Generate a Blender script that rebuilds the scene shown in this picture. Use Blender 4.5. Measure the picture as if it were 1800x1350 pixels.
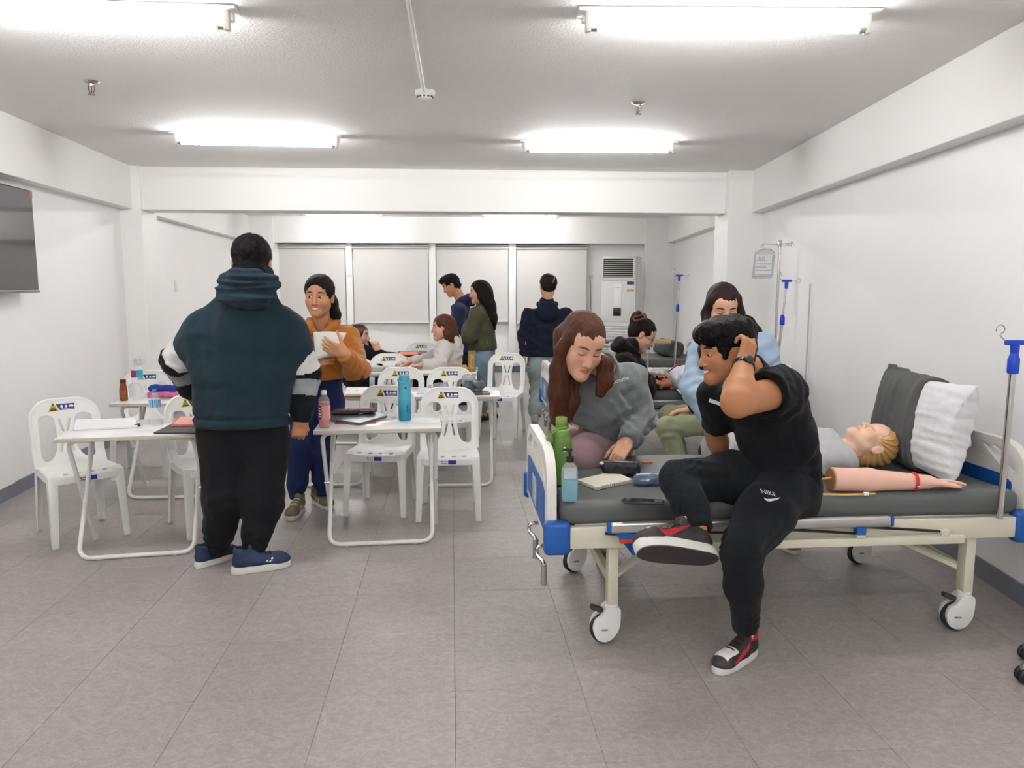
import bpy, bmesh, math, random
import numpy as np
from mathutils import Vector, Matrix
from mathutils.bvhtree import BVHTree

for _o in list(bpy.data.objects):
    bpy.data.objects.remove(_o)
SC = bpy.context.scene
COL = SC.collection
random.seed(7)

# ------------------------------------------------------------------ camera, world, exposure
FPX, CAMZ = 1352.0, 1.5                      # focal length in pixels of the 1800 px wide frame, camera height
PITCH = math.atan2(170.0, FPX)
cam_d = bpy.data.cameras.new('camera')
cam_d.sensor_width = 36.0
cam_d.lens = FPX / 1800.0 * 36.0
cam_d.clip_start = 0.05
cam = bpy.data.objects.new('camera', cam_d)
COL.objects.link(cam)
cam.location = (0, 0, CAMZ)
cam.rotation_euler = (math.pi / 2 - PITCH, 0, 0)
SC.camera = cam
wd = bpy.data.worlds.new('world')
SC.world = wd
wd.use_nodes = True
wd.node_tree.nodes['Background'].inputs[0].default_value = (0.9, 0.95, 1.0, 1)
wd.node_tree.nodes['Background'].inputs[1].default_value = 0.35
SC.view_settings.view_transform = 'Standard'
SC.view_settings.look = 'None'
SC.view_settings.gamma = 1.0
SC.view_settings.use_curve_mapping = False
SC.view_settings.exposure = 1.12
TUBE_STRENGTH = 62.0

_cp, _sp = math.cos(PITCH), math.sin(PITCH)
_fw = Vector((0, _cp, -_sp)); _up = Vector((0, _sp, _cp)); _rt = Vector((1, 0, 0))
CAMP = Vector((0, 0, CAMZ))
def _ray(px, py): return _fw * FPX + _rt * (px - 900) - _up * (py - 675)
def PY(px, py, Y):
    d = _ray(px, py); return CAMP + d * (Y / d.y)
def PZ(px, py, z):
    d = _ray(px, py); return CAMP + d * ((z - CAMZ) / d.z)

# ------------------------------------------------------------------ materials
def lin(h):
    h = h.lstrip('#'); v = [int(h[i:i + 2], 16) / 255 for i in (0, 2, 4)]
    return tuple(c / 12.92 if c <= 0.04045 else ((c + 0.055) / 1.055) ** 2.4 for c in v) + (1.0,)
_M = {}
def mat(name, col, rough=0.5, metal=0.0, bump=None, var=None, spec=0.5, trans=0.0, ior=1.45, coat=0.0, sheen=0.0,
        emit=None, alpha=1.0, sss=0.0, attr=None, aniso=None, randval=0.0):
    """bump=(scale,strength[,detail]) noise relief; var=(scale,amount) noise colour variation; aniso=(sx,sy,sz) stretch"""
    if name in _M: return _M[name]
    m = bpy.data.materials.new(name); m.use_nodes = True
    nt = m.node_tree; N = nt.nodes; L = nt.links
    b = N['Principled BSDF']
    c = lin(col) if isinstance(col, str) else col
    b.inputs['Base Color'].default_value = c
    b.inputs['Roughness'].default_value = rough
    b.inputs['Metallic'].default_value = metal
    b.inputs['Specular IOR Level'].default_value = spec
    b.inputs['Transmission Weight'].default_value = trans
    b.inputs['IOR'].default_value = ior
    b.inputs['Coat Weight'].default_value = coat
    b.inputs['Sheen Weight'].default_value = sheen
    b.inputs['Alpha'].default_value = alpha
    if sss:
        b.inputs['Subsurface Weight'].default_value = sss
        b.inputs['Subsurface Radius'].default_value = (0.012, 0.005, 0.003)
        b.inputs['Subsurface Scale'].default_value = 1.0
    if emit:
        b.inputs['Emission Color'].default_value = lin(emit[0]) if isinstance(emit[0], str) else emit[0]
        b.inputs['Emission Strength'].default_value = emit[1]
    src = None
    if attr:
        a = N.new('ShaderNodeAttribute'); a.attribute_name = attr; src = a.outputs['Color']
    tc = N.new('ShaderNodeTexCoord'); co = tc.outputs['Object']
    if aniso:
        mp = N.new('ShaderNodeMapping'); mp.inputs['Scale'].default_value = aniso
        L.new(co, mp.inputs['Vector']); co = mp.outputs['Vector']
    if var:
        n = N.new('ShaderNodeTexNoise'); n.inputs['Scale'].default_value = var[0]; n.inputs['Detail'].default_value = 4
        L.new(co, n.inputs['Vector'])
        mr = N.new('ShaderNodeMapRange'); mr.inputs['From Min'].default_value = .3; mr.inputs['From Max'].default_value = .7
        mr.inputs['To Min'].default_value = 1 - var[1]; mr.inputs['To Max'].default_value = 1 + var[1]
        L.new(n.outputs['Fac'], mr.inputs['Value'])
        mx = N.new('ShaderNodeMix'); mx.data_type = 'RGBA'; mx.blend_type = 'MULTIPLY'; mx.inputs[0].default_value = 1
        if src: L.new(src, mx.inputs[6])
        else: mx.inputs[6].default_value = c
        L.new(mr.outputs['Result'], mx.inputs[7]); src = mx.outputs[2]
    if randval:
        oi = N.new('ShaderNodeObjectInfo')
        mr = N.new('ShaderNodeMapRange'); mr.inputs['To Min'].default_value = 1 - randval; mr.inputs['To Max'].default_value = 1 + randval
        L.new(oi.outputs['Random'], mr.inputs['Value'])
        mx = N.new('ShaderNodeMix'); mx.data_type = 'RGBA'; mx.blend_type = 'MULTIPLY'; mx.inputs[0].default_value = 1
        if src: L.new(src, mx.inputs[6])
        else: mx.inputs[6].default_value = c
        L.new(mr.outputs['Result'], mx.inputs[7]); src = mx.outputs[2]
    if src: L.new(src, b.inputs['Base Color'])
    if bump:
        n = N.new('ShaderNodeTexNoise'); n.inputs['Scale'].default_value = bump[0]
        n.inputs['Detail'].default_value = bump[2] if len(bump) > 2 else 3
        L.new(co, n.inputs['Vector'])
        bp = N.new('ShaderNodeBump'); bp.inputs['Strength'].default_value = bump[1]; bp.inputs['Distance'].default_value = 0.01
        L.new(n.outputs['Fac'], bp.inputs['Height']); L.new(bp.outputs['Normal'], b.inputs['Normal'])
    _M[name] = m
    return m
def cloth(name, col, rough=0.9, var=.12, bs=260, sheen=.04): 
    return mat(name, col, rough, bump=(bs, .25), var=(9, var), spec=.2, sheen=sheen)

# ------------------------------------------------------------------ objects
def _apply_mats(me, mats):
    for m in (mats if isinstance(mats, (list, tuple)) else [mats]): me.materials.append(m)
def mesh_from(name, v, f, mats, smooth=True, mi=None, col=None):
    me = bpy.data.meshes.new(name)
    v = np.asarray(v, dtype=np.float64)
    if isinstance(f, np.ndarray):
        me.vertices.add(len(v)); me.vertices.foreach_set('co', v.ravel())
        k = f.shape[1]
        me.loops.add(f.size); me.loops.foreach_set('vertex_index', f.ravel().astype(np.int32))
        me.polygons.add(len(f)); me.polygons.foreach_set('loop_start', np.arange(0, f.size, k, dtype=np.int32))
        me.update(calc_edges=True)
    else:
        me.from_pydata([tuple(p) for p in v], [], f)
    _apply_mats(me, mats)
    if mi is not None: me.polygons.foreach_set('material_index', np.asarray(mi, dtype=np.int32))
    if smooth: me.polygons.foreach_set('use_smooth', np.ones(len(me.polygons), dtype=bool))
    if col is not None:
        ca = me.color_attributes.new('Col', 'FLOAT_COLOR', 'POINT')
        c4 = np.ones((len(v), 4), dtype=np.float32); c4[:, :3] = col
        ca.data.foreach_set('color', c4.ravel())
    me.update()
    return me
def link(name, me, parent=None, loc=(0, 0, 0), label=None):
    o = bpy.data.objects.new(name, me); COL.objects.link(o)
    o.location = loc
    if parent: o.parent = parent
    if label: o['label'] = label
    return o
def thing(name, label, cat, loc=(0, 0, 0), rz=0, group=None):
    o = bpy.data.objects.new(name, None); COL.objects.link(o)
    o.empty_display_size = .1
    o.location = loc; o.rotation_euler = (0, 0, rz)
    o['label'] = label; o['category'] = cat
    if group: o['group'] = group
    return o
def tag(o, label, cat, group=None):
    o['label'] = label; o['category'] = cat
    if group: o['group'] = group
    return o
def struct(o, label=None):
    o['kind'] = 'structure'
    if label: o['label'] = label
    return o
def dup(o, loc=None, rz=None, label=None, parent=None):
    c = o.copy(); COL.objects.link(c)
    c.parent = parent
    if loc is not None: c.location = loc
    if rz is not None: c.rotation_euler = (0, 0, rz)
    if label: c['label'] = label
    for ch in list(o.children): dup(ch, parent=c)
    return c

def basis(fwd, up):
    """columns x(right), y(forward), z(up)"""
    y = Vector(fwd).normalized(); z = Vector(up); z = (z - y * z.dot(y)).normalized(); x = y.cross(z)
    return np.array([[x.x, y.x, z.x], [x.y, y.y, z.y], [x.z, y.z, z.z]])

class MB:
    """collects shapes, built as one mesh"""
    def __init__(s): s.v = []; s.f = []; s.m = []; s.sm = []
    def raw(s, v, f, m=0, smooth=False):
        n = len(s.v); s.v += [tuple(p) for p in v]
        for q in f: s.f.append(tuple(i + n for i in q)); s.m.append(m); s.sm.append(smooth)
        return s
    def bm(s, b, m=0, smooth=False):
        b.verts.index_update()
        s.raw([v.co[:] for v in b.verts], [[v.index for v in q.verts] for q in b.faces], m, smooth); b.free(); return s
    def box(s, c, size, bevel=0.0, R=None, m=0, seg=2, smooth=None):
        b = bmesh.new(); bmesh.ops.create_cube(b, size=1)
        for v in b.verts: v.co = Vector((v.co.x * size[0], v.co.y * size[1], v.co.z * size[2]))
        if bevel > 0: bmesh.ops.bevel(b, geom=b.edges[:], offset=min(bevel, .49 * min(size)), segments=seg, profile=.5, affect='EDGES')
        M = Matrix(R.tolist()) if isinstance(R, np.ndarray) else R
        for v in b.verts:
            p = v.co if M is None else (M @ v.co)
            v.co = p + Vector(c)
        return s.bm(b, m, bevel > 0 if smooth is None else smooth)
    def bx(s, x0, x1, y0, y1, z0, z1, bevel=0.0, m=0, seg=2):
        return s.box(((x0 + x1) / 2, (y0 + y1) / 2, (z0 + z1) / 2), (abs(x1 - x0), abs(y1 - y0), abs(z1 - z0)), bevel, m=m, seg=seg)
    def tube(s, pts, r, n=8, m=0, closed=False, cap=True):
        pts = [Vector(p) for p in pts]; k = len(pts)
        rs = r if isinstance(r, (list, tuple)) else [r] * k
        ref = None; rings = []
        for i, p in enumerate(pts):
            if closed: t = pts[(i + 1) % k] - pts[i - 1]
            else: t = pts[min(i + 1, k - 1)] - pts[max(i - 1, 0)]
            t = t.normalized() if t.length > 1e-9 else Vector((0, 0, 1))
            if ref is None:
                ref = Vector((0, 0, 1)) if abs(t.z) < .9 else Vector((1, 0, 0))
            a = (ref - t * ref.dot(t)); a = a.normalized() if a.length > 1e-6 else t.orthogonal().normalized()
            ref = a; b = t.cross(a)
            rings.append([p + (a * math.cos(2 * math.pi * j / n) + b * math.sin(2 * math.pi * j / n)) * rs[i] for j in range(n)])
        v = [q for rg in rings for q in rg]; f = []
        for i in range(k if closed else k - 1):
            i2 = (i + 1) % k
            for j in range(n):
                j2 = (j + 1) % n; f.append((i * n + j, i * n + j2, i2 * n + j2, i2 * n + j))
        s.raw(v, f, m, True)
        if cap and not closed:
            s.raw(rings[0], [tuple(range(n))[::-1]], m, False); s.raw(rings[-1], [tuple(range(n))], m, False)
        return s
    def lathe(s, prof, c=(0, 0, 0), n=20, m=0, R=None, smooth=True, cap=True):
        """prof: [(r,z)...]"""
        v = []; f = []
        for (r, z) in prof:
            for j in range(n):
                a = 2 * math.pi * j / n; v.append(Vector((r * math.cos(a), r * math.sin(a), z)))
        if R is not None:
            M = Matrix(R.tolist()) if isinstance(R, np.ndarray) else R
            v = [M @ p for p in v]
        v = [p + Vector(c) for p in v]
        for i in range(len(prof) - 1):
            for j in range(n):
                j2 = (j + 1) % n; f.append((i * n + j, i * n + j2, (i + 1) * n + j2, (i + 1) * n + j))
        s.raw(v, f, m, smooth)
        if cap:
            if prof[0][0] > 1e-5: s.raw(v[:n], [tuple(range(n))[::-1]], m)
            if prof[-1][0] > 1e-5: s.raw(v[-n:], [tuple(range(n))], m)
        return s
    def prism(s, poly, z0, z1, m=0, R=None, c=(0, 0, 0), smooth=False, bevel=0):
        """poly in local xy, extruded along local z"""
        b = bmesh.new()
        vs = [b.verts.new((p[0], p[1], z0)) for p in poly]
        fc = b.faces.new(vs)
        r = bmesh.ops.extrude_face_region(b, geom=[fc])
        for e in r['geom']:
            if isinstance(e, bmesh.types.BMVert): e.co.z = z1
        bmesh.ops.recalc_face_normals(b, faces=b.faces[:])
        if bevel: bmesh.ops.bevel(b, geom=[e for e in b.edges if len(e.link_faces) == 2 and e.calc_face_angle() > .6], offset=bevel, segments=2, profile=.5, affect='EDGES')
        M = None if R is None else (Matrix(R.tolist()) if isinstance(R, np.ndarray) else R)
        for v in b.verts: v.co = (M @ v.co if M is not None else v.co) + Vector(c)
        big = [q for q in b.faces if len(q.verts) > 4]
        if big: bmesh.ops.triangulate(b, faces=big)
        return s.bm(b, m, smooth)
    def mesh(s, name, mats):
        me = bpy.data.meshes.new(name); me.from_pydata(s.v, [], s.f); _apply_mats(me, mats)
        me.polygons.foreach_set('material_index', np.array(s.m, dtype=np.int32))
        me.polygons.foreach_set('use_smooth', np.array(s.sm, dtype=bool))
        me.update()
        b = bmesh.new(); b.from_mesh(me)
        bmesh.ops.recalc_face_normals(b, faces=b.faces[:]); b.to_mesh(me); b.free()
        if any(s.sm): 
            try: me.set_sharp_from_angle(angle=math.radians(40))
            except Exception: pass
        return me
    def build(s, name, mats, parent=None, loc=(0, 0, 0), label=None):
        return link(name, s.mesh(name, mats), parent, loc, label)
def arc(c, r, a0, a1, n, plane='xz'):
    o = []
    for i in range(n + 1):
        a = math.radians(a0 + (a1 - a0) * i / n); u, w = r * math.cos(a), r * math.sin(a)
        o.append((c[0] + u, c[1], c[2] + w) if plane == 'xz' else ((c[0] + u, c[1] + w, c[2]) if plane == 'xy' else (c[0], c[1] + u, c[2] + w)))
    return o
def rounded(pts, r, n=5):
    """round the corners of a polyline"""
    P = [Vector(p) for p in pts]; out = [P[0]]
    for i in range(1, len(P) - 1):
        a = (P[i - 1] - P[i]); b = (P[i + 1] - P[i]); k = min(r, a.length * .49, b.length * .49)
        p0 = P[i] + a.normalized() * k; p1 = P[i] + b.normalized() * k
        for j in range(n + 1):
            t = j / n; out.append(p0 * (1 - t) ** 2 + P[i] * 2 * t * (1 - t) + p1 * t * t)
    out.append(P[-1]); return out
def rpoly(pts, r, n=4):
    """rounded closed 2D polygon"""
    P = [Vector((p[0], p[1], 0)) for p in pts]; out = []
    for i in range(len(P)):
        a = P[i - 1] - P[i]; b = P[(i + 1) % len(P)] - P[i]
        rr = r[i] if isinstance(r, (list, tuple)) else r
        k = min(rr, a.length * .49, b.length * .49); p0 = P[i] + a.normalized() * k; p1 = P[i] + b.normalized() * k
        for j in range(n + 1):
            t = j / n; q = p0 * (1 - t) ** 2 + P[i] * 2 * t * (1 - t) + p1 * t * t; out.append((q.x, q.y))
    return out
def text_mesh(name, body, size, material, extrude=.0004, align='CENTER'):
    cu = bpy.data.curves.new(name, 'FONT'); cu.body = body; cu.size = size; cu.extrude = extrude; cu.resolution_u = 3
    cu.align_x = align; cu.align_y = 'CENTER'
    o = bpy.data.objects.new(name, cu); COL.objects.link(o)
    me = bpy.data.meshes.new_from_object(o.evaluated_get(bpy.context.evaluated_depsgraph_get()))
    bpy.data.objects.remove(o); me.materials.clear(); me.materials.append(material); me.name = name
    return me
def text(name, body, size, material, loc, xdir, ydir, parent=None, extrude=.0004, align='CENTER'):
    me = text_mesh(name, body, size, material, extrude, align)
    o = link(name, me, parent)
    x = Vector(xdir).normalized(); y = Vector(ydir); y = (y - x * y.dot(x)).normalized(); z = x.cross(y)
    o.matrix_local = Matrix(((x.x, y.x, z.x, loc[0]), (x.y, y.y, z.y, loc[1]), (x.z, y.z, z.z, loc[2]), (0, 0, 0, 1)))
    return o
def bvh_of(me):
    return BVHTree.FromPolygons([v.co.copy() for v in me.vertices], [tuple(p.vertices) for p in me.polygons])
def decal(name, poly_or_mesh, target, o, xd, yd, material, parent, off=.0015, sub=.006, label=None):
    """flat outline (2D polygon in metres) or a flat mesh laid onto a curved surface; o, xd, yd in target's space"""
    o = Vector(o); x = Vector(xd).normalized(); y = Vector(yd); y = (y - x * y.dot(x)).normalized(); z = x.cross(y)
    b = bmesh.new()
    if isinstance(poly_or_mesh, bpy.types.Mesh): b.from_mesh(poly_or_mesh)
    else:
        b.faces.new([b.verts.new((p[0], p[1], 0)) for p in poly_or_mesh])
        bmesh.ops.triangulate(b, faces=b.faces[:])
        for _ in range(4):
            es = [e for e in b.edges if e.calc_length() > sub]
            if not es: break
            bmesh.ops.subdivide_edges(b, edges=es, cuts=1)
            bmesh.ops.triangulate(b, faces=[q for q in b.faces if len(q.verts) > 3])
    tree = target if isinstance(target, BVHTree) else bvh_of(target)
    for v in b.verts:
        st = o + x * v.co.x + y * v.co.y + z * .25
        h = tree.ray_cast(st, -z, .6)
        if h[0] is not None: v.co = h[0] + z * (off + max(0, v.co.z))
        else: v.co = o + x * v.co.x + y * v.co.y
    me = bpy.data.meshes.new(name); b.to_mesh(me); b.free(); me.materials.clear(); me.materials.append(material)
    return link(name, me, parent, label=label)

# ------------------------------------------------------------------ signed-distance sculpting (continuous organic surfaces)
BIG = 9.0
class Field:
    def __init__(s, lo, hi, res):
        s.res = res; s.lo = np.array(lo, float); n = np.maximum(4, np.ceil((np.array(hi, float) - s.lo) / res).astype(int) + 1)
        s.n = n; s.ax = [s.lo[i] + res * np.arange(n[i]) for i in range(3)]
        s.d = np.full(tuple(n), BIG, np.float32)
    def _sub(s, lo, hi):
        i0 = np.clip(np.floor((np.array(lo) - s.lo) / s.res).astype(int), 0, s.n)
        i1 = np.clip(np.ceil((np.array(hi) - s.lo) / s.res).astype(int) + 1, 0, s.n)
        if np.any(i1 - i0 < 1): return None, None
        sl = tuple(slice(a, b) for a, b in zip(i0, i1))
        g = np.meshgrid(*[s.ax[i][i0[i]:i1[i]] for i in range(3)], indexing='ij', copy=False)
        return sl, g
    def _comb(s, sl, d, k, op):
        a = s.d[sl]; d = d.astype(np.float32)
        if op == 'sub':
            if k > 0:
                h = np.clip(.5 - .5 * (a + d) / k, 0, 1); s.d[sl] = a * (1 - h) + (-d) * h + k * h * (1 - h)
            else: s.d[sl] = np.maximum(a, -d)
        else:
            if k > 0:
                h = np.maximum(k - np.abs(a - d), 0) / k; s.d[sl] = np.minimum(a, d) - h * h * k * .25
            else: s.d[sl] = np.minimum(a, d)
    def cap(s, a, b, ra, rb=None, k=.02, op='add'):
        rb = ra if rb is None else rb
        a = np.array(a, float); b = np.array(b, float); pad = max(ra, rb) + k + 3 * s.res
        sl, g = s._sub(np.minimum(a, b) - pad, np.maximum(a, b) + pad)
        if sl is None: return s
        ba = b - a; L = max(ba @ ba, 1e-9)
        px, py, pz = g[0] - a[0], g[1] - a[1], g[2] - a[2]
        t = np.clip((px * ba[0] + py * ba[1] + pz * ba[2]) / L, 0, 1)
        d = np.sqrt((px - t * ba[0]) ** 2 + (py - t * ba[1]) ** 2 + (pz - t * ba[2]) ** 2) - (ra + (rb - ra) * t)
        s._comb(sl, d, k, op); return s
    def chain(s, pts, rs, k=.02, op='add'):
        for i in range(len(pts) - 1): s.cap(pts[i], pts[i + 1], rs[i], rs[i + 1], k, op)
        return s
    def ecap(s, a, b, ra, rb, lat, flat, k=.03, op='add'):
        """tapered capsule squashed to 'flat' across the direction perpendicular to axis and lat"""
        a = np.array(a, float); b = np.array(b, float); ba = b - a; L = max(np.linalg.norm(ba), 1e-6); w = ba / L
        lat = np.array(lat, float); dp = np.cross(w, lat); dp /= np.linalg.norm(dp)
        pad = max(ra, rb) * max(1, flat) + k + 3 * s.res
        sl, g = s._sub(np.minimum(a, b) - pad, np.maximum(a, b) + pad)
        if sl is None: return s
        px, py, pz = g[0] - a[0], g[1] - a[1], g[2] - a[2]
        u = px * w[0] + py * w[1] + pz * w[2]; v = px * dp[0] + py * dp[1] + pz * dp[2]
        t = np.clip(u / L, 0, 1); r2 = px * px + py * py + pz * pz - u * u - v * v
        du = u - t * L
        d = (np.sqrt(np.maximum(r2, 0) + (v / flat) ** 2 + (du / min(1, flat)) ** 2) - (ra + (rb - ra) * t)) * min(1, flat)
        s._comb(sl, d, k, op); return s
    def ell(s, c, r, R=None, k=.02, op='add'):
        c = np.array(c, float); r = np.array(r, float); pad = r.max() + k + 3 * s.res
        sl, g = s._sub(c - pad, c + pad)
        if sl is None: return s
        p = [g[i] - c[i] for i in range(3)]
        if R is not None: p = [p[0] * R[0, i] + p[1] * R[1, i] + p[2] * R[2, i] for i in range(3)]
        q = np.sqrt((p[0] / r[0]) ** 2 + (p[1] / r[1]) ** 2 + (p[2] / r[2]) ** 2)
        q2 = np.sqrt((p[0] / r[0] ** 2) ** 2 + (p[1] / r[1] ** 2) ** 2 + (p[2] / r[2] ** 2) ** 2)
        d = np.where(q2 > 1e-6, q * (q - 1) / np.maximum(q2, 1e-6), -r.min())
        s._comb(sl, d, k, op); return s
    def box(s, c, h, R=None, rd=.01, k=.01, op='add'):
        c = np.array(c, float); h = np.array(h, float); pad = np.linalg.norm(h) + rd + k + 3 * s.res
        sl, g = s._sub(c - pad, c + pad)
        if sl is None: return s
        p = [g[i] - c[i] for i in range(3)]
        if R is not None: p = [p[0] * R[0, i] + p[1] * R[1, i] + p[2] * R[2, i] for i in range(3)]
        q = [np.abs(p[i]) - h[i] + rd for i in range(3)]
        d = np.sqrt(sum(np.maximum(x, 0) ** 2 for x in q)) + np.minimum(np.maximum(np.maximum(q[0], q[1]), q[2]), 0) - rd
        s._comb(sl, d, k, op); return s
    def cut(s, pt, nrm, k=0):
        """remove everything on the side nrm points to"""
        nrm = np.array(nrm, float); nrm /= np.linalg.norm(nrm); pt = np.array(pt, float)
        d = ((s.ax[0] - pt[0]) * nrm[0])[:, None, None] + ((s.ax[1] - pt[1]) * nrm[1])[None, :, None] + ((s.ax[2] - pt[2]) * nrm[2])[None, None, :]
        s.d = np.maximum(s.d, d.astype(np.float32)); return s
    def cutl(s, pt, nrm, rad):
        """local plane cut, only within rad of pt"""
        nrm = np.array(nrm, float); nrm /= np.linalg.norm(nrm); pt = np.array(pt, float)
        sl, g = s._sub(pt - rad, pt + rad)
        if sl is None: return s
        x, y, z = g[0] - pt[0], g[1] - pt[1], g[2] - pt[2]
        d = (x * nrm[0] + y * nrm[1] + z * nrm[2]).astype(np.float32); r = np.sqrt(x * x + y * y + z * z)
        s.d[sl] = np.where(r < rad, np.maximum(s.d[sl], d), s.d[sl]); return s
    def displace(s, fn, band=.03):
        idx = np.nonzero(np.abs(s.d) < band)
        if len(idx[0]) == 0: return s
        P = np.stack([s.ax[i][idx[i]] for i in range(3)], 1)
        s.d[idx] -= fn(P).astype(np.float32); return s
    def mesh(s):
        d = s.d
        for a in range(3):      # close at the borders
            sl = [slice(None)] * 3; sl[a] = 0; d[tuple(sl)] = np.maximum(d[tuple(sl)], s.res); sl[a] = -1; d[tuple(sl)] = np.maximum(d[tuple(sl)], s.res)
        ins = d < 0
        nx, ny, nz = d.shape
        cnt = np.zeros((nx - 1, ny - 1, nz - 1), np.int8)
        offs = [(i, j, k) for i in (0, 1) for j in (0, 1) for k in (0, 1)]
        for (i, j, k) in offs: cnt += ins[i:nx - 1 + i, j:ny - 1 + j, k:nz - 1 + k]
        act = np.nonzero((cnt > 0) & (cnt < 8)); n = len(act[0])
        if n == 0: return np.zeros((0, 3)), np.zeros((0, 4), int)
        c = np.stack([d[act[0] + i, act[1] + j, act[2] + k] for (i, j, k) in offs], 1)
        acc = np.zeros((n, 3)); num = np.zeros(n)
        for e0 in range(8):
            for ax in range(3):
                if offs[e0][ax]: continue
                o1 = list(offs[e0]); o1[ax] = 1; e1 = offs.index(tuple(o1))
                a, b = c[:, e0], c[:, e1]; m = (a < 0) != (b < 0)
                t = np.where(m, a / np.where(m, a - b, 1), 0)
                p = np.tile(np.array(offs[e0], float), (n, 1)); p[:, ax] += t
                acc += p * m[:, None]; num += m
        V = s.lo + (np.stack(act, 1) + acc / num[:, None]) * s.res
        ids = np.full((nx - 1, ny - 1, nz - 1), -1, np.int64); ids[act] = np.arange(n)
        F = []
        for ax in range(3):
            b1, b2 = (ax + 1) % 3, (ax + 2) % 3
            s0 = [slice(1, -1)] * 3; s1 = [slice(1, -1)] * 3
            s0[ax] = slice(0, -1); s1[ax] = slice(1, None)
            A = ins[tuple(s0)]; B = ins[tuple(s1)]; ch = np.nonzero(A != B)
            if len(ch[0]) == 0: continue
            base = [ch[i] + (0 if i == ax else 1) for i in range(3)]
            def cell(o1, o2):
                q = list(base); q[b1] = q[b1] - o1; q[b2] = q[b2] - o2; return ids[q[0], q[1], q[2]]
            q = np.stack([cell(1, 1), cell(0, 1), cell(0, 0), cell(1, 0)], 1)
            fl = ~A[ch]; q[fl] = q[fl][:, ::-1]; F.append(q)
        F = np.concatenate(F); F = F[(F >= 0).all(1)]
        return V, F
def smoothv(V, F, it=1, lam=.5):
    for _ in range(it):
        acc = np.zeros_like(V); cn = np.zeros(len(V))
        for i in range(4):
            a, b = F[:, i], F[:, (i + 1) % 4]
            for k in range(3): acc[:, k] += np.bincount(a, V[b, k], len(V)) + np.bincount(b, V[a, k], len(V))
            cn += np.bincount(a, minlength=len(V)) + np.bincount(b, minlength=len(V))
        V = V + lam * (acc / np.maximum(cn, 1)[:, None] - V)
    return V
def join(parts):
    V = []; F = []; n = 0
    for v, f in parts:
        if len(v): V.append(v); F.append(f + n); n += len(v)
    return np.concatenate(V), np.concatenate(F)
_rng = np.random.RandomState(3)
def wav(seed, lam, amp, n=5, stretch=(1, 1, 1)):
    r = np.random.RandomState(seed); K = r.normal(size=(n, 3)) * np.array(stretch); K /= np.linalg.norm(K, axis=1)[:, None] 
    K = K * np.array(stretch); ph = r.uniform(0, 6.28, n); fr = 2 * np.pi / lam * r.uniform(.7, 1.4, n)
    def fn(P):
        w = np.zeros(len(P))
        for i in range(n): w += np.sin(P @ (K[i] * fr[i]) + ph[i] + 1.3 * np.sin(P @ (K[i - 1] * fr[i] * .6)))
        return amp * w / math.sqrt(n)
    return fn

# ------------------------------------------------------------------ the room
CEIL, BEAMZ = 2.70, 2.275
def XL(Y): return -3.58 - .123 * (Y - 5.2)
def XR(Y): return 2.43 + .041 * (Y - 3.5)
YF, YB0, YB1 = -3.0, 13.55, 13.95            # front (behind the camera), back wall inner face at left / right end
m_wall = mat('wall_paint', '#f6f5f4', .42, bump=(6, .06), var=(1.2, .015), spec=.4)
m_trimw = mat('beam_paint', '#f6f5f3', .5, bump=(9, .1), spec=.35)
m_ceil = mat('ceiling_stucco', '#f4f1ef', .75, bump=(95, .55, 6), var=(.8, .02), spec=.25)
m_base = mat('skirting_vinyl', '#777a86', .5, var=(4, .05))
def wall(name, a, b, z0, z1, t, mt, label=None):
    """upright slab whose visible face runs a->b; t is measured to the left of that direction"""
    a = Vector((a[0], a[1], 0)); b = Vector((b[0], b[1], 0)); n = Vector((-(b - a).y, (b - a).x, 0)).normalized() * t
    o = MB().prism([a[:2], b[:2], (b + n)[:2], (a + n)[:2]], z0, z1).build(name, mt)
    return struct(o, label)
LB, LF = (XL(YB0), YB0), (XL(YF), YF); RB, RF = (XR(YB1), YB1), (XR(YF), YF)
wall('wall_left', LF, LB, 0, CEIL, .15, m_wall, 'white painted long wall with the television')
wall('wall_right', RB, RF, 0, CEIL, .15, m_wall, 'white painted long wall behind the hospital beds')
wall('wall_back', LB, RB, 0, CEIL, .15, m_wall, 'white painted end wall with roller blinds')
wall('wall_front', RF, LF, 0, CEIL, .15, m_wall, 'white painted end wall')
pp = [LF, LB, RB, RF]
def grow(p, s=.15): 
    c = Vector((-.5, 5)); q = Vector(p); return tuple(q + (q - c).normalized() * s * 1.4)
struct(MB().prism([grow(p) for p in pp], CEIL, CEIL + .15).build('ceiling', m_ceil), 'rough white stuccoed ceiling')

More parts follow.
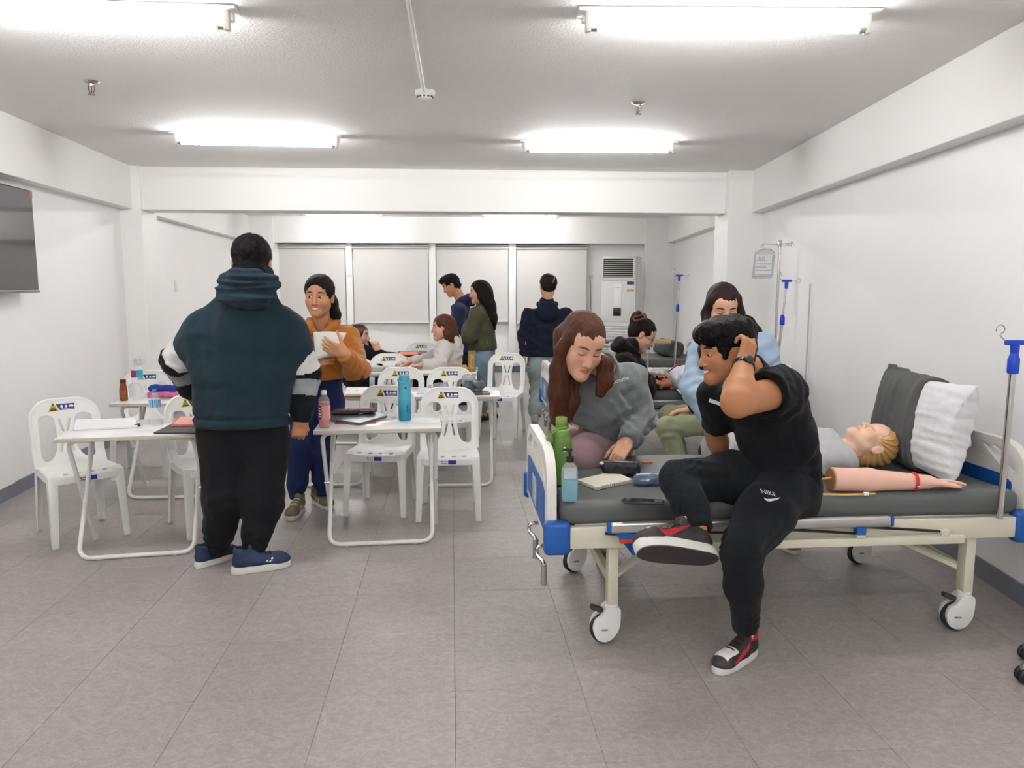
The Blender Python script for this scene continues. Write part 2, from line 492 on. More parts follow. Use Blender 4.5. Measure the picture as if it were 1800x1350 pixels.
# floor: bedding slab, tiles laid square to the room (a few degrees off the camera axis)
def floor_mat():
    m = bpy.data.materials.new('vinyl_tile'); m.use_nodes = True; nt = m.node_tree; N, L = nt.nodes, nt.links; b = N['Principled BSDF']
    geo = N.new('ShaderNodeNewGeometry')
    n1 = N.new('ShaderNodeTexNoise'); n1.inputs['Scale'].default_value = 14; n1.inputs['Detail'].default_value = 6; n1.inputs['Roughness'].default_value = .65
    n1.inputs['Distortion'].default_value = 1.6
    mp = N.new('ShaderNodeMapping'); mp.inputs['Scale'].default_value = (1, 1.6, 1)
    L.new(geo.outputs['Position'], mp.inputs['Vector']); L.new(mp.outputs['Vector'], n1.inputs['Vector'])
    rp = N.new('ShaderNodeValToRGB'); e = rp.color_ramp.elements
    e[0].position = .3; e[0].color = lin('#8f8a86'); e[1].position = .72; e[1].color = lin('#a19b96')
    L.new(n1.outputs['Fac'], rp.inputs['Fac'])
    v = N.new('ShaderNodeTexVoronoi'); v.feature = 'DISTANCE_TO_EDGE'; v.inputs['Scale'].default_value = 22
    nd = N.new('ShaderNodeTexNoise'); nd.inputs['Scale'].default_value = 9; nd.inputs['Detail'].default_value = 3
    L.new(geo.outputs['Position'], nd.inputs['Vector'])
    ad = N.new('ShaderNodeVectorMath'); ad.operation = 'MULTIPLY_ADD'; ad.inputs[1].default_value = (.25, .25, .25)
    L.new(nd.outputs['Color'], ad.inputs[0]); L.new(geo.outputs['Position'], ad.inputs[2]); L.new(ad.outputs['Vector'], v.inputs['Vector'])
    mr = N.new('ShaderNodeMapRange'); mr.inputs['From Max'].default_value = .12; mr.inputs['To Min'].default_value = 1.12; mr.inputs['To Max'].default_value = .97
    L.new(v.outputs['Distance'], mr.inputs['Value'])
    mx = N.new('ShaderNodeMix'); mx.data_type = 'RGBA'; mx.blend_type = 'MULTIPLY'; mx.inputs[0].default_value = 1
    L.new(rp.outputs['Color'], mx.inputs[6]); L.new(mr.outputs['Result'], mx.inputs[7])
    oi = N.new('ShaderNodeObjectInfo'); m2 = N.new('ShaderNodeMapRange'); m2.inputs['To Min'].default_value = .96; m2.inputs['To Max'].default_value = 1.04
    L.new(oi.outputs['Random'], m2.inputs['Value'])
    mx2 = N.new('ShaderNodeMix'); mx2.data_type = 'RGBA'; mx2.blend_type = 'MULTIPLY'; mx2.inputs[0].default_value = 1
    L.new(mx.outputs[2], mx2.inputs[6]); L.new(m2.outputs['Result'], mx2.inputs[7]); L.new(mx2.outputs[2], b.inputs['Base Color'])
    b.inputs['Roughness'].default_value = .42; b.inputs['Specular IOR Level'].default_value = .45
    nb = N.new('ShaderNodeTexNoise'); nb.inputs['Scale'].default_value = 120; nb.inputs['Detail'].default_value = 3
    L.new(geo.outputs['Position'], nb.inputs['Vector'])
    bp = N.new('ShaderNodeBump'); bp.inputs['Strength'].default_value = .12; bp.inputs['Distance'].default_value = .01
    L.new(nb.outputs['Fac'], bp.inputs['Height']); L.new(bp.outputs['Normal'], b.inputs['Normal'])
    return m
m_tile = floor_mat()
m_grout = mat('floor_joint', '#6f6a66', .8)
fl = struct(MB().prism([grow(p) for p in pp], -.12, -.0025).build('floor', m_grout), 'grey mottled vinyl tile floor')
TS, TA = .475, .078
tdx = Vector((math.cos(TA), math.sin(TA), 0)); tdy = Vector((-math.sin(TA), math.cos(TA), 0)); T0 = Vector((-.213, 2.713, 0))
tile_me = MB().bx(-TS / 2 + .0006, TS / 2 - .0006, -TS / 2 + .0006, TS / 2 - .0006, -.004, 0, .0008, seg=1).mesh('tile', m_tile)
cells = []
for i in range(-12, 14):
    for j in range(-13, 27):
        c = T0 + tdx * ((i + .5) * TS) + tdy * ((j + .5) * TS)
        if XL(c.y) + .1 - TS * .6 < c.x < XR(c.y) + TS * .6 - .1 and YF < c.y < 13.6: cells.append(c)
def in_view(c):
    d = c - CAMP; f = d.dot(_fw)
    return f > .5 and abs(d.x / f * FPX) < 1050 and abs(-d.dot(_up) / f * FPX) < 850
vis = sorted([c for c in cells if in_view(c)], key=lambda c: c.y)
def inside(c):   # whole tile stays clear of the walls
    return XL(c.y) + .02 + TS * .55 < c.x < XR(c.y) - .02 - TS * .55
near = [c for c in vis if inside(c)][:296]
nk = set((round(c.x, 3), round(c.y, 3)) for c in near)
rest = MB()
for c in near:
    o = link('tile', tile_me, fl, c); o.rotation_euler = (0, 0, TA)
hx = TS / 2 - .0006
Rt = Matrix.Rotation(TA, 3, 'Z')
for c in cells:
    if (round(c.x, 3), round(c.y, 3)) in nk: continue
    pts = []
    for a, b_ in ((-hx, -hx), (hx, -hx), (hx, hx), (-hx, hx)):
        q = c + Rt @ Vector((a, b_, 0)); q.x = min(max(q.x, XL(q.y) + .002), XR(q.y) - .002); q.y = min(max(q.y, YF + .002), 13.6); pts.append(q)
    if max(abs(pts[0].x - pts[1].x), abs(pts[2].x - pts[3].x)) < .02: continue
    rest.raw(pts, [(0, 1, 2, 3)])
ro = rest.build('tile_field', m_tile, fl); ro['kind'] = 'stuff'

# skirting
def strip(name, a, b, side, h=.1, t=.012):
    o = wall(name, a, b, 0, h, t * side, m_base); return o
strip('baseboard_left', (XL(8.0) + .001, 8.0), (XL(YF) + .001, YF), 1)
bsl = strip('baseboard_left_rear', (XL(13.5) + .001, 13.5), (XL(8.4) + .001, 8.4), 1); bsl.name = 'baseboard_left'
strip('baseboard_right', (XR(YF) - .001, YF), (XR(13.8) - .001, 13.8), 1)
def back_y(x): return YB0 + (YB1 - YB0) * (x - XL(YB0)) / (XR(YB1) - XL(YB0))
strip('baseboard_back', (XR(YB1) - .02, back_y(XR(YB1)) - .001), (XL(YB0) + .02, back_y(XL(YB0)) - .001), 1)

# girders along the side walls, columns, cross beams
def quad_prism(name, pts, z0, z1, label=None, mt=None):
    return struct(MB().prism(pts, z0, z1, bevel=.006).build(name, mt or m_trimw), label)
def girder(name, X, s, y0, y1, lab):
    quad_prism(name, [(X(y0) + s * .12, y0), (X(y1) + s * .12, y1), (X(y1) - s * .02, y1), (X(y0) - s * .02, y0)], BEAMZ, CEIL, lab)
girder('trim_1', XL, 1, YF, 7.85, 'white girder along the left wall above the television')
girder('trim_2', XL, 1, 8.25, 13.4, 'white girder along the left wall beyond the column')
girder('trim_3', XR, -1, YF, 8.2, 'white girder along the right wall above the near bed')
girder('trim_4', XR, -1, 8.75, 13.7, 'white girder along the right wall beyond the column')
quad_prism('trim_5', [(XL(7.8) - .02, 7.8), (-3.70, 7.83), (-3.75, 8.28), (XL(8.25) - .02, 8.25)], 0, CEIL, 'white square column on the left wall')
quad_prism('trim_6', [(2.245, 8.15), (XR(8.2) + .02, 8.2), (XR(8.8) + .02, 8.8), (2.265, 8.75)], 0, CEIL, 'white square column on the right wall')
quad_prism('trim_7', [(-3.73, 7.88), (2.26, 8.3), (2.24, 8.64), (-3.75, 8.22)], BEAMZ, CEIL, 'white cross beam between the two columns')
def by(x, d): return back_y(x) - d
quad_prism('trim_8', [(XL(13.3) - .02, by(-4.6, .28)), (XR(13.7) + .02, by(2.85, .28)), (XR(13.8) + .02, by(2.85, -.02)), (XL(13.5) - .02, by(-4.6, -.02))], BEAMZ - .02, CEIL, 'white beam above the roller blinds')
xw0, xw1 = PY(487, 431, 13.4).x, PY(1134, 431, 13.6).x
quad_prism('trim_9', [(XL(13.2) - .02, by(-4.6, .32)), (xw0 - .02, by(xw0, .32)), (xw0, by(xw0, -.02)), (XL(13.5) - .02, by(-4.6, -.02))], 0, CEIL, 'white column at the left end of the blinds')
quad_prism('trim_10', [(xw1, by(xw1, .32)), (XR(13.4) + .02, by(2.85, .32)), (XR(13.8) + .02, by(2.85, -.02)), (xw1 + .03, by(xw1, -.02))], 0, CEIL, 'white column beside the air conditioner')

# wall panel below the television, with a thin shadow gap
pan = MB(); yy0, yy1 = 2.0, 5.42
pan.prism([(XL(yy0), yy0), (XL(yy1), yy1), (XL(yy1) + .022, yy1), (XL(yy0) + .022, yy0)], .1, 1.55, bevel=.003)
struct(pan.build('trim_11', m_wall), 'flat white wall panel below the television')
pan = MB(); pan.prism([(XR(6.64), 6.64), (XR(6.66), 6.66), (XR(6.66) - .006, 6.66), (XR(6.64) - .006, 6.64)], .1, 1.53)  # thin upright strip, greyer than the wall paint
struct(pan.build('trim_12', mat('wall_strip', '#bdb9b6', .5)), 'thin grey strip on the right wall beside the second bed')

# windows behind roller blinds
m_blind = mat('blind_fabric', '#dcdad7', .85, bump=(300, .1), var=(3, .015), spec=.2)
m_rail = mat('blind_rail', '#c9c6c2', .5)
m_dark = mat('dark_gap', '#57524e', .7)
m_glass = mat('window_glass', '#1e2428', .08, spec=.6)
m_white = mat('white_plastic', '#e8e7e5', .35)
edges = [(489, 607), (620, 752), (766, 893), (908, 1033)]
wz0, wz1 = .92, 2.22
for k, (a, b) in enumerate(edges):
    Y = 13.55
    x0, x1 = PY(a, 450, Y).x, PY(b, 450, Y).x; xm = (x0 + x1) / 2; yb = back_y(xm)
    w = struct(MB().bx(x0, x1, yb - .03, yb + .02, wz0, wz1).build('window_%d' % (k + 1), m_glass), 'dark night window hidden behind a roller blind')
    fr = MB()
    fr.bx(x0 - .03, x0, yb - .05, yb, wz0 - .04, wz1).bx(x1, x1 + .03, yb - .05, yb, wz0 - .04, wz1).bx(x0 - .03, x1 + .03, yb - .06, yb, wz0 - .05, wz0 - .01)
    fr.build('window_frame', m_white, w)
    bl = thing('roller_blind', ['closed off-white roller blind nearest the left corner of the end wall', 'closed off-white roller blind between the mustard hoodie and the olive jacket',
        'closed off-white roller blind directly behind the navy hoodie and olive jacket', 'closed off-white roller blind beside the air conditioner'][k], 'blind', ((x0 + x1) / 2, yb - .11, wz1), 0, 'roller blinds on the end wall')
    hw = (x1 - x0) / 2
    zb = [.88, .905, .92, .885][k]
    MB().bx(-hw, hw, -.003, .003, zb - wz1, -.05).build('fabric', m_blind, bl)
    MB().bx(-hw - .02, hw + .02, -.05, .05, -.055, .015, .01).build('headrail', m_rail, bl)
    MB().bx(-hw - .02, hw + .02, -.052, -.045, -.02, -.008).build('rail_groove', m_dark, bl)
    MB().bx(-hw, hw, -.012, .012, zb - wz1 - .03, zb - wz1 + .005, .005).build('bottom_bar', m_white, bl)
for k, (a, b) in enumerate([(608, 619), (753, 765), (894, 907)]):
    x0, x1 = PY(a, 450, 13.55).x, PY(b, 450, 13.55).x; yb = back_y(x0)
    struct(MB().bx(x0, x1, yb - .14, yb + .01, .1, 2.255, .004).build('trim_%d' % (13 + k), m_trimw), 'narrow white post between two roller blinds')

# sockets, switches
def plate(name, label, cat, c, n, w, h, kind='socket', up=(0, 0, 1), group=None):
    """c = centre on wall, n = outward normal"""
    y = Vector(n).normalized(); R = basis(-y, up)
    t = thing(name, label, cat, c, 0, group)
    MB().box(np.array(R[:, 1]) * -.005, (w, .01, h), .002, R).build('face_plate', m_white, t)
    x = Vector(R[:, 0]); z = Vector((0, 0, 1))
    if kind == 'socket':
        for s in (-1, 1):
            for q in (-.006, .006): MB().box(x * (s * w * .22 + q) + y * .0105, (.004, .002, .012), 0, R).build('socket_slot', m_dark, t)
    else:
        MB().box(y * .011, (w * .5, .006, h * .55), .002, R).build('rocker', m_white, t)
    return t
lw_n = Vector((1, .123, 0)); 
plate('wall_switch', 'narrow white switch plate on the rear left wall', 'switch', (XL(9.45) + .001, 9.45, PY(313, 503, 9.45).z), lw_n, .09, .14, 'switch')
plate('wall_socket', 'small white socket on the front of the left column', 'socket', (-3.80, 7.80, PY(243, 633, 7.8).z), (0, -1, 0), .1, .075)
c = PY(613, 484, 13.42); plate('wall_socket', 'small white socket on the post between the blinds', 'socket', (c.x, back_y(c.x) - .141, c.z), (0, -1, 0), .09, .07)
c = PY(1041, 486, 13.5); sk = plate('wall_socket', 'white power socket beside the air conditioner with a cord', 'socket', (c.x, back_y(c.x) - .001, c.z), (0, -1, 0), .12, .075)
cb = MB().tube([(.0, -.02, -.03), (.005, -.03, -.1), (.02, -.025, -.6), (.03, -.02, -1.2), (.1, -.03, c.z * -1 + .12)], .009, 6).build('power_cord', mat('grey_cord', '#a9a6a2', .5), sk)

# ------------------------------------------------------------------ ceiling fittings
m_tube = mat('lit_tube', '#ffffff', .5, emit=((1.0, .99, .985, 1), TUBE_STRENGTH))
m_batten = mat('batten_white', '#f1f1f0', .3)
m_steel = mat('steel', '#b8b6b2', .28, metal=1)
m_cap = mat('tube_cap', '#d9d6d0', .4)
def light(px0, px1, label, p0=None, p1=None):
    z = CEIL - .075
    a = PZ(*px0, z) if p0 is None else Vector(p0); b = PZ(*px1, z) if p1 is None else Vector(p1)
    c = (a + b) / 2; d = (b - a); rz = math.atan2(d.y, d.x); c.z = CEIL
    t = thing('ceiling_light', label, 'light', c, rz, 'fluorescent battens on the ceiling')
    h = .66
    mb = MB(); mb.bx(-h, h, -.035, .055, -.012, 0, .004); mb.bx(-h + .02, h - .02, .0, .04, -.05, -.012, .008); mb.build('batten', m_batten, t)
    mb = MB()
    mb.raw([(-h, -.07, -.022), (h, -.07, -.022), (h, -.01, -.004), (-h, -.01, -.004)], [(0, 1, 2, 3)])
    MB().bx(-h, h, -.062, -.035, -.008, -.002, .002).build('mounting_flange', m_batten, t)
    for s in (-1, 1):
        MB().bx(s * (h - .045) - .012, s * (h - .045) + .012, -.028, .012, -.095, -.012, .005).build('lamp_holder', m_cap, t)
        e = MB().tube([(s * .605, -.012, -.078), (s * .575, -.012, -.078)], .0145, 14).build('end_cap', m_steel, t)
    tb = MB().tube([(-.575, -.012, -.078), (.575, -.012, -.078)], .0135, 14).build('tube', m_tube, t)
    return t
light((1032, 50), (1524, 53), 'lit fluorescent batten on the ceiling above the near hospital bed')
light(None, None, 'lit fluorescent batten on the ceiling in front of the television', (-2.50, 3.40, 0), (-1.20, 3.52, 0))
light((304, 250), (598, 256), 'lit fluorescent batten on the ceiling in front of the left half of the cross beam')
light((916, 264), (1188, 266), 'lit fluorescent batten in front of the right half of the cross beam')
light((532, 378), (674, 379), 'lit fluorescent batten seen below the cross beam nearest the left column')
light((846, 381), (983, 382), 'lit fluorescent batten seen below the cross beam near the air conditioner')
for k, (x, y) in enumerate([(-2.3, 9.75), (.7, 9.95)]):  # unseen pair added behind the beam for more light
    light(None, None, 'added fluorescent batten for extra light, unseen behind the cross beam', (x - .65, y - .03, 0), (x + .65, y + .03, 0))
for k, (x, y) in enumerate([(-1.5, .35), (1.2, .6), (-1.1, -2.0), (1.3, -1.8)]):  # extra battens added outside the frame to light the front of the room
    light(None, None, 'added fluorescent batten out of view, lighting the near end of the room', (x - .65, y - .05, 0), (x + .65, y + .05, 0))
# smoke detector on its conduit
c = PZ(747, 160, CEIL)
sd = thing('smoke_detector', 'round white smoke detector at the end of a ceiling conduit', 'smoke detector', (c.x, c.y, CEIL))
MB().lathe([(.062, 0), (.062, -.02), (.055, -.028)], n=24).build('base', m_white, sd)
MB().lathe([(.048, -.028), (.045, -.045), (.03, -.055), (.0001, -.056)], n=24).build('sensor_dome', m_white, sd)
mb = MB()
for k in range(12):
    a = k * math.pi / 6; mb.box((.047 * math.cos(a), .047 * math.sin(a), -.037), (.008, .012, .01), 0, np.array(Matrix.Rotation(a, 3, 'Z')))
mb.build('sensor_slots', m_dark, sd)
e = PZ(718, 0, CEIL)
cd = MB().tube([(c.x, c.y - .06, CEIL - .012), (e.x, e.y, CEIL - .012), (e.x + .25, e.y - 3.5, CEIL - .012)], .011, 8).build('ceiling_conduit', m_white)
tag(cd, 'thin white conduit running along the ceiling to the smoke detector', 'conduit')
for k, (q, lb) in enumerate([((160, 143), 'brass fire sprinkler hanging from the ceiling near the television side'), ((1122, 180), 'brass fire sprinkler hanging from the ceiling near the beds')]):
    c = PZ(*q, CEIL); s = thing('fire_sprinkler', lb, 'sprinkler', (c.x, c.y, CEIL), 0, 'fire sprinklers on the ceiling')
    m_br = mat('sprinkler_brass', '#8d7f73', .35, metal=.8)
    MB().lathe([(.045, 0), (.04, -.008), (.016, -.014), (.014, -.026)], n=20).build('escutcheon', m_steel, s)
    MB().tube([(-.016, 0, -.022), (-.02, 0, -.045), (-.008, 0, -.068), (0, 0, -.072)], .004, 6).tube([(.016, 0, -.022), (.02, 0, -.045), (.008, 0, -.068), (0, 0, -.072)], .004, 6).build('yoke', m_br, s)
    MB().lathe([(.0001, -.07), (.02, -.073), (.02, -.077), (.0001, -.078)], n=16).build('deflector', m_br, s)
    MB().tube([(0, 0, -.022), (0, 0, -.068)], .003, 6).build('glass_bulb', mat('bulb_red', '#8a2a22', .2), s)

# ------------------------------------------------------------------ television
m_bez = mat('tv_bezel', '#2b272b', .35)
m_scr = mat('tv_screen', '#2a282c', .12, spec=.8, coat=.4)
yr = 5.77; wdir = Vector((-.122, .9926, 0)); face = Vector((-3.52, yr, 0)); tw = 1.28
zt, zb = PY(72, 335, yr).z, PY(84, 514, yr).z
cc = face - wdir * (tw / 2)
tv = thing('television', 'large black wall-mounted television with an orange corner sticker', 'television', (cc.x, cc.y, zb), math.atan2(wdir.y, wdir.x))
hh = zt - zb         # local x along the wall (towards the back), local y = into wall (left)
MB().bx(-tw / 2, tw / 2, 0.004, .045, 0, hh, .006).build('casing', m_bez, tv)
MB().bx(-tw / 2 + .012, tw / 2 - .012, -.002, .006, .022, hh - .012).build('screen', m_scr, tv)
mb = MB(); mb.bx(-tw / 2, tw / 2, -.004, .004, 0, .018, .002); mb.bx(-.06, .06, -.006, .012, -.014, .002, .003); mb.build('lower_trim', mat('tv_trim', '#77727a', .3, metal=.6), tv)
MB().bx(tw / 2 - .052, tw / 2 - .006, -.0035, -.0025, hh - .055, hh - .008).build('sticker', mat('sticker_orange', '#b5673f', .5), tv)
MB().bx(-.3, .3, .045, .095, hh * .25, hh * .75, .005).build('wall_bracket', m_dark, tv)
MB().bx(-.012, .012, .02, .04, hh - .01, hh + .035, .003).build('camera_clip', m_bez, tv)

# ------------------------------------------------------------------ air conditioner
a0 = PY(1062, 640, 13.2); 
acx, acy, aa = PY(1088, 500, 13.15).x, 13.2, math.radians(-24)
ac = thing('air_conditioner', 'tall white floor-standing air conditioner beside the blinds', 'air conditioner', (acx + .05, acy, 0), aa)
m_ac = mat('ac_white', '#dfdfdc', .35); m_acg = mat('ac_grey', '#c9c9c6', .4)
AH = 2.02
MB().bx(-.3, .3, -.18, .18, 0, AH, .015).build('body', m_ac, ac)
MB().bx(-.295, .295, -.19, -.175, .92, AH - .40, .006).build('front_panel', m_ac, ac)
g = MB().bx(-.27, .25, -.186, -.179, AH - .36, AH - .05, .004).build('outlet_recess', mat('ac_black', '#191512', .6), ac)
for k in range(9):
    z = AH - .075 - k * .033
    MB().box((0, -.192, z), (.5, .02, .007), .002, np.array(Matrix.Rotation(.5, 3, 'X'))).build('louvre', m_acg, ac)
fr = MB(); fr.bx(-.295, -.26, -.2, -.17, AH - .39, AH - .02, .006).bx(.25, .295, -.2, -.17, AH - .39, AH - .02, .006).bx(-.295, .295, -.2, -.17, AH - .045, AH - .02, .006).bx(-.295, .295, -.2, -.17, AH - .4, AH - .355, .006); fr.build('outlet_frame', m_ac, ac)
for k in range(16): MB().box((0, -.186, .18 + k * .045), (.54, .016, .02), .004, np.array(Matrix.Rotation(-.4, 3, 'X'))).build('intake_slat', m_acg, ac)
bd = MB().bx(-.075, .06, -.2, -.188, 1.17, AH - .46, .004).build('badge_panel', mat('ac_badge', '#f1f1ee', .25), ac)
text('lettering', 'Panasonic', .026, mat('badge_grey', '#56565a', .4), (-.008, -.2012, AH - .52), (1, 0, 0), (0, 0, 1), ac)
MB().bx(-.08, .055, -.196, -.188, 1.02, 1.155, .003).build('control_display', mat('ac_disp', '#1d1c1e', .25), ac)
MB().bx(-.06, .035, -.1975, -.195, 1.08, 1.125).build('display_screen', mat('ac_disp2', '#3c3f42', .2), ac)
MB().bx(.15, .27, -.1965, -.189, AH - .475, AH - .425).build('sticker', mat('sticker_navy', '#3a3d6b', .5), ac)
MB().bx(.15, .27, -.1962, -.189, AH - .555, AH - .485).build('sticker', mat('sticker_white', '#e4e3df', .5), ac)
MB().bx(.15, .27, -.1962, -.189, AH - .59, AH - .56).build('sticker', mat('sticker_yellow', '#b9a43a', .5), ac)

# ------------------------------------------------------------------ helpers for furniture
from mathutils.geometry import tessellate_polygon
def holed(loops, z0, z1, R=None, c=(0, 0, 0), mb=None, m=0):
    """plate with holes: loops[0] outer, others holes (2D), thickness along local z"""
    mb = mb or MB(); P = [Vector((x, y, 0)) for lp in loops for (x, y) in lp]
    tri = tessellate_polygon([[Vector((x, y, 0)) for (x, y) in lp] for lp in loops])
    n = len(P); M = None if R is None else (Matrix(R.tolist()) if isinstance(R, np.ndarray) else R)
    v = [Vector((p.x, p.y, z)) for z in (z0, z1) for p in P]
    v = [(M @ p if M is not None else p) + Vector(c) for p in v]
    f = [tuple(t) for t in tri] + [tuple(i + n for i in t)[::-1] for t in tri]
    o = 0
    for lp in loops:
        k = len(lp)
        for i in range(k): f.append((o + i, o + (i + 1) % k, n + o + (i + 1) % k, n + o + i))
        o += k
    mb.raw(v, f, m, False); return mb
def soft(o, w=.006, seg=2, ang=35):
    b = o.modifiers.new('bevel', 'BEVEL'); b.width = w; b.segments = seg; b.limit_method = 'ANGLE'; b.angle_limit = math.radians(ang)
    for p in o.data.polygons: p.use_smooth = True
    return o
YZ = np.array([[0, 0, 1], [1, 0, 0], [0, 1, 0]], float)     # local x->y, y->z, z->x
XZ = np.array([[1, 0, 0], [0, 0, -1], [0, 1, 0]], float)    # local x->x, y->z, z->-y

# ------------------------------------------------------------------ stacking chair
m_chair = mat('chair_plastic', '#ebebe8', .3, spec=.5)
m_stY = mat('sticker_triangle', '#c9b53c', .5); m_stB = mat('sticker_blue', '#2b2f72', .45); m_ink = mat('sticker_ink', '#3a3420', .6)
m_stW = mat('sticker_print_white', '#e9e9ee', .5)
def chair_back_mesh():
    res = .005; F = Field((-.25, .06, .38), (.25, .32, .86), res)
    X, Y, Z = np.meshgrid(*F.ax, indexing='ij', copy=False)
    ys = .165 + (Z - .43) * .17 - .75 * X ** 2 - np.maximum(0, .49 - Z) * .35
    def rbox(cx, cz, hx, hz, r):
        qx, qz = np.abs(X - cx) - hx + r, np.abs(Z - cz) - hz + r
        return np.sqrt(np.maximum(qx, 0) ** 2 + np.maximum(qz, 0) ** 2) + np.minimum(np.maximum(qx, qz), 0) - r
    wid = .19 + .012 * np.sin((Z - .42) / .4 * 3.1)
    d2 = rbox(0, .605, .2, .215, .13)
    d2 = np.where(Z < .6, np.abs(X) - .2 + .0 * Z, d2)
    spl = .048 + 1.1 * (Z - .60) ** 2 + np.maximum(0, .5 - Z) * .25          # half width of the centre splat
    op = np.maximum(spl - np.abs(X) + .004, np.abs(X) - .148 + .0)
    top, bot = .715, .445
    a = np.maximum(op, Z - top); b = bot - Z
    qx = np.maximum(op + .02, 0); qz = np.maximum(np.maximum(Z - top + .03, bot + .03 - Z), 0)
    hole = np.maximum(np.maximum(op, Z - top), bot - Z)
    rr = np.sqrt(np.maximum(op + .03, 0) ** 2 + np.maximum(np.maximum(Z - top, bot - Z) + .03, 0) ** 2) - .03
    hole = np.maximum(hole, rr)
    d2 = np.maximum(d2, -hole)
    for s in (-1, 1):
        for z0, z1, x0, x1 in ((.615, .69, .012, .03), (.49, .585, .034, .014)):
            t = np.clip((Z - z0) / (z1 - z0), 0, 1)
            sl = np.sqrt((X - s * (x0 + (x1 - x0) * t)) ** 2 + (Z - z0 - t * (z1 - z0)) ** 2) - .0045
            d2 = np.maximum(d2, -sl)
    edge = np.clip(1 + d2 / .02, 0, 1)                                   # thicker rolled rim
    rim = np.where(np.abs(X) > .14, 1, np.where(Z > .77, 1, 0)) * edge
    th = .0065 + .006 * rim
    dy = np.abs(Y - ys) * .97 - th
    q0, q1 = d2 + .004, dy + .004
    F.d = (np.sqrt(np.maximum(q0, 0) ** 2 + np.maximum(q1, 0) ** 2) + np.minimum(np.maximum(q0, q1), 0) - .004).astype(np.float32)
    F.d = np.maximum(F.d, (.415 - Z).astype(np.float32))
    v, f = F.mesh(); return mesh_from('backrest', smoothv(v, f, 1, .4), f, m_chair)
def chair_seat_mesh():
    F = Field((-.25, -.25, .36), (.25, .25, .48), .006)
    X, Y, Z = np.meshgrid(*F.ax, indexing='ij', copy=False)
    hw = .205 - .02 * (Y + .2) / .4
    qx, qy = np.abs(X) - hw + .06, np.abs(Y + .005) - .2 + .06
    d2 = np.sqrt(np.maximum(qx, 0) ** 2 + np.maximum(qy, 0) ** 2) + np.minimum(np.maximum(qx, qy), 0) - .06
    zs = .428 - .012 * np.cos(np.clip(X / .22, -1, 1) * 1.5) * np.cos(np.clip(Y / .24, -1, 1) * 1.5) - np.maximum(0, -Y - .15) * .3
    top = np.maximum(np.maximum(d2, Z - zs), zs - .009 - Z)
    skirt = np.maximum(np.maximum(d2, -(d2 + .008)), np.maximum(Z - zs, .360 + .25 * X ** 2 - Z))
    d = np.minimum(top, skirt)
    for k in range(4):
        x = -.105 + k * .07; d = np.maximum(d, .009 - np.sqrt(((X - x) / 1.6) ** 2 + (Y + .165) ** 2))
    F.d = d.astype(np.float32); v, f = F.mesh(); return mesh_from('seat', smoothv(v, f, 1, .5), f, m_chair)
def leg_mesh(name, top, bot, sx, sy, w0=.06, w1=.036, t=.007):
    mb = MB(); rings = []
    for (x, y, z), w in ((top, w0), (((top[0] * .8 + bot[0] * .2), (top[1] * .8 + bot[1] * .2), top[2] * .8 + bot[2] * .2), w0 * .82), (bot, w1)):
        L = [(0, 0), (-w * sx, 0), (-w * sx, -t * sy), (-t * sx * 2, -t * sy * 1.6), (-t * sx, -w * sy), (0, -w * sy)]
        rings.append([(x + a, y + b, z) for a, b in L])
    n = 6; v = [p for r in rings for p in r]; f = []
    for i in range(2):
        for j in range(n): f.append((i * n + j, i * n + (j + 1) % n, (i + 1) * n + (j + 1) % n, (i + 1) * n + j))
    f += [tuple(range(n))[::-1], tuple(range(2 * n, 3 * n))]
    mb.raw(v, f); return mb
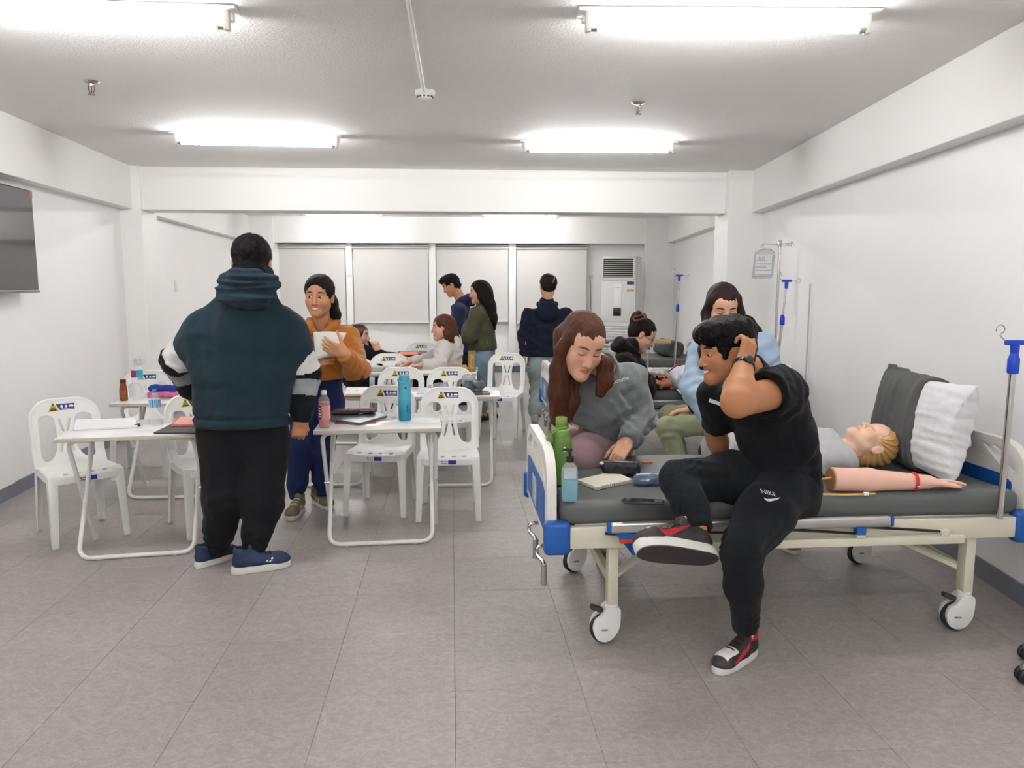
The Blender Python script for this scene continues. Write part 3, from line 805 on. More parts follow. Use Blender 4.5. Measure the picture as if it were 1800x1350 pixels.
def make_chair():
    t = thing('stacking_chair', '', 'chair', (0, 0, 0), 0, 'white stacking chairs')
    bk = link('backrest', chair_back_mesh(), t)
    st = link('seat', chair_seat_mesh(), t)
    for sx in (-1, 1):
        soft(leg_mesh('leg', (sx * .203, -.196, .418), (sx * .212, -.225, 0), sx, -1).build('leg', m_chair, t), .003)
        soft(leg_mesh('leg', (sx * .186, .19, .425), (sx * .196, .235, 0), sx, 1).build('leg', m_chair, t), .003)
    tree = bvh_of(bk.data)
    o = (-.008, 0, .765)
    s1 = decal('sticker', [(-.078, -.024), (-.018, -.024), (-.048, .03)], tree, o, (1, 0, 0), (0, 0, 1), m_stY, bk, .0012, .03, 'yellow warning triangle sticker')
    for (x, y, w, h) in ((-.066, -.02, .036, .009), (-.06, -.007, .024, .006), (-.053, .008, .010, .011)):
        decal('sticker_print', [(x, y), (x + w, y), (x + w, y + h), (x, y + h)], tree, o, (1, 0, 0), (0, 0, 1), m_ink, s1, .002, .03)
    s2 = decal('sticker', [(-.032, .018), (.07, .018), (.07, -.02), (-.012, -.02)], tree, o, (1, 0, 0), (0, 0, 1), m_stB, bk, .001, .03, 'navy blue sticker with white icons')
    for poly in ([(-.008, -.008), (.006, -.008), (.006, .004), (.003, .011), (-.005, .011), (-.008, .004)],
                 [(.016, -.002), (.021, -.008), (.028, -.006), (.031, .002), (.027, .009), (.02, .009)],
                 [(.038, -.003), (.064, -.005), (.066, .004), (.058, .010), (.04, .007)], [(-.004, -.0155), (.062, -.0155), (.062, -.0125), (-.004, -.0125)]):
        decal('sticker_print', poly, tree, o, (1, 0, 0), (0, 0, 1), m_stW, s2, .002, .03)
    tree = bvh_of(st.data)
    s3 = decal('sticker', [(-.05, -.012), (.0, -.012), (.0, .012), (-.05, .012)], tree, (.0, -.2, .387), (1, 0, 0), (0, 0, 1), m_stW, st, .001, .03)
    s4 = decal('sticker', [(0, -.013), (.052, -.013), (.052, .013), (0, .013)], tree, (.0, -.2, .387), (1, 0, 0), (0, 0, 1), mat('sticker_royal', '#23289a', .45), st, .001, .03)
    for (x, y, w, h) in ((-.046, .002, .014, .007), (-.028, .003, .024, .004), (-.046, -.009, .04, .004)):
        decal('sticker_print', [(x, y), (x + w, y), (x + w, y + h), (x, y + h)], tree, (.0, -.2, .387), (1, 0, 0), (0, 0, 1), m_ink, s3, .0018, .03)
    return t
CHAIR = make_chair(); _cu = [False]
def chair(x, y, deg, label):
    o = CHAIR if not _cu[0] else dup(CHAIR); _cu[0] = True
    o.location = (x, y, 0); o.rotation_euler = (0, 0, math.radians(deg)); o['label'] = label; return o
chair(-.42, 5.03, 3, 'white plastic chair behind the table that carries the blue water bottle')
chair(-.885, 5.13, -5, 'white plastic chair whose back is partly hidden by the blue water bottle')
chair(-2.64, 4.57, 44, 'white plastic chair at the left end of the table with the clipped paper pad')
chair(-1.91, 4.74, 40, 'white plastic chair beside the legs of the dark teal hoodie wearer')
chair(-2.97, 6.12, 12, 'white plastic chair behind the brown drink bottle and tall water bottle')
chair(-.95, 6.36, 0, 'white plastic chair just behind the lid of the blue water bottle')
chair(-.53, 6.36, 0, 'white plastic chair behind the pink-capped bottle and plastic bag')
chair(-1.27, 7.72, 0, 'white plastic chair between the mustard hoodie and the white hoodie')
chair(-.10, 7.80, -14, 'white plastic chair standing alone at the aisle end of the tables')
chair(-1.13, 9.42, 0, 'white plastic chair at the rearmost table with colourful folders')
chair(-.47, 9.2, -88, 'white plastic chair between the white hoodie and the navy hoodie, mostly hidden')
chair(-.62, 8.02, -90, 'white plastic chair under the person in the white hoodie')
chair(-1.72, 8.32, 90, 'white plastic chair under the seated person in the black top')

# ------------------------------------------------------------------ folding table
m_top = mat('laminate', '#eeeeec', .12, coat=.3); m_edge = mat('table_edge', '#bdb7ae', .5); m_tleg = mat('painted_tube', '#e4e3e0', .3); m_blk = mat('black_plastic', '#1c1b1d', .45)
def make_table():
    t = thing('folding_table', '', 'table', (0, 0, 0), 0, 'white folding tables')
    W, D, H = .36, .275, .70
    MB().bx(-W, W, -D, D, H - .004, H, .002).build('tabletop', m_top, t)
    MB().bx(-W - .002, W + .002, -D - .002, D + .002, H - .024, H - .004, .003).build('edge_band', m_edge, t)
    p = rounded([(-.30, .19, .672), (-.30, -.22, .014), (.30, -.22, .014), (.30, .19, .672)], .07, 6)
    MB().tube(p, .0125, 10).build('leg_frame', m_tleg, t)
    for s in (-1, 1):
        p = rounded([(s * .2, -.19, .668), (s * .325, -.19, .668), (s * .325, .16, .008)], .06, 6)
        MB().tube(p, .0125, 10).build('leg', m_tleg, t)
        MB().lathe([(.015, 0), (.015, .03), (.013, .032)], (s * .325, .164, 0), n=10).build('foot_cap', m_tleg, t)
        MB().box((s * .2, -.22, .006), (.02, .02, .012), .004).build('foot_pad', m_tleg, t)
        MB().tube([(s * .29, -.02, .335), (s * .34, -.02, .335)], .008, 8).build('pivot', m_steel, t)
        MB().box((s * .30, .185, .668), (.03, .05, .016), .003).build('bracket', m_steel, t)
        MB().tube([(s * .27, .02, .665), (s * .30, .045, .43)], .009, 8).build('brace', m_tleg, t)
    return t
TABLE = make_table(); _tu = [False]
def table(x, y, deg, label):
    o = TABLE if not _tu[0] else dup(TABLE); _tu[0] = True
    o.location = (x, y, 0); o.rotation_euler = (0, 0, math.radians(deg)); o['label'] = label; return o
def front_mid(xa, ya, xb, yb):
    a = math.atan2(yb - ya, xb - xa); c = Vector(((xa + xb) / 2, (ya + yb) / 2, 0)) + Vector((-math.sin(a), math.cos(a), 0)) * .275
    return c.x, c.y, math.degrees(a)
M1 = front_mid(-1.115, 4.26, -.405, 4.345); L1 = front_mid(-2.446, 4.02, -1.726, 4.17)
table(*M1, 'white folding table with the blue water bottle and black folders')
table(*L1, 'white folding table with the clipped paper pad and dark folder')
L2 = (-2.45, 5.57, 3.0); T2b = (-.46, 5.9, 2); T2a = (-1.44, 5.9, 2); T3b = (-.70, 7.47, 1); T3a = (-1.56, 7.47, 1); T4 = (-1.1, 9.0 + .1, 0); L3 = (-2.62, 7.0, 3)
table(*L2, 'white folding table with the brown drink bottle and pink pouch')
table(*T2b, 'white folding table with the pink-capped bottle and plastic bag')
table(*T2a, 'white folding table with the printed sheet and red folder')
table(*T3b, 'white folding table with the tan upright box')
table(*T3a, 'white folding table with the grey flat case')
table(*T4, 'white folding table with the colourful folders, rearmost of all')
table(*L3, 'white folding table behind the elbow of the dark teal hoodie wearer')

# ------------------------------------------------------------------ hospital bed
m_cream = mat('bed_enamel', '#d8d5c2', .35); m_abs = mat('bed_abs', '#e2e0d8', .35); m_blue = mat('bed_blue', '#1d57a5', .35)
m_matt = mat('mattress_cover', '#5c605f', .55, bump=(60, .08), var=(3, .05)); m_alu = mat('aluminium', '#c6c5c4', .32, metal=.85); m_red = mat('lock_red', '#c8321f', .4)
m_cast = mat('caster_white', '#e6e6e4', .3); m_tyre = mat('tyre_grey', '#2a292a', .6); m_chrome = mat('chrome', '#c9c7c4', .15, metal=1)
def board(t, x, foot):
    W = .86; h = .385
    out = rpoly([(-.0, 0), (W, 0), (W, h), (0, h)], [.02, .02, .19, .19], 8)
    holes = []
    for s in (0, 1):
        q = rpoly([(.07, .245), (.13, .245), (.29, .345), (.19, .345), (.07, .285)], .02, 3)
        holes.append([(W - a, b) for a, b in q][::-1] if s else q)
    holes.append(rpoly([(.36, .30), (.50, .30), (.50, .345), (.36, .345)], .02, 4))
    nm = 'footboard' if foot else 'headboard'
    b = soft(holed([out] + holes, -.02, .02, YZ, (x, .01, .44)).build(nm, m_abs, t), .012, 3)
    s = -1 if foot else 1
    for side in (-1, 1):
        MB().prism(rpoly([(.08, .035), (.78, .035), (.78, .205), (.70, .228), (.16, .228), (.08, .205)], .015, 3), -.002, .002, R=YZ, c=(x + side * .0215, .01, .44)).build('panel', m_blue, b, label='blue inset panel')
    if foot:
        MB().bx(x - .03, x - .0238, .36, .50, .50, .63, .003).build('card_holder', mat('clear_card', '#b9cbe0', .2), b)
    return b
def caster(t, x, y, a):
    c = thing('tmp', '', ''); bpy.data.objects.remove(c)
    R = np.array(Matrix.Rotation(a, 3, 'Z')); q = lambda v: R @ np.array(v, float) + np.array([x, y, 0])
    # shell: round white housing around a 125 mm wheel, local x = rolling direction
    prof = [(.062 * math.cos(u), .062 + .062 * math.sin(u)) for u in np.linspace(math.radians(-145), math.radians(60), 14)] 
    poly = [(-.045, .035), (-.058, .075), (-.045, .115), (-.015, .13), (.0, .165), (.062, .165), (.062, .10), (.055, .06), (.03, .025), (.0, .012), (-.03, .02)]
    Rx = R @ XZ
    h = None
    for s in (-1, 1):
        ob = soft(MB().prism(rpoly(poly, .02, 4), -.009, .009, R=Rx, c=q((0, s * .026, 0))).build('caster_housing', m_cast, t), .006, 2)
        if s < 0: h = ob
        nrm = R @ np.array([0, s, 0.])
        MB().box(q((-.008, s * .0352, .068)), (.022, .0015, .012), 0, R).build('maker_mark', mat('mark_pale', '#d8d8d8', .4), ob)
    n0 = R @ np.array([0, -1., 0]); xx = R @ np.array([1., 0, 0])
    text('lettering', 'MEDIK', .011, m_blk, q((-.008, -.0362, .068)), xx, (0, 0, 1), h)
    MB().lathe([(.03, -.015), (.057, -.016), (.0625, -.010), (.0625, .010), (.057, .016), (.03, .015)], q((0, 0, .0625)), 24, R=Rx).build('wheel', m_tyre, t)
    MB().box(q((.028, 0, .15)), (.068, .05, .036), .014, R).build('caster_bracket', m_cast, t)
    MB().lathe([(.03, .165), (.03, .175), (.024, .182)], q((.03, 0, 0)), 20).build('swivel_collar', m_cast, t)
    MB().box(q((-.035, 0, .152)), (.055, .035, .02), .006, R @ np.array(Matrix.Rotation(.35, 3, 'Y'))).build('brake_pedal', mat('pedal_brown', '#3a302c', .5), t)
def make_bed(loc, deg, label, near_rail_up=False, far_rail=True):
    t = thing('hospital_bed', label, 'bed', loc, math.radians(deg), 'hospital beds')
    L, W = 2.08, .88
    for y in (0, W): MB().bx(.06, L - .02, y - .02, y + .02, .43, .52, .004).build('side_beam', m_cream, t)
    for x in (.08, .7, 1.35, L - .04): MB().bx(x - .025, x + .025, .0, W, .44, .51, .003).build('cross_beam', m_cream, t)
    MB().bx(.1, L - .05, .03, W - .03, .505, .522, .004).build('bed_platform', m_abs, t)
    for i, x in enumerate((.26, 1.83)):
        for j, y in enumerate((.03, W - .03)):
            MB().bx(x - .022, x + .022, y - .028, y + .028, .175, .44, .004).build('leg', m_cream, t)
            MB().bx(x - .05, x + .05, y - .035, y + .035, .424, .432, .002).build('leg_plate', m_cream, t)
            caster(t, x - .03, y, math.radians([[4, 25], [-6, 12]][i][j]))
        MB().bx(x - .015, x + .015, .05, W - .05, .25, .29, .003).build('leg_brace', m_cream, t)
        d = 1 if i == 0 else -1
        MB().tube([(x, .06, .27), (x + d * .45, .35, .45)], .018, 6).build('diagonal_brace', m_cream, t)
    board(t, .0, True); board(t, L + .0, False)
    for x, s in ((.02, 1), (L - .02, -1)):
        for y in (-.0, W):
            MB().bx(x - .055, x + .055, y - .034, y + .034, .405, .545, .02, seg=3).build('corner_bumper', m_blue, t)
    F = Field((.0, -.05, .49), (2.1, .95, .70), .014)
    F.box((1.04, .44, .572), (1.0, .435, .052), None, .035, 0)
    F.displace(wav(5, .5, .003, 4)); v, f = F.mesh()
    link('mattress', mesh_from('mattress', smoothv(v, f, 1), f, m_matt), t)
    # folding side rails
    for y, s, up in ((0, -1, near_rail_up), (W, 1, near_rail_up)):
        yy = y + s * .055; zt = .53 if not up else .80
        rail = soft(MB().bx(.23, 1.42, yy - .016, yy + .016, zt - .025, zt + .022, .0).build('side_rail', m_alu, t), .012, 4)
        for x in (.226, 1.424): MB().bx(x - .008, x + .008, yy - .015, yy + .015, zt - .024, zt + .021, .006).build('rail_cap', m_blue, rail)
        low = MB().bx(.50 if not up else .3, 1.75 if not up else 1.5, yy - .012, yy + .018, .425, .46, .004).build('lower_rail', m_cream, t)
        for k in range(4):
            x0 = .55 + k * .37
            if up:
                x0 = .35 + k * .33
                MB().tube([(x0, yy, .45), (x0, yy, zt)], .009, 8).build('rail_post', m_alu, t)
            else: MB().tube([(x0 + .02, yy + s * .0, .475), (x0 - .34, yy, .505)], .006, 6).build('rail_post', m_blk, t)
            if not up: MB().bx(x0 - .018, x0 + .018, yy - .014, yy + .012, .46, .485, .003).build('rail_bracket', m_cream, t)
            if k < 3 or up: MB().bx(x0 - .02, x0 + .02, yy - .018, yy + .018, zt - .055, zt - .022, .004).build('rail_clamp', m_blue, t)
        if not up:
            lk = MB().prism(rpoly([(0, .09), (.15, .09), (.15, .045), (.115, .045), (.115, .0), (.075, 0), (.075, .06), (.03, .07)], .006, 3), -.014, .014, R=XZ, c=(.245, yy, .415)).build('rail_lock', m_blue, t)
            MB().bx(.27, .335, yy - .018, yy + .01, .465, .485, .004).build('release_lever', m_red, lk)
            MB().bx(.40, .46, yy - .014, yy + .014, .45, .49, .005).build('rail_hinge', m_blue, t)
    for y in (.12, .44):
        p = rounded([(.06, y, .40), (-.05, y, .40), (-.05, y + .0, .36), (-.03, y - .1, .36), (-.03, y - .1, .27)], .02, 4)
        cr = MB().tube(p, .009, 8).build('crank_handle', m_chrome, t)
        MB().tube([(-.03, y - .1, .355), (-.03, y - .1, .265)], .013, 8).build('grip', m_steel, cr)
    return t
BED1 = make_bed((.165, 3.07, 0), 4.5, 'cream and blue hospital bed carrying the person in the black T-shirt')
BED2 = make_bed((.35, 6.45, 0), 3.5, 'cream and blue hospital bed carrying the red basin')
BED3 = make_bed((.32, 9.35, 0), 3.0, 'cream and blue hospital bed farthest off with its side rails raised', True)

# ------------------------------------------------------------------ infusion poles
m_iv = mat('iv_blue', '#1440b8', .35)
def iv_pole(label, base, top_z, blue_top, mid, lean=0.0, r=.0125, hooks=((-.05, 0), (.09, 0))):
    t = thing('infusion_pole', label, 'infusion pole', base, 0, 'infusion poles on the beds')
    h = top_z - base[2]; P = lambda z: (lean * z, 0, z)
    hm = mid - base[2]
    MB().tube([P(0), P(hm)], r, 12).build('lower_tube', m_chrome, t)
    MB().tube([P(hm), P(h - .06)], r * .72, 12).build('upper_tube', m_chrome, t)
    MB().lathe([(r * 1.5, -.04), (r * 1.7, -.03), (r * 1.7, .02), (r * 1.35, .035), (r * 1.1, .05)], P(hm), 14).build('height_collar', m_iv, t)
    c = P(h - .06)
    mb = MB(); mb.lathe([(r * 1.1, -.03), (r * 1.3, .0), (r * 1.3, .03)], c, 12); mb.box((c[0], 0, c[2] + .035), (.085, .022, .022), .006); mb.build('hook_block', m_iv, t)
    for s in (-1, 1):
        a = Vector((c[0] + s * .035, 0, c[2] + .035))
        if s < 0: pts = [a, a + Vector((-.03, .0, .03))] + [a + Vector((-.03 + .018 * math.cos(u), 0, .055 + .018 * math.sin(u))) for u in np.linspace(-1.5, 3.6, 10)]
        else: pts = [a, a + Vector((.05, 0, 0))] + [a + Vector((.065 + .018 * math.cos(u), 0, .0 + .018 * math.sin(u))) for u in np.linspace(-3.1, 2.2, 10)]
        MB().tube(pts, .0028, 6).build('hook', m_chrome, t)
    return t
bt = PY(1757, 908, 3.19); tp = PY(1787, 600, 3.19)
iv_pole('chrome infusion pole with a blue head on the near bed', (bt.x, bt.y, .52), tp.z + .02, 0, PY(1786, 640, 3.19).z, (tp.x - bt.x) / (tp.z - bt.z) * .6, .0135)
b2 = PY(1374, 640, 6.4); t2 = PY(1387, 490, 6.4)
iv_pole('chrome infusion pole with blue fittings on the second bed near the column', (b2.x, 6.4 + .18, .52), t2.z + .01, 0, PY(1382, 565, 6.4).z, .075, .0125)
b3 = PY(1187, 605, 9.4); t3 = PY(1194, 482, 9.4)
iv_pole('chrome infusion pole with blue fittings on the farthest bed', (b3.x, 9.42, .52), t3.z + .01, 0, PY(1190, 542, 9.4).z, .03, .0125)
# standing pole with the bag
pt = PY(1364, 428, 6.95); hz = pt.z - .68
st = thing('drip_stand', 'steel drip pole with wire arms clamped to the second bed head, holding a bag', 'drip pole', (2.383, 6.95, .68))
MB().tube([(0, 0, 0), (0, 0, hz)], .013, 10).build('pole', m_chrome, st)
MB().bx(-.022, .022, -.022, .022, .06, .16, .008).build('clamp', m_blk, st)
MB().tube([(-.16, 0, hz - .035), (-.165, 0, hz - .015), (-.14, 0, hz - .005), (0, 0, hz - .01), (.06, .02, hz - .0), (.11, .03, hz + .005), (.12, .03, hz - .025), (.09, .0, hz - .02), (.06, 0, hz - .01)], .004, 6).build('wire_arm', m_chrome, st)
MB().tube([(.02, -.02, hz - .03), (.07, -.03, hz - .01), (.10, -.03, hz + .01), (.12, -.02, hz - .01)], .004, 6).build('wire_arm', m_chrome, st)
MB().bx(-.016, .016, -.016, .016, hz - .03, hz + .03, .004).build('top_block', m_steel, st)
bg = PY(1342, 437, 6.93); bz = PY(1342, 490, 6.93).z
bag = thing('drip_bag', 'clear flat drip bag with a printed label hanging from the drip stand', 'drip bag', (bg.x, 6.93, bz))
bh = bg.z - bz
m_bag = mat('bag_film', '#dfe0e6', .25, trans=.35, alpha=.8); m_bagp = mat('bag_label', '#e6e6ea', .5); m_bagi = mat('bag_ink', '#aeb0ba', .6); m_bage = mat('bag_seam', '#b6b8c0', .4)
MB().prism(rpoly([(-.10, 0), (.085, -.0), (.105, bh * .86), (.06, bh), (-.03, bh), (-.085, bh * .86)], .03, 4), -.012, .012, R=XZ, bevel=.006).build('bag', m_bag, bag)
MB().tube([(-.095, -.013, .03), (-.08, -.013, bh * .85), (-.03, -.013, bh * .98), (.06, -.013, bh * .98), (.099, -.013, bh * .85), (.08, -.013, .02), (-.095, -.013, .02)], .004, 5).build('seam', m_bage, bag)
MB().bx(-.07, .075, -.016, -.0125, .04, bh * .8).build('label_sheet', m_bagp, bag)
text('lettering', 'AB', .06, m_bagi, (-.02, -.0165, bh * .66), (1, 0, 0), (0, 0, 1), bag)
for k in range(4): MB().bx(-.065, .07 - .04 * (k % 2), -.0172, -.0158, .07 + k * .028, .078 + k * .028).build('text_line', m_bagi, bag)
MB().tube([(.02, 0, bh - .01), (.01, 0, bh + .05)], .003, 5).build('hanger', m_chrome, bag)
# wheeled stand just entering the frame on the right
c = PZ(1800, 1205, .0)
ws = thing('wheeled_stand', 'wheeled equipment stand with black casters at the edge of the floor', 'stand', (c.x + .20, c.y + .02, 0))
for k in range(5):
    a = math.pi + k * 2 * math.pi / 5; ex, ey = .185 * math.cos(a), .185 * math.sin(a)
    MB().tube([(0, 0, .12), (ex * .5, ey * .5, .11), (ex, ey, .09)], .014, 8).build('base_arm', m_steel, ws)
    for s in (-1, 1):
        MB().lathe([(.012, -.009), (.028, -.010), (.032, -.006), (.032, .006), (.028, .010), (.012, .009)], (ex, ey + s * .014, .032), 16, R=XZ).build('wheel', m_tyre, ws)
    MB().lathe([(.011, .03), (.02, .05), (.02, .07), (.008, .09)], (ex, ey, 0), 12).build('caster_stem', m_steel, ws)
MB().tube([(0, 0, .1), (0, 0, 1.25)], .016, 10).build('pole', m_chrome, ws)
MB().tube([(-.1, 0, 1.25), (.1, 0, 1.25)], .006, 8).build('hook_bar', m_chrome, ws)

# ------------------------------------------------------------------ people: sculpting library
V3 = lambda v: np.array(v, float)
def lerp(a, b, t): return V3(a) * (1 - t) + V3(b) * t
def unit(v): v = V3(v); return v / np.linalg.norm(v)
def colr(h): return np.array(lin(h)[:3])
def skin_mat(): return mat('skin', '#c08a68', .5, attr='Col', bump=(180, .06), sss=.08, spec=.35)
SK = dict(tan='#bd8866', brown='#a06c47', fair='#cf9f86', warm='#c28c6a', doll='#e6bda2')
def head_field(c, R, s, neck, res, fem=True, neckr=None, lips=1.0):
    T = lambda p: V3(c) + R @ (V3(p) * s)
    lo = np.minimum(V3(c) - .165 * s, V3(neck) - .07); hi = np.maximum(V3(c) + .165 * s, V3(neck) + .07)
    F = Field(lo, hi, res); nr = neckr or (.049 if fem else .058)
    E = lambda p, r, k=.02, op='add': F.ell(T(p), V3(r) * s, R, k * s, op)
    C = lambda a, b, ra, rb, k=.02, op='add': F.cap(T(a), T(b), ra * s, rb * s, k * s, op)
    E((0, -.012, .035), (.076, .096, .084)); E((0, .028, -.03), (.062, .066, .085), .03)
    jw = .05 if fem else .056
    for x in (-1, 1):
        C((x * jw, .008, -.055), (0, .066, -.096), .021, .02, .03); E((x * .04, .058, -.03), (.024, .024, .024), .03)
    E((0, .04, .045), (.06, .05, .045), .03)
    for x in (-1, 1):
        C((x * .014, .084, .021), (x * .045, .068, .02), .009, .008, .015)
        E((x * .031, .097, .0), (.0175, .014, .010), .012, 'sub'); E((x * .031, .0745, -.001), (.0155, .0125, .0125), .004)
    F.cap(T((0, .087, .014)), T((0, .107, -.035)), .0075 * s, .0115 * s, .012 * s)
    for x in (-1, 1): E((x * .0125, .096, -.040), (.0085, .010, .0075), .006); E((x * .006, .106, -.0445), (.003, .004, .003), .002, 'sub')
    for x in (-1, 1): C((x * .021, .082, -.0665), (0, .0925, -.0625), .0035, .005 * lips, .006); C((x * .018, .082, -.070), (0, .0905, -.0735), .0035, .0062 * lips, .006)
    C((-.021, .0895, -.0675), (.021, .0895, -.0675), .0017, .0017, .003, 'sub'); C((-.012, .097, -.0675), (.012, .097, -.0675), .0018, .0018, .003, 'sub')
    E((0, .076, -.100), (.02, .016, .015), .02)
    for x in (-1, 1):
        Re = R @ np.array(Matrix.Rotation(x * .25, 3, 'Z'))
        F.ell(T((x * .0775, -.01, -.008)), V3((.009, .018, .031)) * s, Re, .008 * s); F.ell(T((x * .088, -.006, -.006)), V3((.006, .009, .017)) * s, Re, .004 * s, 'sub')
    F.cap(T((0, -.022, -.05)), V3(neck), nr * s, nr * 1.12, .03)
    return F
def head_paint(V, c, R, s, base, lip, brow, eye_line=None, blush=.06, smile=False):
    P = ((V - V3(c)) @ R) / s; x, y, z = P[:, 0], P[:, 1], P[:, 2]; b = colr(base); col = np.tile(b, (len(V), 1))
    def mixin(w, h): 
        nonlocal col
        w = np.clip(w, 0, 1)[:, None]; col = col * (1 - w) + colr(h)[None] * w
    ax = np.abs(x); fr = (y > .05)
    mixin(np.exp(-(((ax - .042) / .02) ** 2 + ((z + .028) / .018) ** 2)) * .28 * fr, '#b5604a')
    mixin(np.exp(-((x / .014) ** 2 + ((z + .036) / .012) ** 2)) * .15 * fr, '#b5604a')
    zm = z + .068 - (9 * x * x if smile else 0)
    mixin((1.25 - np.sqrt((x / (.029 if smile else .0225)) ** 2 + (zm / .0098) ** 2)) * (2.4 if smile else 1.7) * fr, lip)
    if smile: mixin((1.2 - np.sqrt((x / .021) ** 2 + ((zm - .0005) / .0045) ** 2)) * 3 * fr, '#e6ded6')
    if brow:
        zb = .0245 + .004 * (1 - ((ax - .032) / .022) ** 2) - .05 * np.maximum(0, ax - .04)
        mixin((1.3 - np.sqrt(((ax - .032) / .020) ** 2 + ((z - zb) / .0042) ** 2)) * 2.2 * fr, brow)
    if eye_line:
        zl = -.0035 + 8 * (ax - .031) ** 2
        mixin((1.3 - np.sqrt(((ax - .031) / .0145) ** 2 + ((z - zl) / .0026) ** 2)) * 2.2 * fr, eye_line)
    return col
def hand_prims(F, wrist, d, n, side, curl=(25, 25, 25, 25), thumb=(35, 20), sz=1.0, spread=3.0, w_r=.026, thumb_out=.75):
    """side: +1 left hand, -1 right hand (thumb side along local x)"""
    R = basis(d, n); T = lambda p: V3(wrist) + R @ (V3(p) * sz); ts = side
    F.ecap(T((0, -.03, 0)), T((0, .02, 0)), w_r * sz, .031 * sz, R[:, 0], .68, .015)
    F.box(T((0, .05, 0)), V3((.038, .044, .0135)) * sz, R, .0125 * sz, .012)
    F.ell(T((ts * .024, .03, -.008)), V3((.018, .03, .014)) * sz, R, .012)
    for i, (x, L) in enumerate(((.029, .070), (.010, .078), (-.0095, .073), (-.028, .058))):
        p = V3((ts * x, .086, .001)); a = 0; pts = [T(p)]; yaw = ts * math.radians(spread) * (1.5 - i)
        for seg, bend in zip((.46, .30, .24), (.9, 1.1, .7)):
            a += math.radians(curl[i]) * bend
            p = p + V3((math.sin(yaw) * math.cos(a), math.cos(yaw) * math.cos(a), -math.sin(a))) * L * seg; pts.append(T(p))
        F.chain(pts, [.0095 * sz, .0085 * sz, .008 * sz, .0068 * sz], .0035)
    a = math.radians(thumb[0]); b = math.radians(thumb[1])
    p = V3((ts * .028, .022, -.006)); pts = [T(p)]; dx = V3((ts * math.sin(a) * thumb_out, math.cos(a), -.35 * math.sin(a)))
    for k, seg in enumerate((.042, .033, .026)):
        q = unit(dx); p = p + q * seg; pts.append(T(p)); dx = dx + V3((-ts * math.sin(b) * .6, .1, -math.sin(b) * .5))
    F.chain(pts, [.0125 * sz, .0105 * sz, .0095 * sz, .0075 * sz], .006)
    return T
def arm_field(sh, el, wr, r, hand, res):
    pts = [V3(p) for p in (sh, el, wr)]
    d = unit(hand['d']); end = V3(wr) + d * .2 * hand.get('sz', 1)
    lo = np.min(pts + [end], 0) - .13; hi = np.max(pts + [end], 0) + .13
    F = Field(lo, hi, res)
    F.cap(sh, el, r[0], r[1], .02); mid = lerp(el, wr, .3)
    F.cap(el, mid, r[1] * .98, r[1] * 1.0, .02); F.cap(mid, wr, r[1] * 1.0, r[2], .02)
    hand_prims(F, V3(wr) + d * .0, d, hand['n'], hand['side'], hand.get('curl', (25,) * 4), hand.get('thumb', (35, 20)), hand.get('sz', 1.0), hand.get('spread', 3), r[2], hand.get('tout', .75))
    return F
def rings(a, b, at, width, lam, amp, rad=.2, seed=0):
    a = V3(a); b = V3(b); L = np.linalg.norm(b - a); w = (b - a) / L
    u = unit(np.cross(w, [.3, .5, .8])); v = np.cross(w, u)
    def fn(P):
        q = P - a; s = q @ w; x, y = q @ u, q @ v; th = np.arctan2(y, x); rr = np.sqrt(x * x + y * y)
        wt = np.exp(-((s - at * L) / width) ** 2) * (rr < rad)
        return .75 * amp * wt * (.45 + .55 * np.sin(1.5 * th + 2.1 * seed + 14 * s)) * np.sin(2 * np.pi * s / lam * (1 + .25 * np.sin(th + seed)) + 2.2 * np.sin(th + seed) + 1.1 * np.sin(2 * th + 2 * seed))
    return fn
def eyes(parent, c, R, s, base, iris='#2a1a12', size=1.0, gaze=(0, 0)):
    m_w = mat('eye_white', '#cfc6bf', .25); m_i = mat('iris_dark', iris, .15)
    for x in (-1, 1):
        p = V3(c) + R @ (V3((x * .031, .0795, -.001)) * s) - base
        o = MB(); v = []; f = []; mi = []
        o.lathe([(1e-5, -1)] + [(math.sin(t), -math.cos(t)) for t in np.linspace(.3, 2.85, 10)] + [(1e-5, 1)], (0, 0, 0), 16)
        vv = [V3(p) + R @ (V3((q[0] * .0128, q[1] * .0088, q[2] * .0062)) * s * size) for q in o.v]
        e = MB(); e.raw(vv, o.f, 0, True); ob = e.build('eye', m_w, parent)
        ic = V3(c) + R @ (V3((x * .031 + gaze[0], .0884, -.001 + gaze[1])) * s) - base
        o2 = MB().lathe([(1e-5, 0.0016), (.0036, .0010), (.0060, -.0006)], (0, 0, 0), 14, R=R @ np.array([[1, 0, 0], [0, 0, 1], [0, -1, 0]], float)); 
        e2 = MB(); e2.raw([V3(q) * s + ic for q in o2.v], o2.f, 0, True); e2.build('iris', m_i, ob)
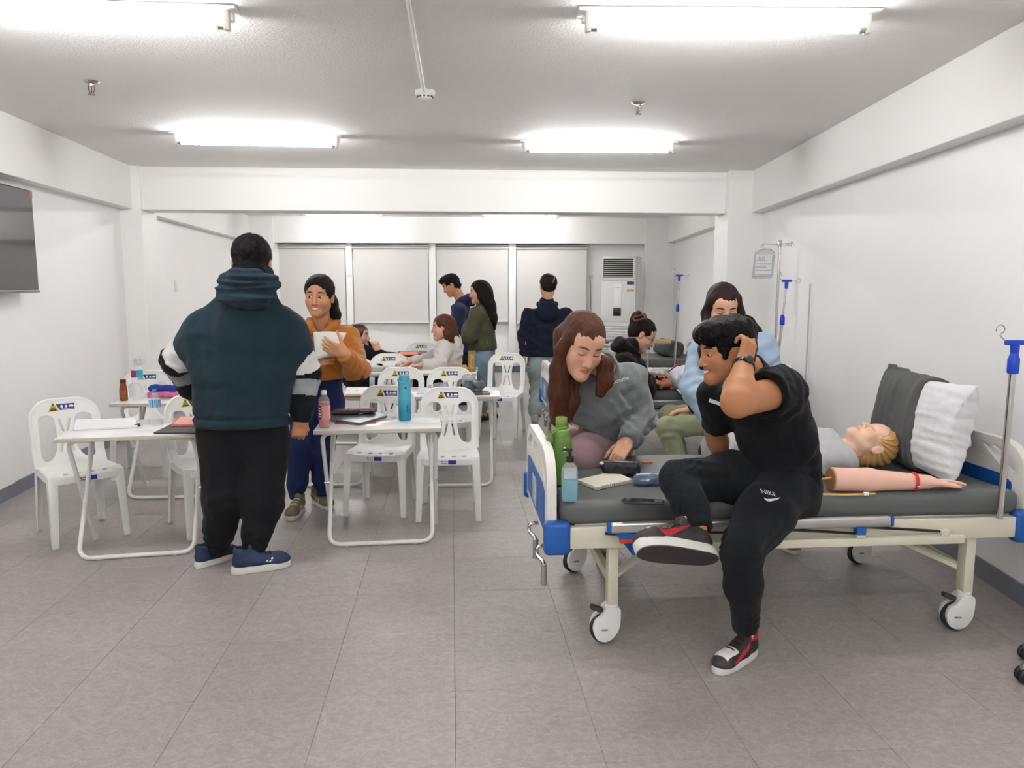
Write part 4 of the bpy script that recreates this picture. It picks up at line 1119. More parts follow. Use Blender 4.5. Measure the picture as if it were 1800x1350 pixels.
class Person:
    def __init__(s, label, base, skin='tan', res=1.0, group=None):
        s.base = V3((base[0], base[1], base[2] if len(base) > 2 else 0)); s.t = thing('person', label, 'person', tuple(s.base), 0, group)
        s.skin = SK.get(skin, skin); s.res = res; s.parts = []; s.cols = []
    def head(s, c, fwd, up, neck, size=1.0, fem=True, lip='#9c5348', brow='#2b1d18', shut=True, res=.003, neckr=None, gaze=(0, 0), smile=False):
        R = basis(fwd, up); s.hc, s.hR, s.hs = V3(c), R, size
        F = head_field(c, R, size, neck, res * s.res, fem, neckr); v, f = F.mesh(); v = smoothv(v, f, 1, .35)
        s.parts.append((v, f)); s.cols.append(head_paint(v, c, R, size, s.skin, lip, brow, '#3b231b' if shut else '#2c1a14', smile=smile))
        if not shut: eyes(s.t, s.hc, R, size, s.base, gaze=gaze)
        return s
    def hl(s, p): return s.hc + s.hR @ (V3(p) * s.hs)
    def arm(s, sh, el, wr, r=(.043, .038, .026), res=.0045, **hand):
        v, f = arm_field(sh, el, wr, r, hand, res * s.res).mesh(); v = smoothv(v, f, 1, .3)
        s.parts.append((v, f)); s.cols.append(np.tile(colr(s.skin), (len(v), 1))); return s
    def core(s, pel, chest, neck, shL, shR, hipL=None, knL=None, anL=None, hipR=None, knR=None, anR=None, r=(.10, .11), res=.012, flat=.7, leg=(.062, .045, .034)):
        pts = [V3(p) for p in (pel, chest, neck, shL, shR, hipL, knL, anL, hipR, knR, anR) if p is not None]
        F = Field(np.min(pts, 0) - .17, np.max(pts, 0) + .17, res); lat = unit(V3(shR) - V3(shL))
        F.ecap(pel, chest, r[0], r[1], lat, flat, .05); F.cap(shL, shR, .05, .05, .05); F.cap(chest, neck, .06, .045, .04)
        for h, k, a in ((hipL, knL, anL), (hipR, knR, anR)):
            if h is None: continue
            F.cap(h, k, leg[0], leg[1], .03); F.cap(k, a, leg[1], leg[2], .02)
        v, f = F.mesh(); s.parts.append((v, f)); s.cols.append(np.tile(colr(s.skin), (len(v), 1))); return s
    def done(s):
        v, f = join(s.parts); link('body', mesh_from('body', v - s.base, f, skin_mat(), col=np.concatenate(s.cols)), s.t); return s
    def cloth(s, name, F, mats, smooth=2, mi=None, label=None, parent=None):
        v, f = F.mesh(); v = smoothv(v, f, smooth, .5)
        idx = mi(v[f].mean(1)) if mi else None
        o = link(name, mesh_from(name, v - s.base, f, mats, mi=idx), parent or s.t, label=label); return o
def field_for(pts, pad, res): 
    p = np.array([V3(q) for q in pts]); return Field(p.min(0) - pad, p.max(0) + pad, res)
def top_field(pel, chest, neck, shL, shR, elL, wrL, elR, wrR, r=(.15, .16), flat=.7, sl=(.07, .06, .045), shr=.07, res=.009, hem=None, neckr=.075, belly=None, neck_cut=None, k=.05, slR=None):
    F = field_for([pel, chest, neck, shL, shR, elL, wrL, elR, wrR], .26, res); lat = unit(V3(shR) - V3(shL))
    F.ecap(pel, chest, r[0], r[1], lat, flat, k); F.cap(shL, shR, shr, shr, k); F.cap(chest, neck, r[1] * .62, neckr, k)
    for sh, el, wr, q in ((shL, elL, wrL, sl), (shR, elR, wrR, slR or sl)):
        F.cap(sh, el, q[0], q[1], .04)
        if wr is not None: F.cap(el, wr, q[1], q[2], .03)
    return F
def hair_mat(h, rough=.5): return mat('hair_' + h, h, .52, bump=(55, .5, 5), aniso=(9, 9, 1.1), var=(22, .25), spec=.14)
def hair_short_mat(h): return mat('hairs_' + h, h, .5, bump=(160, .6, 4), var=(60, .3), spec=.12)
def cap_hair(p, res=.004, vol=1.0, face=(.118, -.032, .080, .085, .098), low=-.03, ears=True, nape=True, disp=None):
    """hair covering the skull in p's head frame, cleared over the face"""
    T, R, s = p.hl, p.hR, p.hs
    F = Field(p.hc - .2 * s, p.hc + .2 * s, res)
    F.ell(T((0, -.014, .042)), V3((.085, .106, .090)) * s * vol, R, .01)
    if nape: F.ell(T((0, -.05, low + .005)), V3((.073, .060, .068)) * s * vol, R, .025)
    if disp: F.displace(disp)
    F.ell(T((0, face[0], face[1])), V3(face[2:5]) * s, R, .008, 'sub')
    if ears:
        for x in (-1, 1): F.ell(T((x * .09, .002, -.018)), V3((.028, .03, .042)) * s, R, .008, 'sub')
    return F
# ------------------------------------------------------------------ shoes
def footprint(L0, L1, w, n=26, toe=.9):
    o = []
    for i in range(n):
        a = 2 * math.pi * i / n; y = math.cos(a); x = math.sin(a)
        yy = L0 + (L1 - L0) * (y + 1) / 2; ww = w * (.86 + .16 * (y + 1) / 2 - .10 * math.exp(-((yy - .02) / .05) ** 2))
        o.append((ww * math.copysign(abs(x) ** .75, x), L0 + (L1 - L0) * (math.copysign(abs(y) ** .8, y) + 1) / 2))
    return o
def shoe(p, pos, d, up=(0, 0, 1), size=1.0, upper=None, sole=None, mi=None, res=.004, sole_h=.03, lace=None, name='shoe', stripes=None, tongue=None, extra=None, collar=.105):
    """pos: point on the sole under the ankle; d: toe direction"""
    R = basis(d, up); s = size; T = lambda q: V3(pos) + R @ (V3(q) * s)
    F = Field(V3(pos) - .26 * s, V3(pos) + .26 * s, res)
    z0 = sole_h
    F.cap(T((0, -.04, z0 + .022)), T((0, .03, z0 + .024)), .034 * s, .037 * s, .02); F.ecap(T((0, .03, z0 + .018)), T((0, .135, z0 + .008)), .041 * s, .042 * s, R[:, 0], .85, .02)
    F.ell(T((0, .148, z0 + .004)), V3((.042, .048, .030)) * s, R, .02); F.cap(T((0, -.022, z0 + .03)), T((0, -.03, collar)), .036 * s, .038 * s, .02)
    F.cap(T((0, .02, z0 + .045)), T((0, .005, collar + .012)), .022 * s, .02 * s, .02)
    F.cap(T((0, -.02, collar - .03)), T((0, -.028, collar + .05)), .026 * s, .032 * s, .006, 'sub')
    F.cut(T((0, 0, z0 - .006)), -R[:, 2])
    v, f = F.mesh(); v = smoothv(v, f, 1, .4)
    L = (v[f].mean(1) - V3(pos)) @ R / s
    o = link(name, mesh_from(name, v - p.base, f, upper if isinstance(upper, list) else [upper], mi=(mi(L) if mi else None)), p.t)
    so = MB().prism(footprint(-.08, .198, .046), 0, z0, bevel=.006)
    so.v = [tuple(T(q) - p.base) for q in so.v]; so.sm = [True] * len(so.sm); so.build('sole', sole, o)
    if lace:
        tree = bvh_of(o.data)
        for k in range(4):
            y = .035 + k * .022; pts = []
            for x in np.linspace(-.02, .02, 5):
                st = Vector(T((x, y, .2)) - p.base); h = tree.ray_cast(st, Vector(-R[:, 2]), .4)
                if h[0] is not None: pts.append(h[0] + Vector(R[:, 2]) * .002)
            if len(pts) > 2: MB().tube(pts, .0032, 5).build('lace', lace, o)
    if stripes:
        tree = bvh_of(o.data)
        for sgn in (-1, 1):
            for poly in stripes[0]:
                decal('stripe', [(x * s, y * s) for x, y in (poly if sgn > 0 else [(q[0], q[1]) for q in poly])], tree, T((sgn * .1, 0, 0)) - p.base, R[:, 1] if sgn > 0 else R[:, 1], R[:, 2], stripes[1], o, .0015, .012) if sgn > 0 else \
                decal('stripe', [(-x * s, y * s) for x, y in poly][::-1], tree, T((sgn * .1, 0, 0)) - p.base, -R[:, 1], R[:, 2], stripes[1], o, .0015, .012)
    return o

# ------------------------------------------------------------------ the people of the photograph
q = lambda px, py, Y: V3(PY(px, py, Y))
def ground(px, py): return V3(PZ(px, py, 0))
def foot_from(heel, toe):
    a, b = V3(heel), V3(toe); d = b - a; L = np.linalg.norm(d); d = d / L; s = L / .278
    return a + d * .08 * s, d, s
m_navyshoe = mat('shoe_navy', '#22304f', .7, bump=(300, .2)); m_soleW = mat('sole_white', '#d9d8d4', .5); m_lacew = mat('lace_beige', '#cfc8ba', .8); m_laceb = mat('lace_black', '#131214', .8)

# --- man in the dark hoodie, back to the viewer
def man_hoodie():
    Y = 4.05
    p = Person('person in a dark teal hoodie with striped sleeves, standing back turned', (-1.42, 4.05), 'tan')
    neck, chest, pel = q(445, 497, 4.0), q(432, 580, 4.06), q(427, 735, 4.08)
    shL, shR = q(362, 584, 4.05), q(503, 584, 4.1)
    elL, wrL = q(312, 632, 4.14), q(338, 692, 4.36); elR, wrR = q(536, 655, 4.16), q(529, 738, 4.12)
    p.head(q(443, 464, 4.02), (-.12, 1, -.18), (0, .15, 1), neck, 1.17, False, neckr=.066)
    p.arm(shL, elL, wrL, (.06, .052, .034), side=1, d=(.3, 1, -.3), n=(-.6, .2, .6), curl=(35,) * 4)
    p.arm(shR, elR, wrR, (.06, .052, .034), side=-1, d=(-.25, .2, -1), n=(.5, -1, -.1), curl=(40, 45, 50, 55), thumb=(30, 35), sz=1.05)
    hL, hR = q(392, 765, 4.08), q(466, 765, 4.1); kL, kR = q(393, 880, 4.04), q(462, 880, 4.05); aL, aR = q(380, 966, 4.06), q(444, 976, 3.98)
    p.core(pel, chest, neck, shL, shR, hL, kL, aL, hR, kR, aR, (.15, .15), leg=(.08, .06, .04), flat=.6); p.done()
    teal = cloth('hoodie_teal', '#1e2f38', .92, .10, sheen=.06); navy = cloth('sleeve_navy', '#14171f', .92); wht = cloth('sleeve_white', '#d3d3d2', .9); gry = cloth('sleeve_grey', '#8f9496', .9)
    F = field_for([pel, chest, neck, shL, shR, elL, elR], .34, .009); lat = unit(shR - shL)
    F.ecap(q(427, 752, 4.08), q(430, 640, 4.07), .25, .26, lat, .64, .05); F.ecap(q(430, 640, 4.07), chest, .262, .235, lat, .62, .06); F.cap(shL, shR, .09, .088, .12); F.cap(chest, neck, .17, .11, .1)
    for sh, el in ((shL, elL), (shR, elR)): F.cap(sh, lerp(sh, el, .42), .096, .097, .06)
    hem = q(427, 748, 4.08)
    F.displace(wav(2, .22, .006, 5, (1.4, 1.4, .35))); F.displace(wav(4, .09, .0025, 5))
    F.displace(lambda P: -.012 * np.exp(-((P[:, 2] - hem[2] - .055) / .008) ** 2))
    F.cut(hem, (0, 0, -1)); body = p.cloth('hoodie', F, teal, 2)
    for sh, el, wr, sd in ((shL, elL, wrL, 1), (shR, elR, wrR, 2)):
        F = field_for([sh, el, wr], .2, .007)
        F.cap(lerp(sh, el, .3), el, .10, .085, .03); F.cap(el, lerp(el, wr, .8), .085, .064, .03); F.cap(lerp(el, wr, .8), wr, .064, .046, .02)
        F.displace(rings(el, wr, .55, .09, .05, .006, seed=sd)); F.displace(wav(9 + sd, .08, .003, 5)); F.displace(rings(sh, el, 1.0, .06, .05, .004, seed=sd))
        F.cutl(wr + unit(wr - el) * .012, unit(wr - el), .12); F.cut(lerp(sh, el, .40), -unit(el - sh))
        Lu, Lf = np.linalg.norm(el - sh), np.linalg.norm(wr - el); u, w = (el - sh) / Lu, (wr - el) / Lf
        def mi(C):
            s = np.clip((C - sh) @ u / Lu, 0, 1) + .9 * np.clip((C - el) @ w / Lf, 0, 1)
            return np.where(s < .97, 1, np.where(s < 1.12, 2, np.where(s < 1.42, 3, 2)))
        p.cloth('sleeve', F, [teal, wht, navy, gry], 1, mi, parent=body, label='sleeve with white, black and grey bands')
    # hood: rolled collar and hanging bag
    F = field_for([neck], .32, .007); n = neck
    ring = [n + V3(v) for v in ((-.105, .03, -.02), (-.11, -.07, .01), (-.04, -.115, .02), (.05, -.115, .02), (.11, -.07, -.0), (.10, .03, -.03))]
    F.chain(ring, [.024, .045, .048, .048, .045, .022], .02)
    F.ell(n + V3((-.01, -.10, -.055)), (.15, .055, .075), None, .03); F.ell(n + V3((.02, -.115, -.085)), (.09, .045, .05), None, .03)
    F.cap(n + V3((0, .03, .02)), n + V3((0, .02, .2)), .072, .09, .01, 'sub')
    F.displace(wav(21, .10, .008, 4, (.6, .6, 1.6))); F.displace(lambda P: -.007 * np.exp(-((P[:, 2] - n[2] + .02 - .25 * (P[:, 0] - n[0]) * 0.4) / .008) ** 2) * (P[:, 1] < n[1] - .05))
    p.cloth('hood', F, teal, 1, parent=body)
    # hair
    F = cap_hair(p, .0045, 1.0, low=-.045, disp=wav(31, .03, .002, 6)); p.cloth('hair', F, hair_short_mat('#120e10'))
    # trousers
    F = field_for([hL, hR, aL, aR], .26, .009); blk = cloth('jogger_black', '#161619', .9, .12)
    F.ecap(q(428, 742, 4.09), q(428, 790, 4.09), .215, .21, lat, .62, .05)
    for h, k, a, sd in ((hL, kL, aL, 1), (hR, kR, aR, 2)):
        F.cap(h, k, .128, .105, .04); F.cap(k, lerp(k, a, .55), .105, .084, .04); F.cap(lerp(k, a, .55), a, .084, .056, .03)
        F.displace(rings(k, a, .88, .09, .05, .012, seed=sd)); F.displace(rings(h, k, 1.0, .12, .1, .006, seed=sd))
    F.displace(wav(12, .2, .006, 5, (1.2, 1.2, .5))); F.cut(aR + V3((0, 0, -.035)), (0, 0, -1))
    p.cloth('trousers', F, blk, 1)
    st = ([[(.075, .05), (.083, .05), (.086, .058), (.078, .058)], [(.088, .046), (.096, .046), (.099, .054), (.091, .054)], [(.098, .058), (.106, .058), (.109, .066), (.101, .066)]], mat('shoe_eyelet', '#e8e8e8', .4))
    for h, t in ((ground(344, 1000), ground(416, 976)), (ground(406, 1010), ground(512, 993))):
        ps, d, s = foot_from(h, t); shoe(p, ps, d, size=max(s, .98), upper=m_navyshoe, sole=m_soleW, lace=m_laceb, sole_h=.036, stripes=st)
man_hoodie()

# --- woman in the mustard hoodie holding a paper
def woman_mustard():
    p = Person('person in a mustard hoodie and navy trousers holding a white paper', (-1.28, 5.05), 'warm')
    neck, chest, pel = q(568, 574, 5.08), q(572, 625, 5.1), q(560, 692, 5.12)
    shR, shL = q(530, 592, 5.12), q(610, 592, 5.08)
    elL, wrL = q(626, 648, 4.90), q(606, 621, 4.70); elR, wrR = q(518, 655, 5.0), q(548, 640, 4.8)
    p.head(q(561, 521, 5.02), (-.02, -1, -.04), (.05, 0, 1), neck, 1.08, True, lip='#b06a58', brow='#22150f', shut=False, res=.003, gaze=(.003, .0005), smile=True)
    p.arm(shL, elL, wrL, (.043, .037, .027), side=1, d=(-.75, -.2, .35), n=(.25, -.9, -.2), curl=(22, 24, 26, 30), thumb=(50, 5), sz=1.05, res=.004, tout=1.0)
    p.arm(shR, elR, wrR, (.043, .037, .027), side=-1, d=(.8, -.2, .3), n=(-.3, -.9, .2), curl=(30,) * 4)
    hR, hL = q(538, 705, 5.12), q(582, 705, 5.12); kR, kL = q(527, 790, 5.06), q(566, 788, 5.14); aR, aL = q(521, 872, 5.06), q(568, 864, 5.16)
    p.core(pel, chest, neck, shL, shR, hL, kL, aL, hR, kR, aR, (.12, .12)); p.done()
    mu = mat('hoodie_mustard', '#a8641d', .72, bump=(220, .2), var=(7, .1), sheen=.2, spec=.3)
    F = top_field(q(562, 672, 5.12), chest, neck, shL, shR, elL, wrL, elR, wrR, (.16, .165), .66, (.078, .082, .05), .075, .008)
    F.displace(rings(elL, wrL, .5, .1, .05, .007, seed=1)); F.displace(rings(shL, elL, .85, .08, .06, .006, seed=3)); F.displace(wav(41, .12, .005, 5)); F.displace(wav(42, .05, .0018, 5))
    F.cut(q(562, 668, 5.12), (0.1, 0, -1)); F.cutl(wrL, unit(wrL - elL), .1); F.cutl(wrR, unit(wrR - elR), .1)
    F.cap(neck + V3((-.005, -.05, .0)), neck + V3((-.005, -.06, .12)), .045, .055, .01, 'sub')
    top = p.cloth('hoodie', F, mu, 1)
    F = field_for([neck], .22, .006); n = neck
    F.chain([n + V3(v) for v in ((-.01, -.105, -.055), (-.07, -.06, -.01), (-.085, .01, .03), (-.04, .07, .04), (.04, .07, .04), (.085, .01, .03), (.07, -.06, -.01), (.01, -.105, -.055))], [.02, .027, .03, .034, .034, .03, .027, .02], .012)
    F.displace(wav(45, .07, .003, 4)); p.cloth('hood', F, mu, 1, parent=top)
    for k in range(2):
        c0 = lerp(elL, wrL, .28 + .14 * k); MB().tube([c0 + V3((.01, -.02, -.03)) * 1 + V3((.068 * math.cos(a), -.03 - .05 * math.sin(a), .07 * math.sin(a) - .03)) - p.base for a in np.linspace(-1.6, -.3, 6)], .005, 6).build('cuff_stripe', cloth('stripe_dark', '#3a2415', .9), top)
    F = cap_hair(p, .004, 1.04, low=-.02, ears=False, face=(.124, -.03, .071, .086, .112), disp=wav(51, .03, .0015, 5)); hm = hair_mat('#1a110d', .4)
    T = p.hl; F.chain([T((-.02, -.1, .03)), T((-.055, -.09, -.04)), T((-.085, -.06, -.11)), T((-.10, -.05, -.2))], [.036, .036, .032, .012], .03)
    p.cloth('hair', F, hm)
    F = field_for([hL, hR, aL, aR], .2, .009); nv = cloth('trousers_navy', '#202a52', .9, .1); lat = unit(shR - shL)
    F.ecap(q(560, 672, 5.12), q(560, 715, 5.12), .155, .16, lat, .7, .05)
    for h, k, a, sd in ((hL, kL, aL, 1), (hR, kR, aR, 2)):
        F.cap(h, k, .094, .078, .03); F.cap(k, lerp(k, a, .7), .078, .068, .03); F.cap(lerp(k, a, .7), a, .068, .046, .02)
        F.displace(rings(k, a, .85, .06, .05, .006, seed=sd)); F.displace(rings(h, k, .95, .12, .09, .004, seed=sd))
    F.displace(wav(55, .18, .004, 5)); F.cut(aR + V3((0, 0, -.02)), (0, 0, -1)); p.cloth('trousers', F, nv, 1)
    up = mat('suede_olive', '#6f6450', .85, bump=(200, .2)); st = ([[(.05 + k * .02, .035), (.059 + k * .02, .035), (.046 + k * .02, .068), (.037 + k * .02, .068)] for k in range(3)], m_soleW)
    for h, t in ((ground(533, 893), ground(503, 922)), (ground(548, 880), ground(592, 902))):
        ps, d, s = foot_from(h, t); shoe(p, ps, d, size=1.0, upper=up, sole=m_soleW, lace=m_lacew, sole_h=.034, stripes=st)
    # paper in her hand
    a, b, c, d = (V3(PY(*v)) for v in ((549, 582, 4.82), (607, 583, 4.80), (587, 624, 4.74), (553, 631, 4.74)))
    mb = MB(); nrm = unit(np.cross(b - a, d - a)) * .004; n = 8; v = []; f = []
    for i in range(n + 1):
        for j in range(n + 1):
            u, w = i / n, j / n; P = lerp(lerp(a, b, u), lerp(d, c, u), w) + nrm * (5 * (u - .5) ** 2 * 4 + 0)
            v += [P]
    m0 = len(v); v += [P + nrm for P in v]
    for i in range(n):
        for j in range(n):
            k = i * (n + 1) + j; f.append((k, k + 1, k + n + 2, k + n + 1)); f.append((m0 + k, m0 + k + n + 1, m0 + k + n + 2, m0 + k + 1))
    rim = [i * (n + 1) for i in range(n + 1)] + [n * (n + 1) + j for j in range(1, n + 1)] + [i * (n + 1) + n for i in range(n - 1, -1, -1)] + [j for j in range(n - 1, 0, -1)]
    for i in range(len(rim)): f.append((rim[i], rim[(i + 1) % len(rim)], m0 + rim[(i + 1) % len(rim)], m0 + rim[i]))
    ctr = (a + b + c + d) / 4
    o = link('paper_booklet', mesh_from('paper_booklet', np.array(v) - ctr, [tuple(x) for x in f], mat('paper_white', '#deddd6', .8)), None, tuple(ctr))
    tag(o, 'white paper booklet held by the person in the mustard hoodie', 'paper')
woman_mustard()

# --- young man in the black T-shirt seated on the near bed
def swoosh(L): 
    up = [(0, .14), (.10, .10), (.22, .12), (.45, .2), (.75, .31), (1.0, .42)]; lo = [(.75, .24), (.45, .08), (.25, -.02), (.12, -.03), (.03, .03)]
    return [(x * L, y * L) for x, y in (up + lo)][::-1]
def man_black():
    p = Person('person in a black T-shirt seated on the near bed, hand behind head', (1.05, 3.0), 'brown')
    neck, chest, pel = q(1318, 655, 3.08), q(1352, 715, 3.10), q(1392, 835, 3.22)
    shL, shR = q(1374, 688, 2.97), q(1262, 700, 3.26)
    elL, wrL = q(1296, 706, 2.70), q(1308, 640, 2.86); elR, wrR = q(1258, 760, 3.36), q(1270, 812, 3.42)
    p.skin = '#aa7652'
    p.head(q(1276, 618, 3.0), (-1, -.18, -.12), (-.12, .0, 1), neck, 1.0, False, lip='#7c4638', brow='#120c0c', shut=False, res=.0026, neckr=.062, smile=True)
    p.arm(shL, elL, wrL, (.062, .056, .034), res=.0038, side=1, d=(.32, .35, 1), n=(.55, -.8, .1), curl=(50, 55, 58, 60), thumb=(20, 10), sz=1.0)
    p.arm(shR, elR, wrR, (.05, .046, .032), res=.0042, side=-1, d=(-.3, .35, -.55), n=(-.7, .1, .6), curl=(12,) * 4, sz=1.0)
    hL, hR = q(1376, 862, 3.12), q(1364, 840, 3.34); kL, aL = q(1302, 962, 2.80), q(1312, 1098, 2.90); kR, aR = q(1194, 842, 3.06), q(1228, 925, 2.86)
    p.core(pel, chest, neck, shL, shR, hL, kL, aL, hR, kR, aR, (.12, .13), leg=(.07, .055, .036)); p.done()
    blk = cloth('tshirt_black', '#131418', .9, .1); lat = unit(shR - shL)
    F = field_for([pel, chest, neck, shL, shR, elL], .26, .007)
    F.ecap(q(1381, 850, 3.22), q(1367, 775, 3.18), .152, .157, lat, .86, .05); F.ecap(q(1367, 775, 3.18), chest, .165, .165, lat, .78, .06)
    F.cap(shL, shR, .082, .078, .06); F.cap(chest, neck, .11, .075, .05)
    F.cap(shL, lerp(shL, elL, .42), .096, .092, .04); F.cap(shR, lerp(shR, elR, .78), .082, .074, .04)
    F.displace(rings(pel, chest, .25, .12, .07, .006, .4, 1)); F.displace(wav(61, .16, .006, 5)); F.displace(rings(shL, elL, .1, .1, .045, .005, .2, 2)); F.displace(wav(62, .06, .002, 5))
    F.cutl(lerp(shL, elL, .36), unit(elL - shL) + V3((-.25, 0, -.35)), .14); F.cutl(lerp(shR, elR, .8), unit(elR - shR), .12)
    F.cap(lerp(shL, elL, .3), lerp(shL, elL, .9), .068, .07, .004, 'sub')
    F.cap(neck + V3((-.0, 0, -.01)), p.hl((0, -.02, -.03)), .067, .08, .01, 'sub')
    F.cut(q(1400, 905, 3.2), (.25, 0, -1)); ts = p.cloth('t_shirt', F, blk, 1)
    decal('chest_stripe', [(-.05, -.008), (.06, -.008), (.06, .008), (-.05, .008)], ts.data, q(1272, 719, 3.0) - p.base, (.93, -.2, -.22), (.1, 0, 1), mat('print_white', '#dcdcdc', .6), ts, .003)
    # hair: thick on top, swept forward
    F = cap_hair(p, .0034, 1.06, low=-.03, face=(.124, -.045, .09, .075, .095)); T, R, s = p.hl, p.hR, p.hs
    F.ell(T((0, .03, .088)), V3((.082, .085, .050)) * s, R, .02); F.ell(T((0, .082, .072)), V3((.062, .034, .030)) * s, R, .03); F.ell(T((.0, -.03, .075)), V3((.088, .095, .066)) * s, R, .02)
    for x in (-1, 1): F.box(T((x * .074, .038, -.002)), V3((.006, .009, .018)) * s, R, .004, .004)
    [F.ell(T((x * .092, -.01, -.010)), V3((.03, .025, .034)) * s, R, .006, 'sub') for x in (-1, 1)]; F.displace(wav(71, .06, .0025, 6)); F.displace(wav(72, .016, .0008, 6)); p.cloth('hair', F, mat('hair_black_thick', '#0e0c0d', .42, bump=(70, .6, 5), var=(40, .3), spec=.1))
    # watch
    w0 = lerp(elL, wrL, .93); ax = unit(wrL - elL); a1 = unit(np.cross(ax, [0, 1, .2])); a2 = np.cross(ax, a1)
    wt = thing('wrist_watch', 'dark metal wrist watch worn by the person in the black T-shirt', 'watch', tuple(w0))
    m_w = mat('watch_steel', '#3a3a3e', .3, metal=.8)
    for k in range(18):
        a = 2 * math.pi * k / 18; c = (a1 * math.cos(a) + a2 * math.sin(a)) * .0395
        MB().box(c, (.0125, .020, .005), .0015, np.stack([-a1 * math.sin(a) + a2 * math.cos(a), ax, a1 * math.cos(a) + a2 * math.sin(a)], 1)).build('strap_link', m_w, wt)
    MB().lathe([(.018, -.004), (.02, 0), (.02, .005), (.016, .008), (.0001, .0085)], tuple((a1 * math.cos(1.2) + a2 * math.sin(1.2)) * .041), 20, R=np.stack([-a1 * math.sin(1.2) + a2 * math.cos(1.2), ax, a1 * math.cos(1.2) + a2 * math.sin(1.2)], 1)).build('watch_case', m_blk, wt)
    # trousers
    tr = cloth('cargo_black', '#15181d', .85, .12)
    F = field_for([hL, hR, kL, kR, aL, aR, pel], .24, .008)
    F.ecap(q(1382, 850, 3.22), q(1380, 880, 3.22), .152, .148, lat, .9, .05)
    for h, k, a, sd in ((hL, kL, aL, 1), (hR, kR, aR, 2)):
        F.cap(h, lerp(h, k, .5), .122, .108, .05); F.cap(lerp(h, k, .5), k, .108, .078, .04); F.cap(k, lerp(k, a, .5), .078, .068, .03); F.cap(lerp(k, a, .5), a, .068, .054, .03)
        F.displace(rings(h, k, .95, .08, .05, .006, seed=sd)); F.displace(rings(k, a, .9, .07, .045, .006, seed=sd)); F.displace(rings(k, a, .1, .08, .05, .005, seed=sd + 3))
    F.displace(wav(65, .15, .005, 5))
    for a, k in ((aL, kL), (aR, kR)): F.cutl(a + unit(a - k) * .02, unit(a - k), .1)
    tro = p.cloth('trousers', F, tr, 1)
    m_wp = mat('print_white', '#dcdcdc', .6); tree = bvh_of(tro.data)
    lo = q(1356, 873, 2.9) - p.base; xd, yd = (.95, .2, -.28), (.2, .2, 1)
    decal('logo', swoosh(.06), tree, lo + V3((-.03, 0, -.012)), xd, yd, m_wp, tro, .003, .01)
    decal('logo_lettering', text_mesh('nike', 'NIKE', .021, m_wp, 0), tree, lo + V3((.002, 0, .012)), xd, yd, m_wp, tro, .003)
    # sneakers
    dk = mat('leather_black', '#2a2728', .55, bump=(150, .15)); rd = mat('leather_red', '#a8202a', .5); wh = mat('leather_white', '#dcd9d8', .5); mg = [dk, wh, rd, mat('leather_charcoal', '#383236', .6)]
    def mi(L):
        x, y, z = L[:, 0], L[:, 1], L[:, 2]
        r = np.zeros(len(L), int); r[(y > .085) & (y < .165) & (z > .038 - .0) & (np.abs(x) < .032)] = 1
        r[(z > .088) & (y < .0)] = 2; r[(y > .15) & (z < .05)] = 3
        return r
    def nike(sh_o, T, R, s, sgn):
        tree = bvh_of(sh_o.data); sw = swoosh(.15 * s)
        if sgn > 0: decal('logo', [(-x + .14 * s, y) for x, y in sw][::-1], tree, T((.1, 0, .035)) - p.base, R[:, 1], R[:, 2], rd, sh_o, .002, .01)
        else: decal('logo', [(x - .14 * s, y) for x, y in sw], tree, T((-.1, 0, .035)) - p.base, -R[:, 1], R[:, 2], rd, sh_o, .002, .01)
    for pos, d, up, s in ((None, None, (0, 0, 1), 1.0), ('R', None, None, 1.0)):
        if pos is None:
            ps, d, s = foot_from(ground(1326, 1148), ground(1258, 1186)); s = max(s, 1.0)
        else:
            heel, toe = q(1262, 985, 2.80), q(1120, 968, 2.66); up = unit((.10, .92, .58)); d = toe - heel; L = np.linalg.norm(d); d = d / L; s = L / .278; ps = heel + d * .08 * s
            p.rs = (ps, d, s)
        o = shoe(p, ps, d, up, s, mg, m_soleW, mi, .0032, .032, m_laceb); R = basis(d, up); T = lambda v: V3(ps) + R @ (V3(v) * s)
        nike(o, T, R, s, 1); nike(o, T, R, s, -1)
        so = MB().prism(footprint(-.077, .195, .044), -.004, .0002, bevel=.0015); so.v = [tuple(T(v) - p.base) for v in so.v]; so.build('outsole', mat('outsole_dark', '#3b3534', .7, bump=(220, .4)), o)
        sk = MB().tube([T((0, -.024, .095)) - p.base, T((0, -.024, .125)) - p.base], .036 * s, 14); sk.build('sock', wh, o)
        MB().prism(rpoly([(-.022, 0), (.022, 0), (.02, .05), (-.02, .05)], .008), 0, .007, R=R @ np.array([[1, 0, 0], [0, -.25, -.97], [0, .97, -.25]], float), c=tuple(T((0, .018, .088)) - p.base)).build('tongue', dk, o)
man_black()

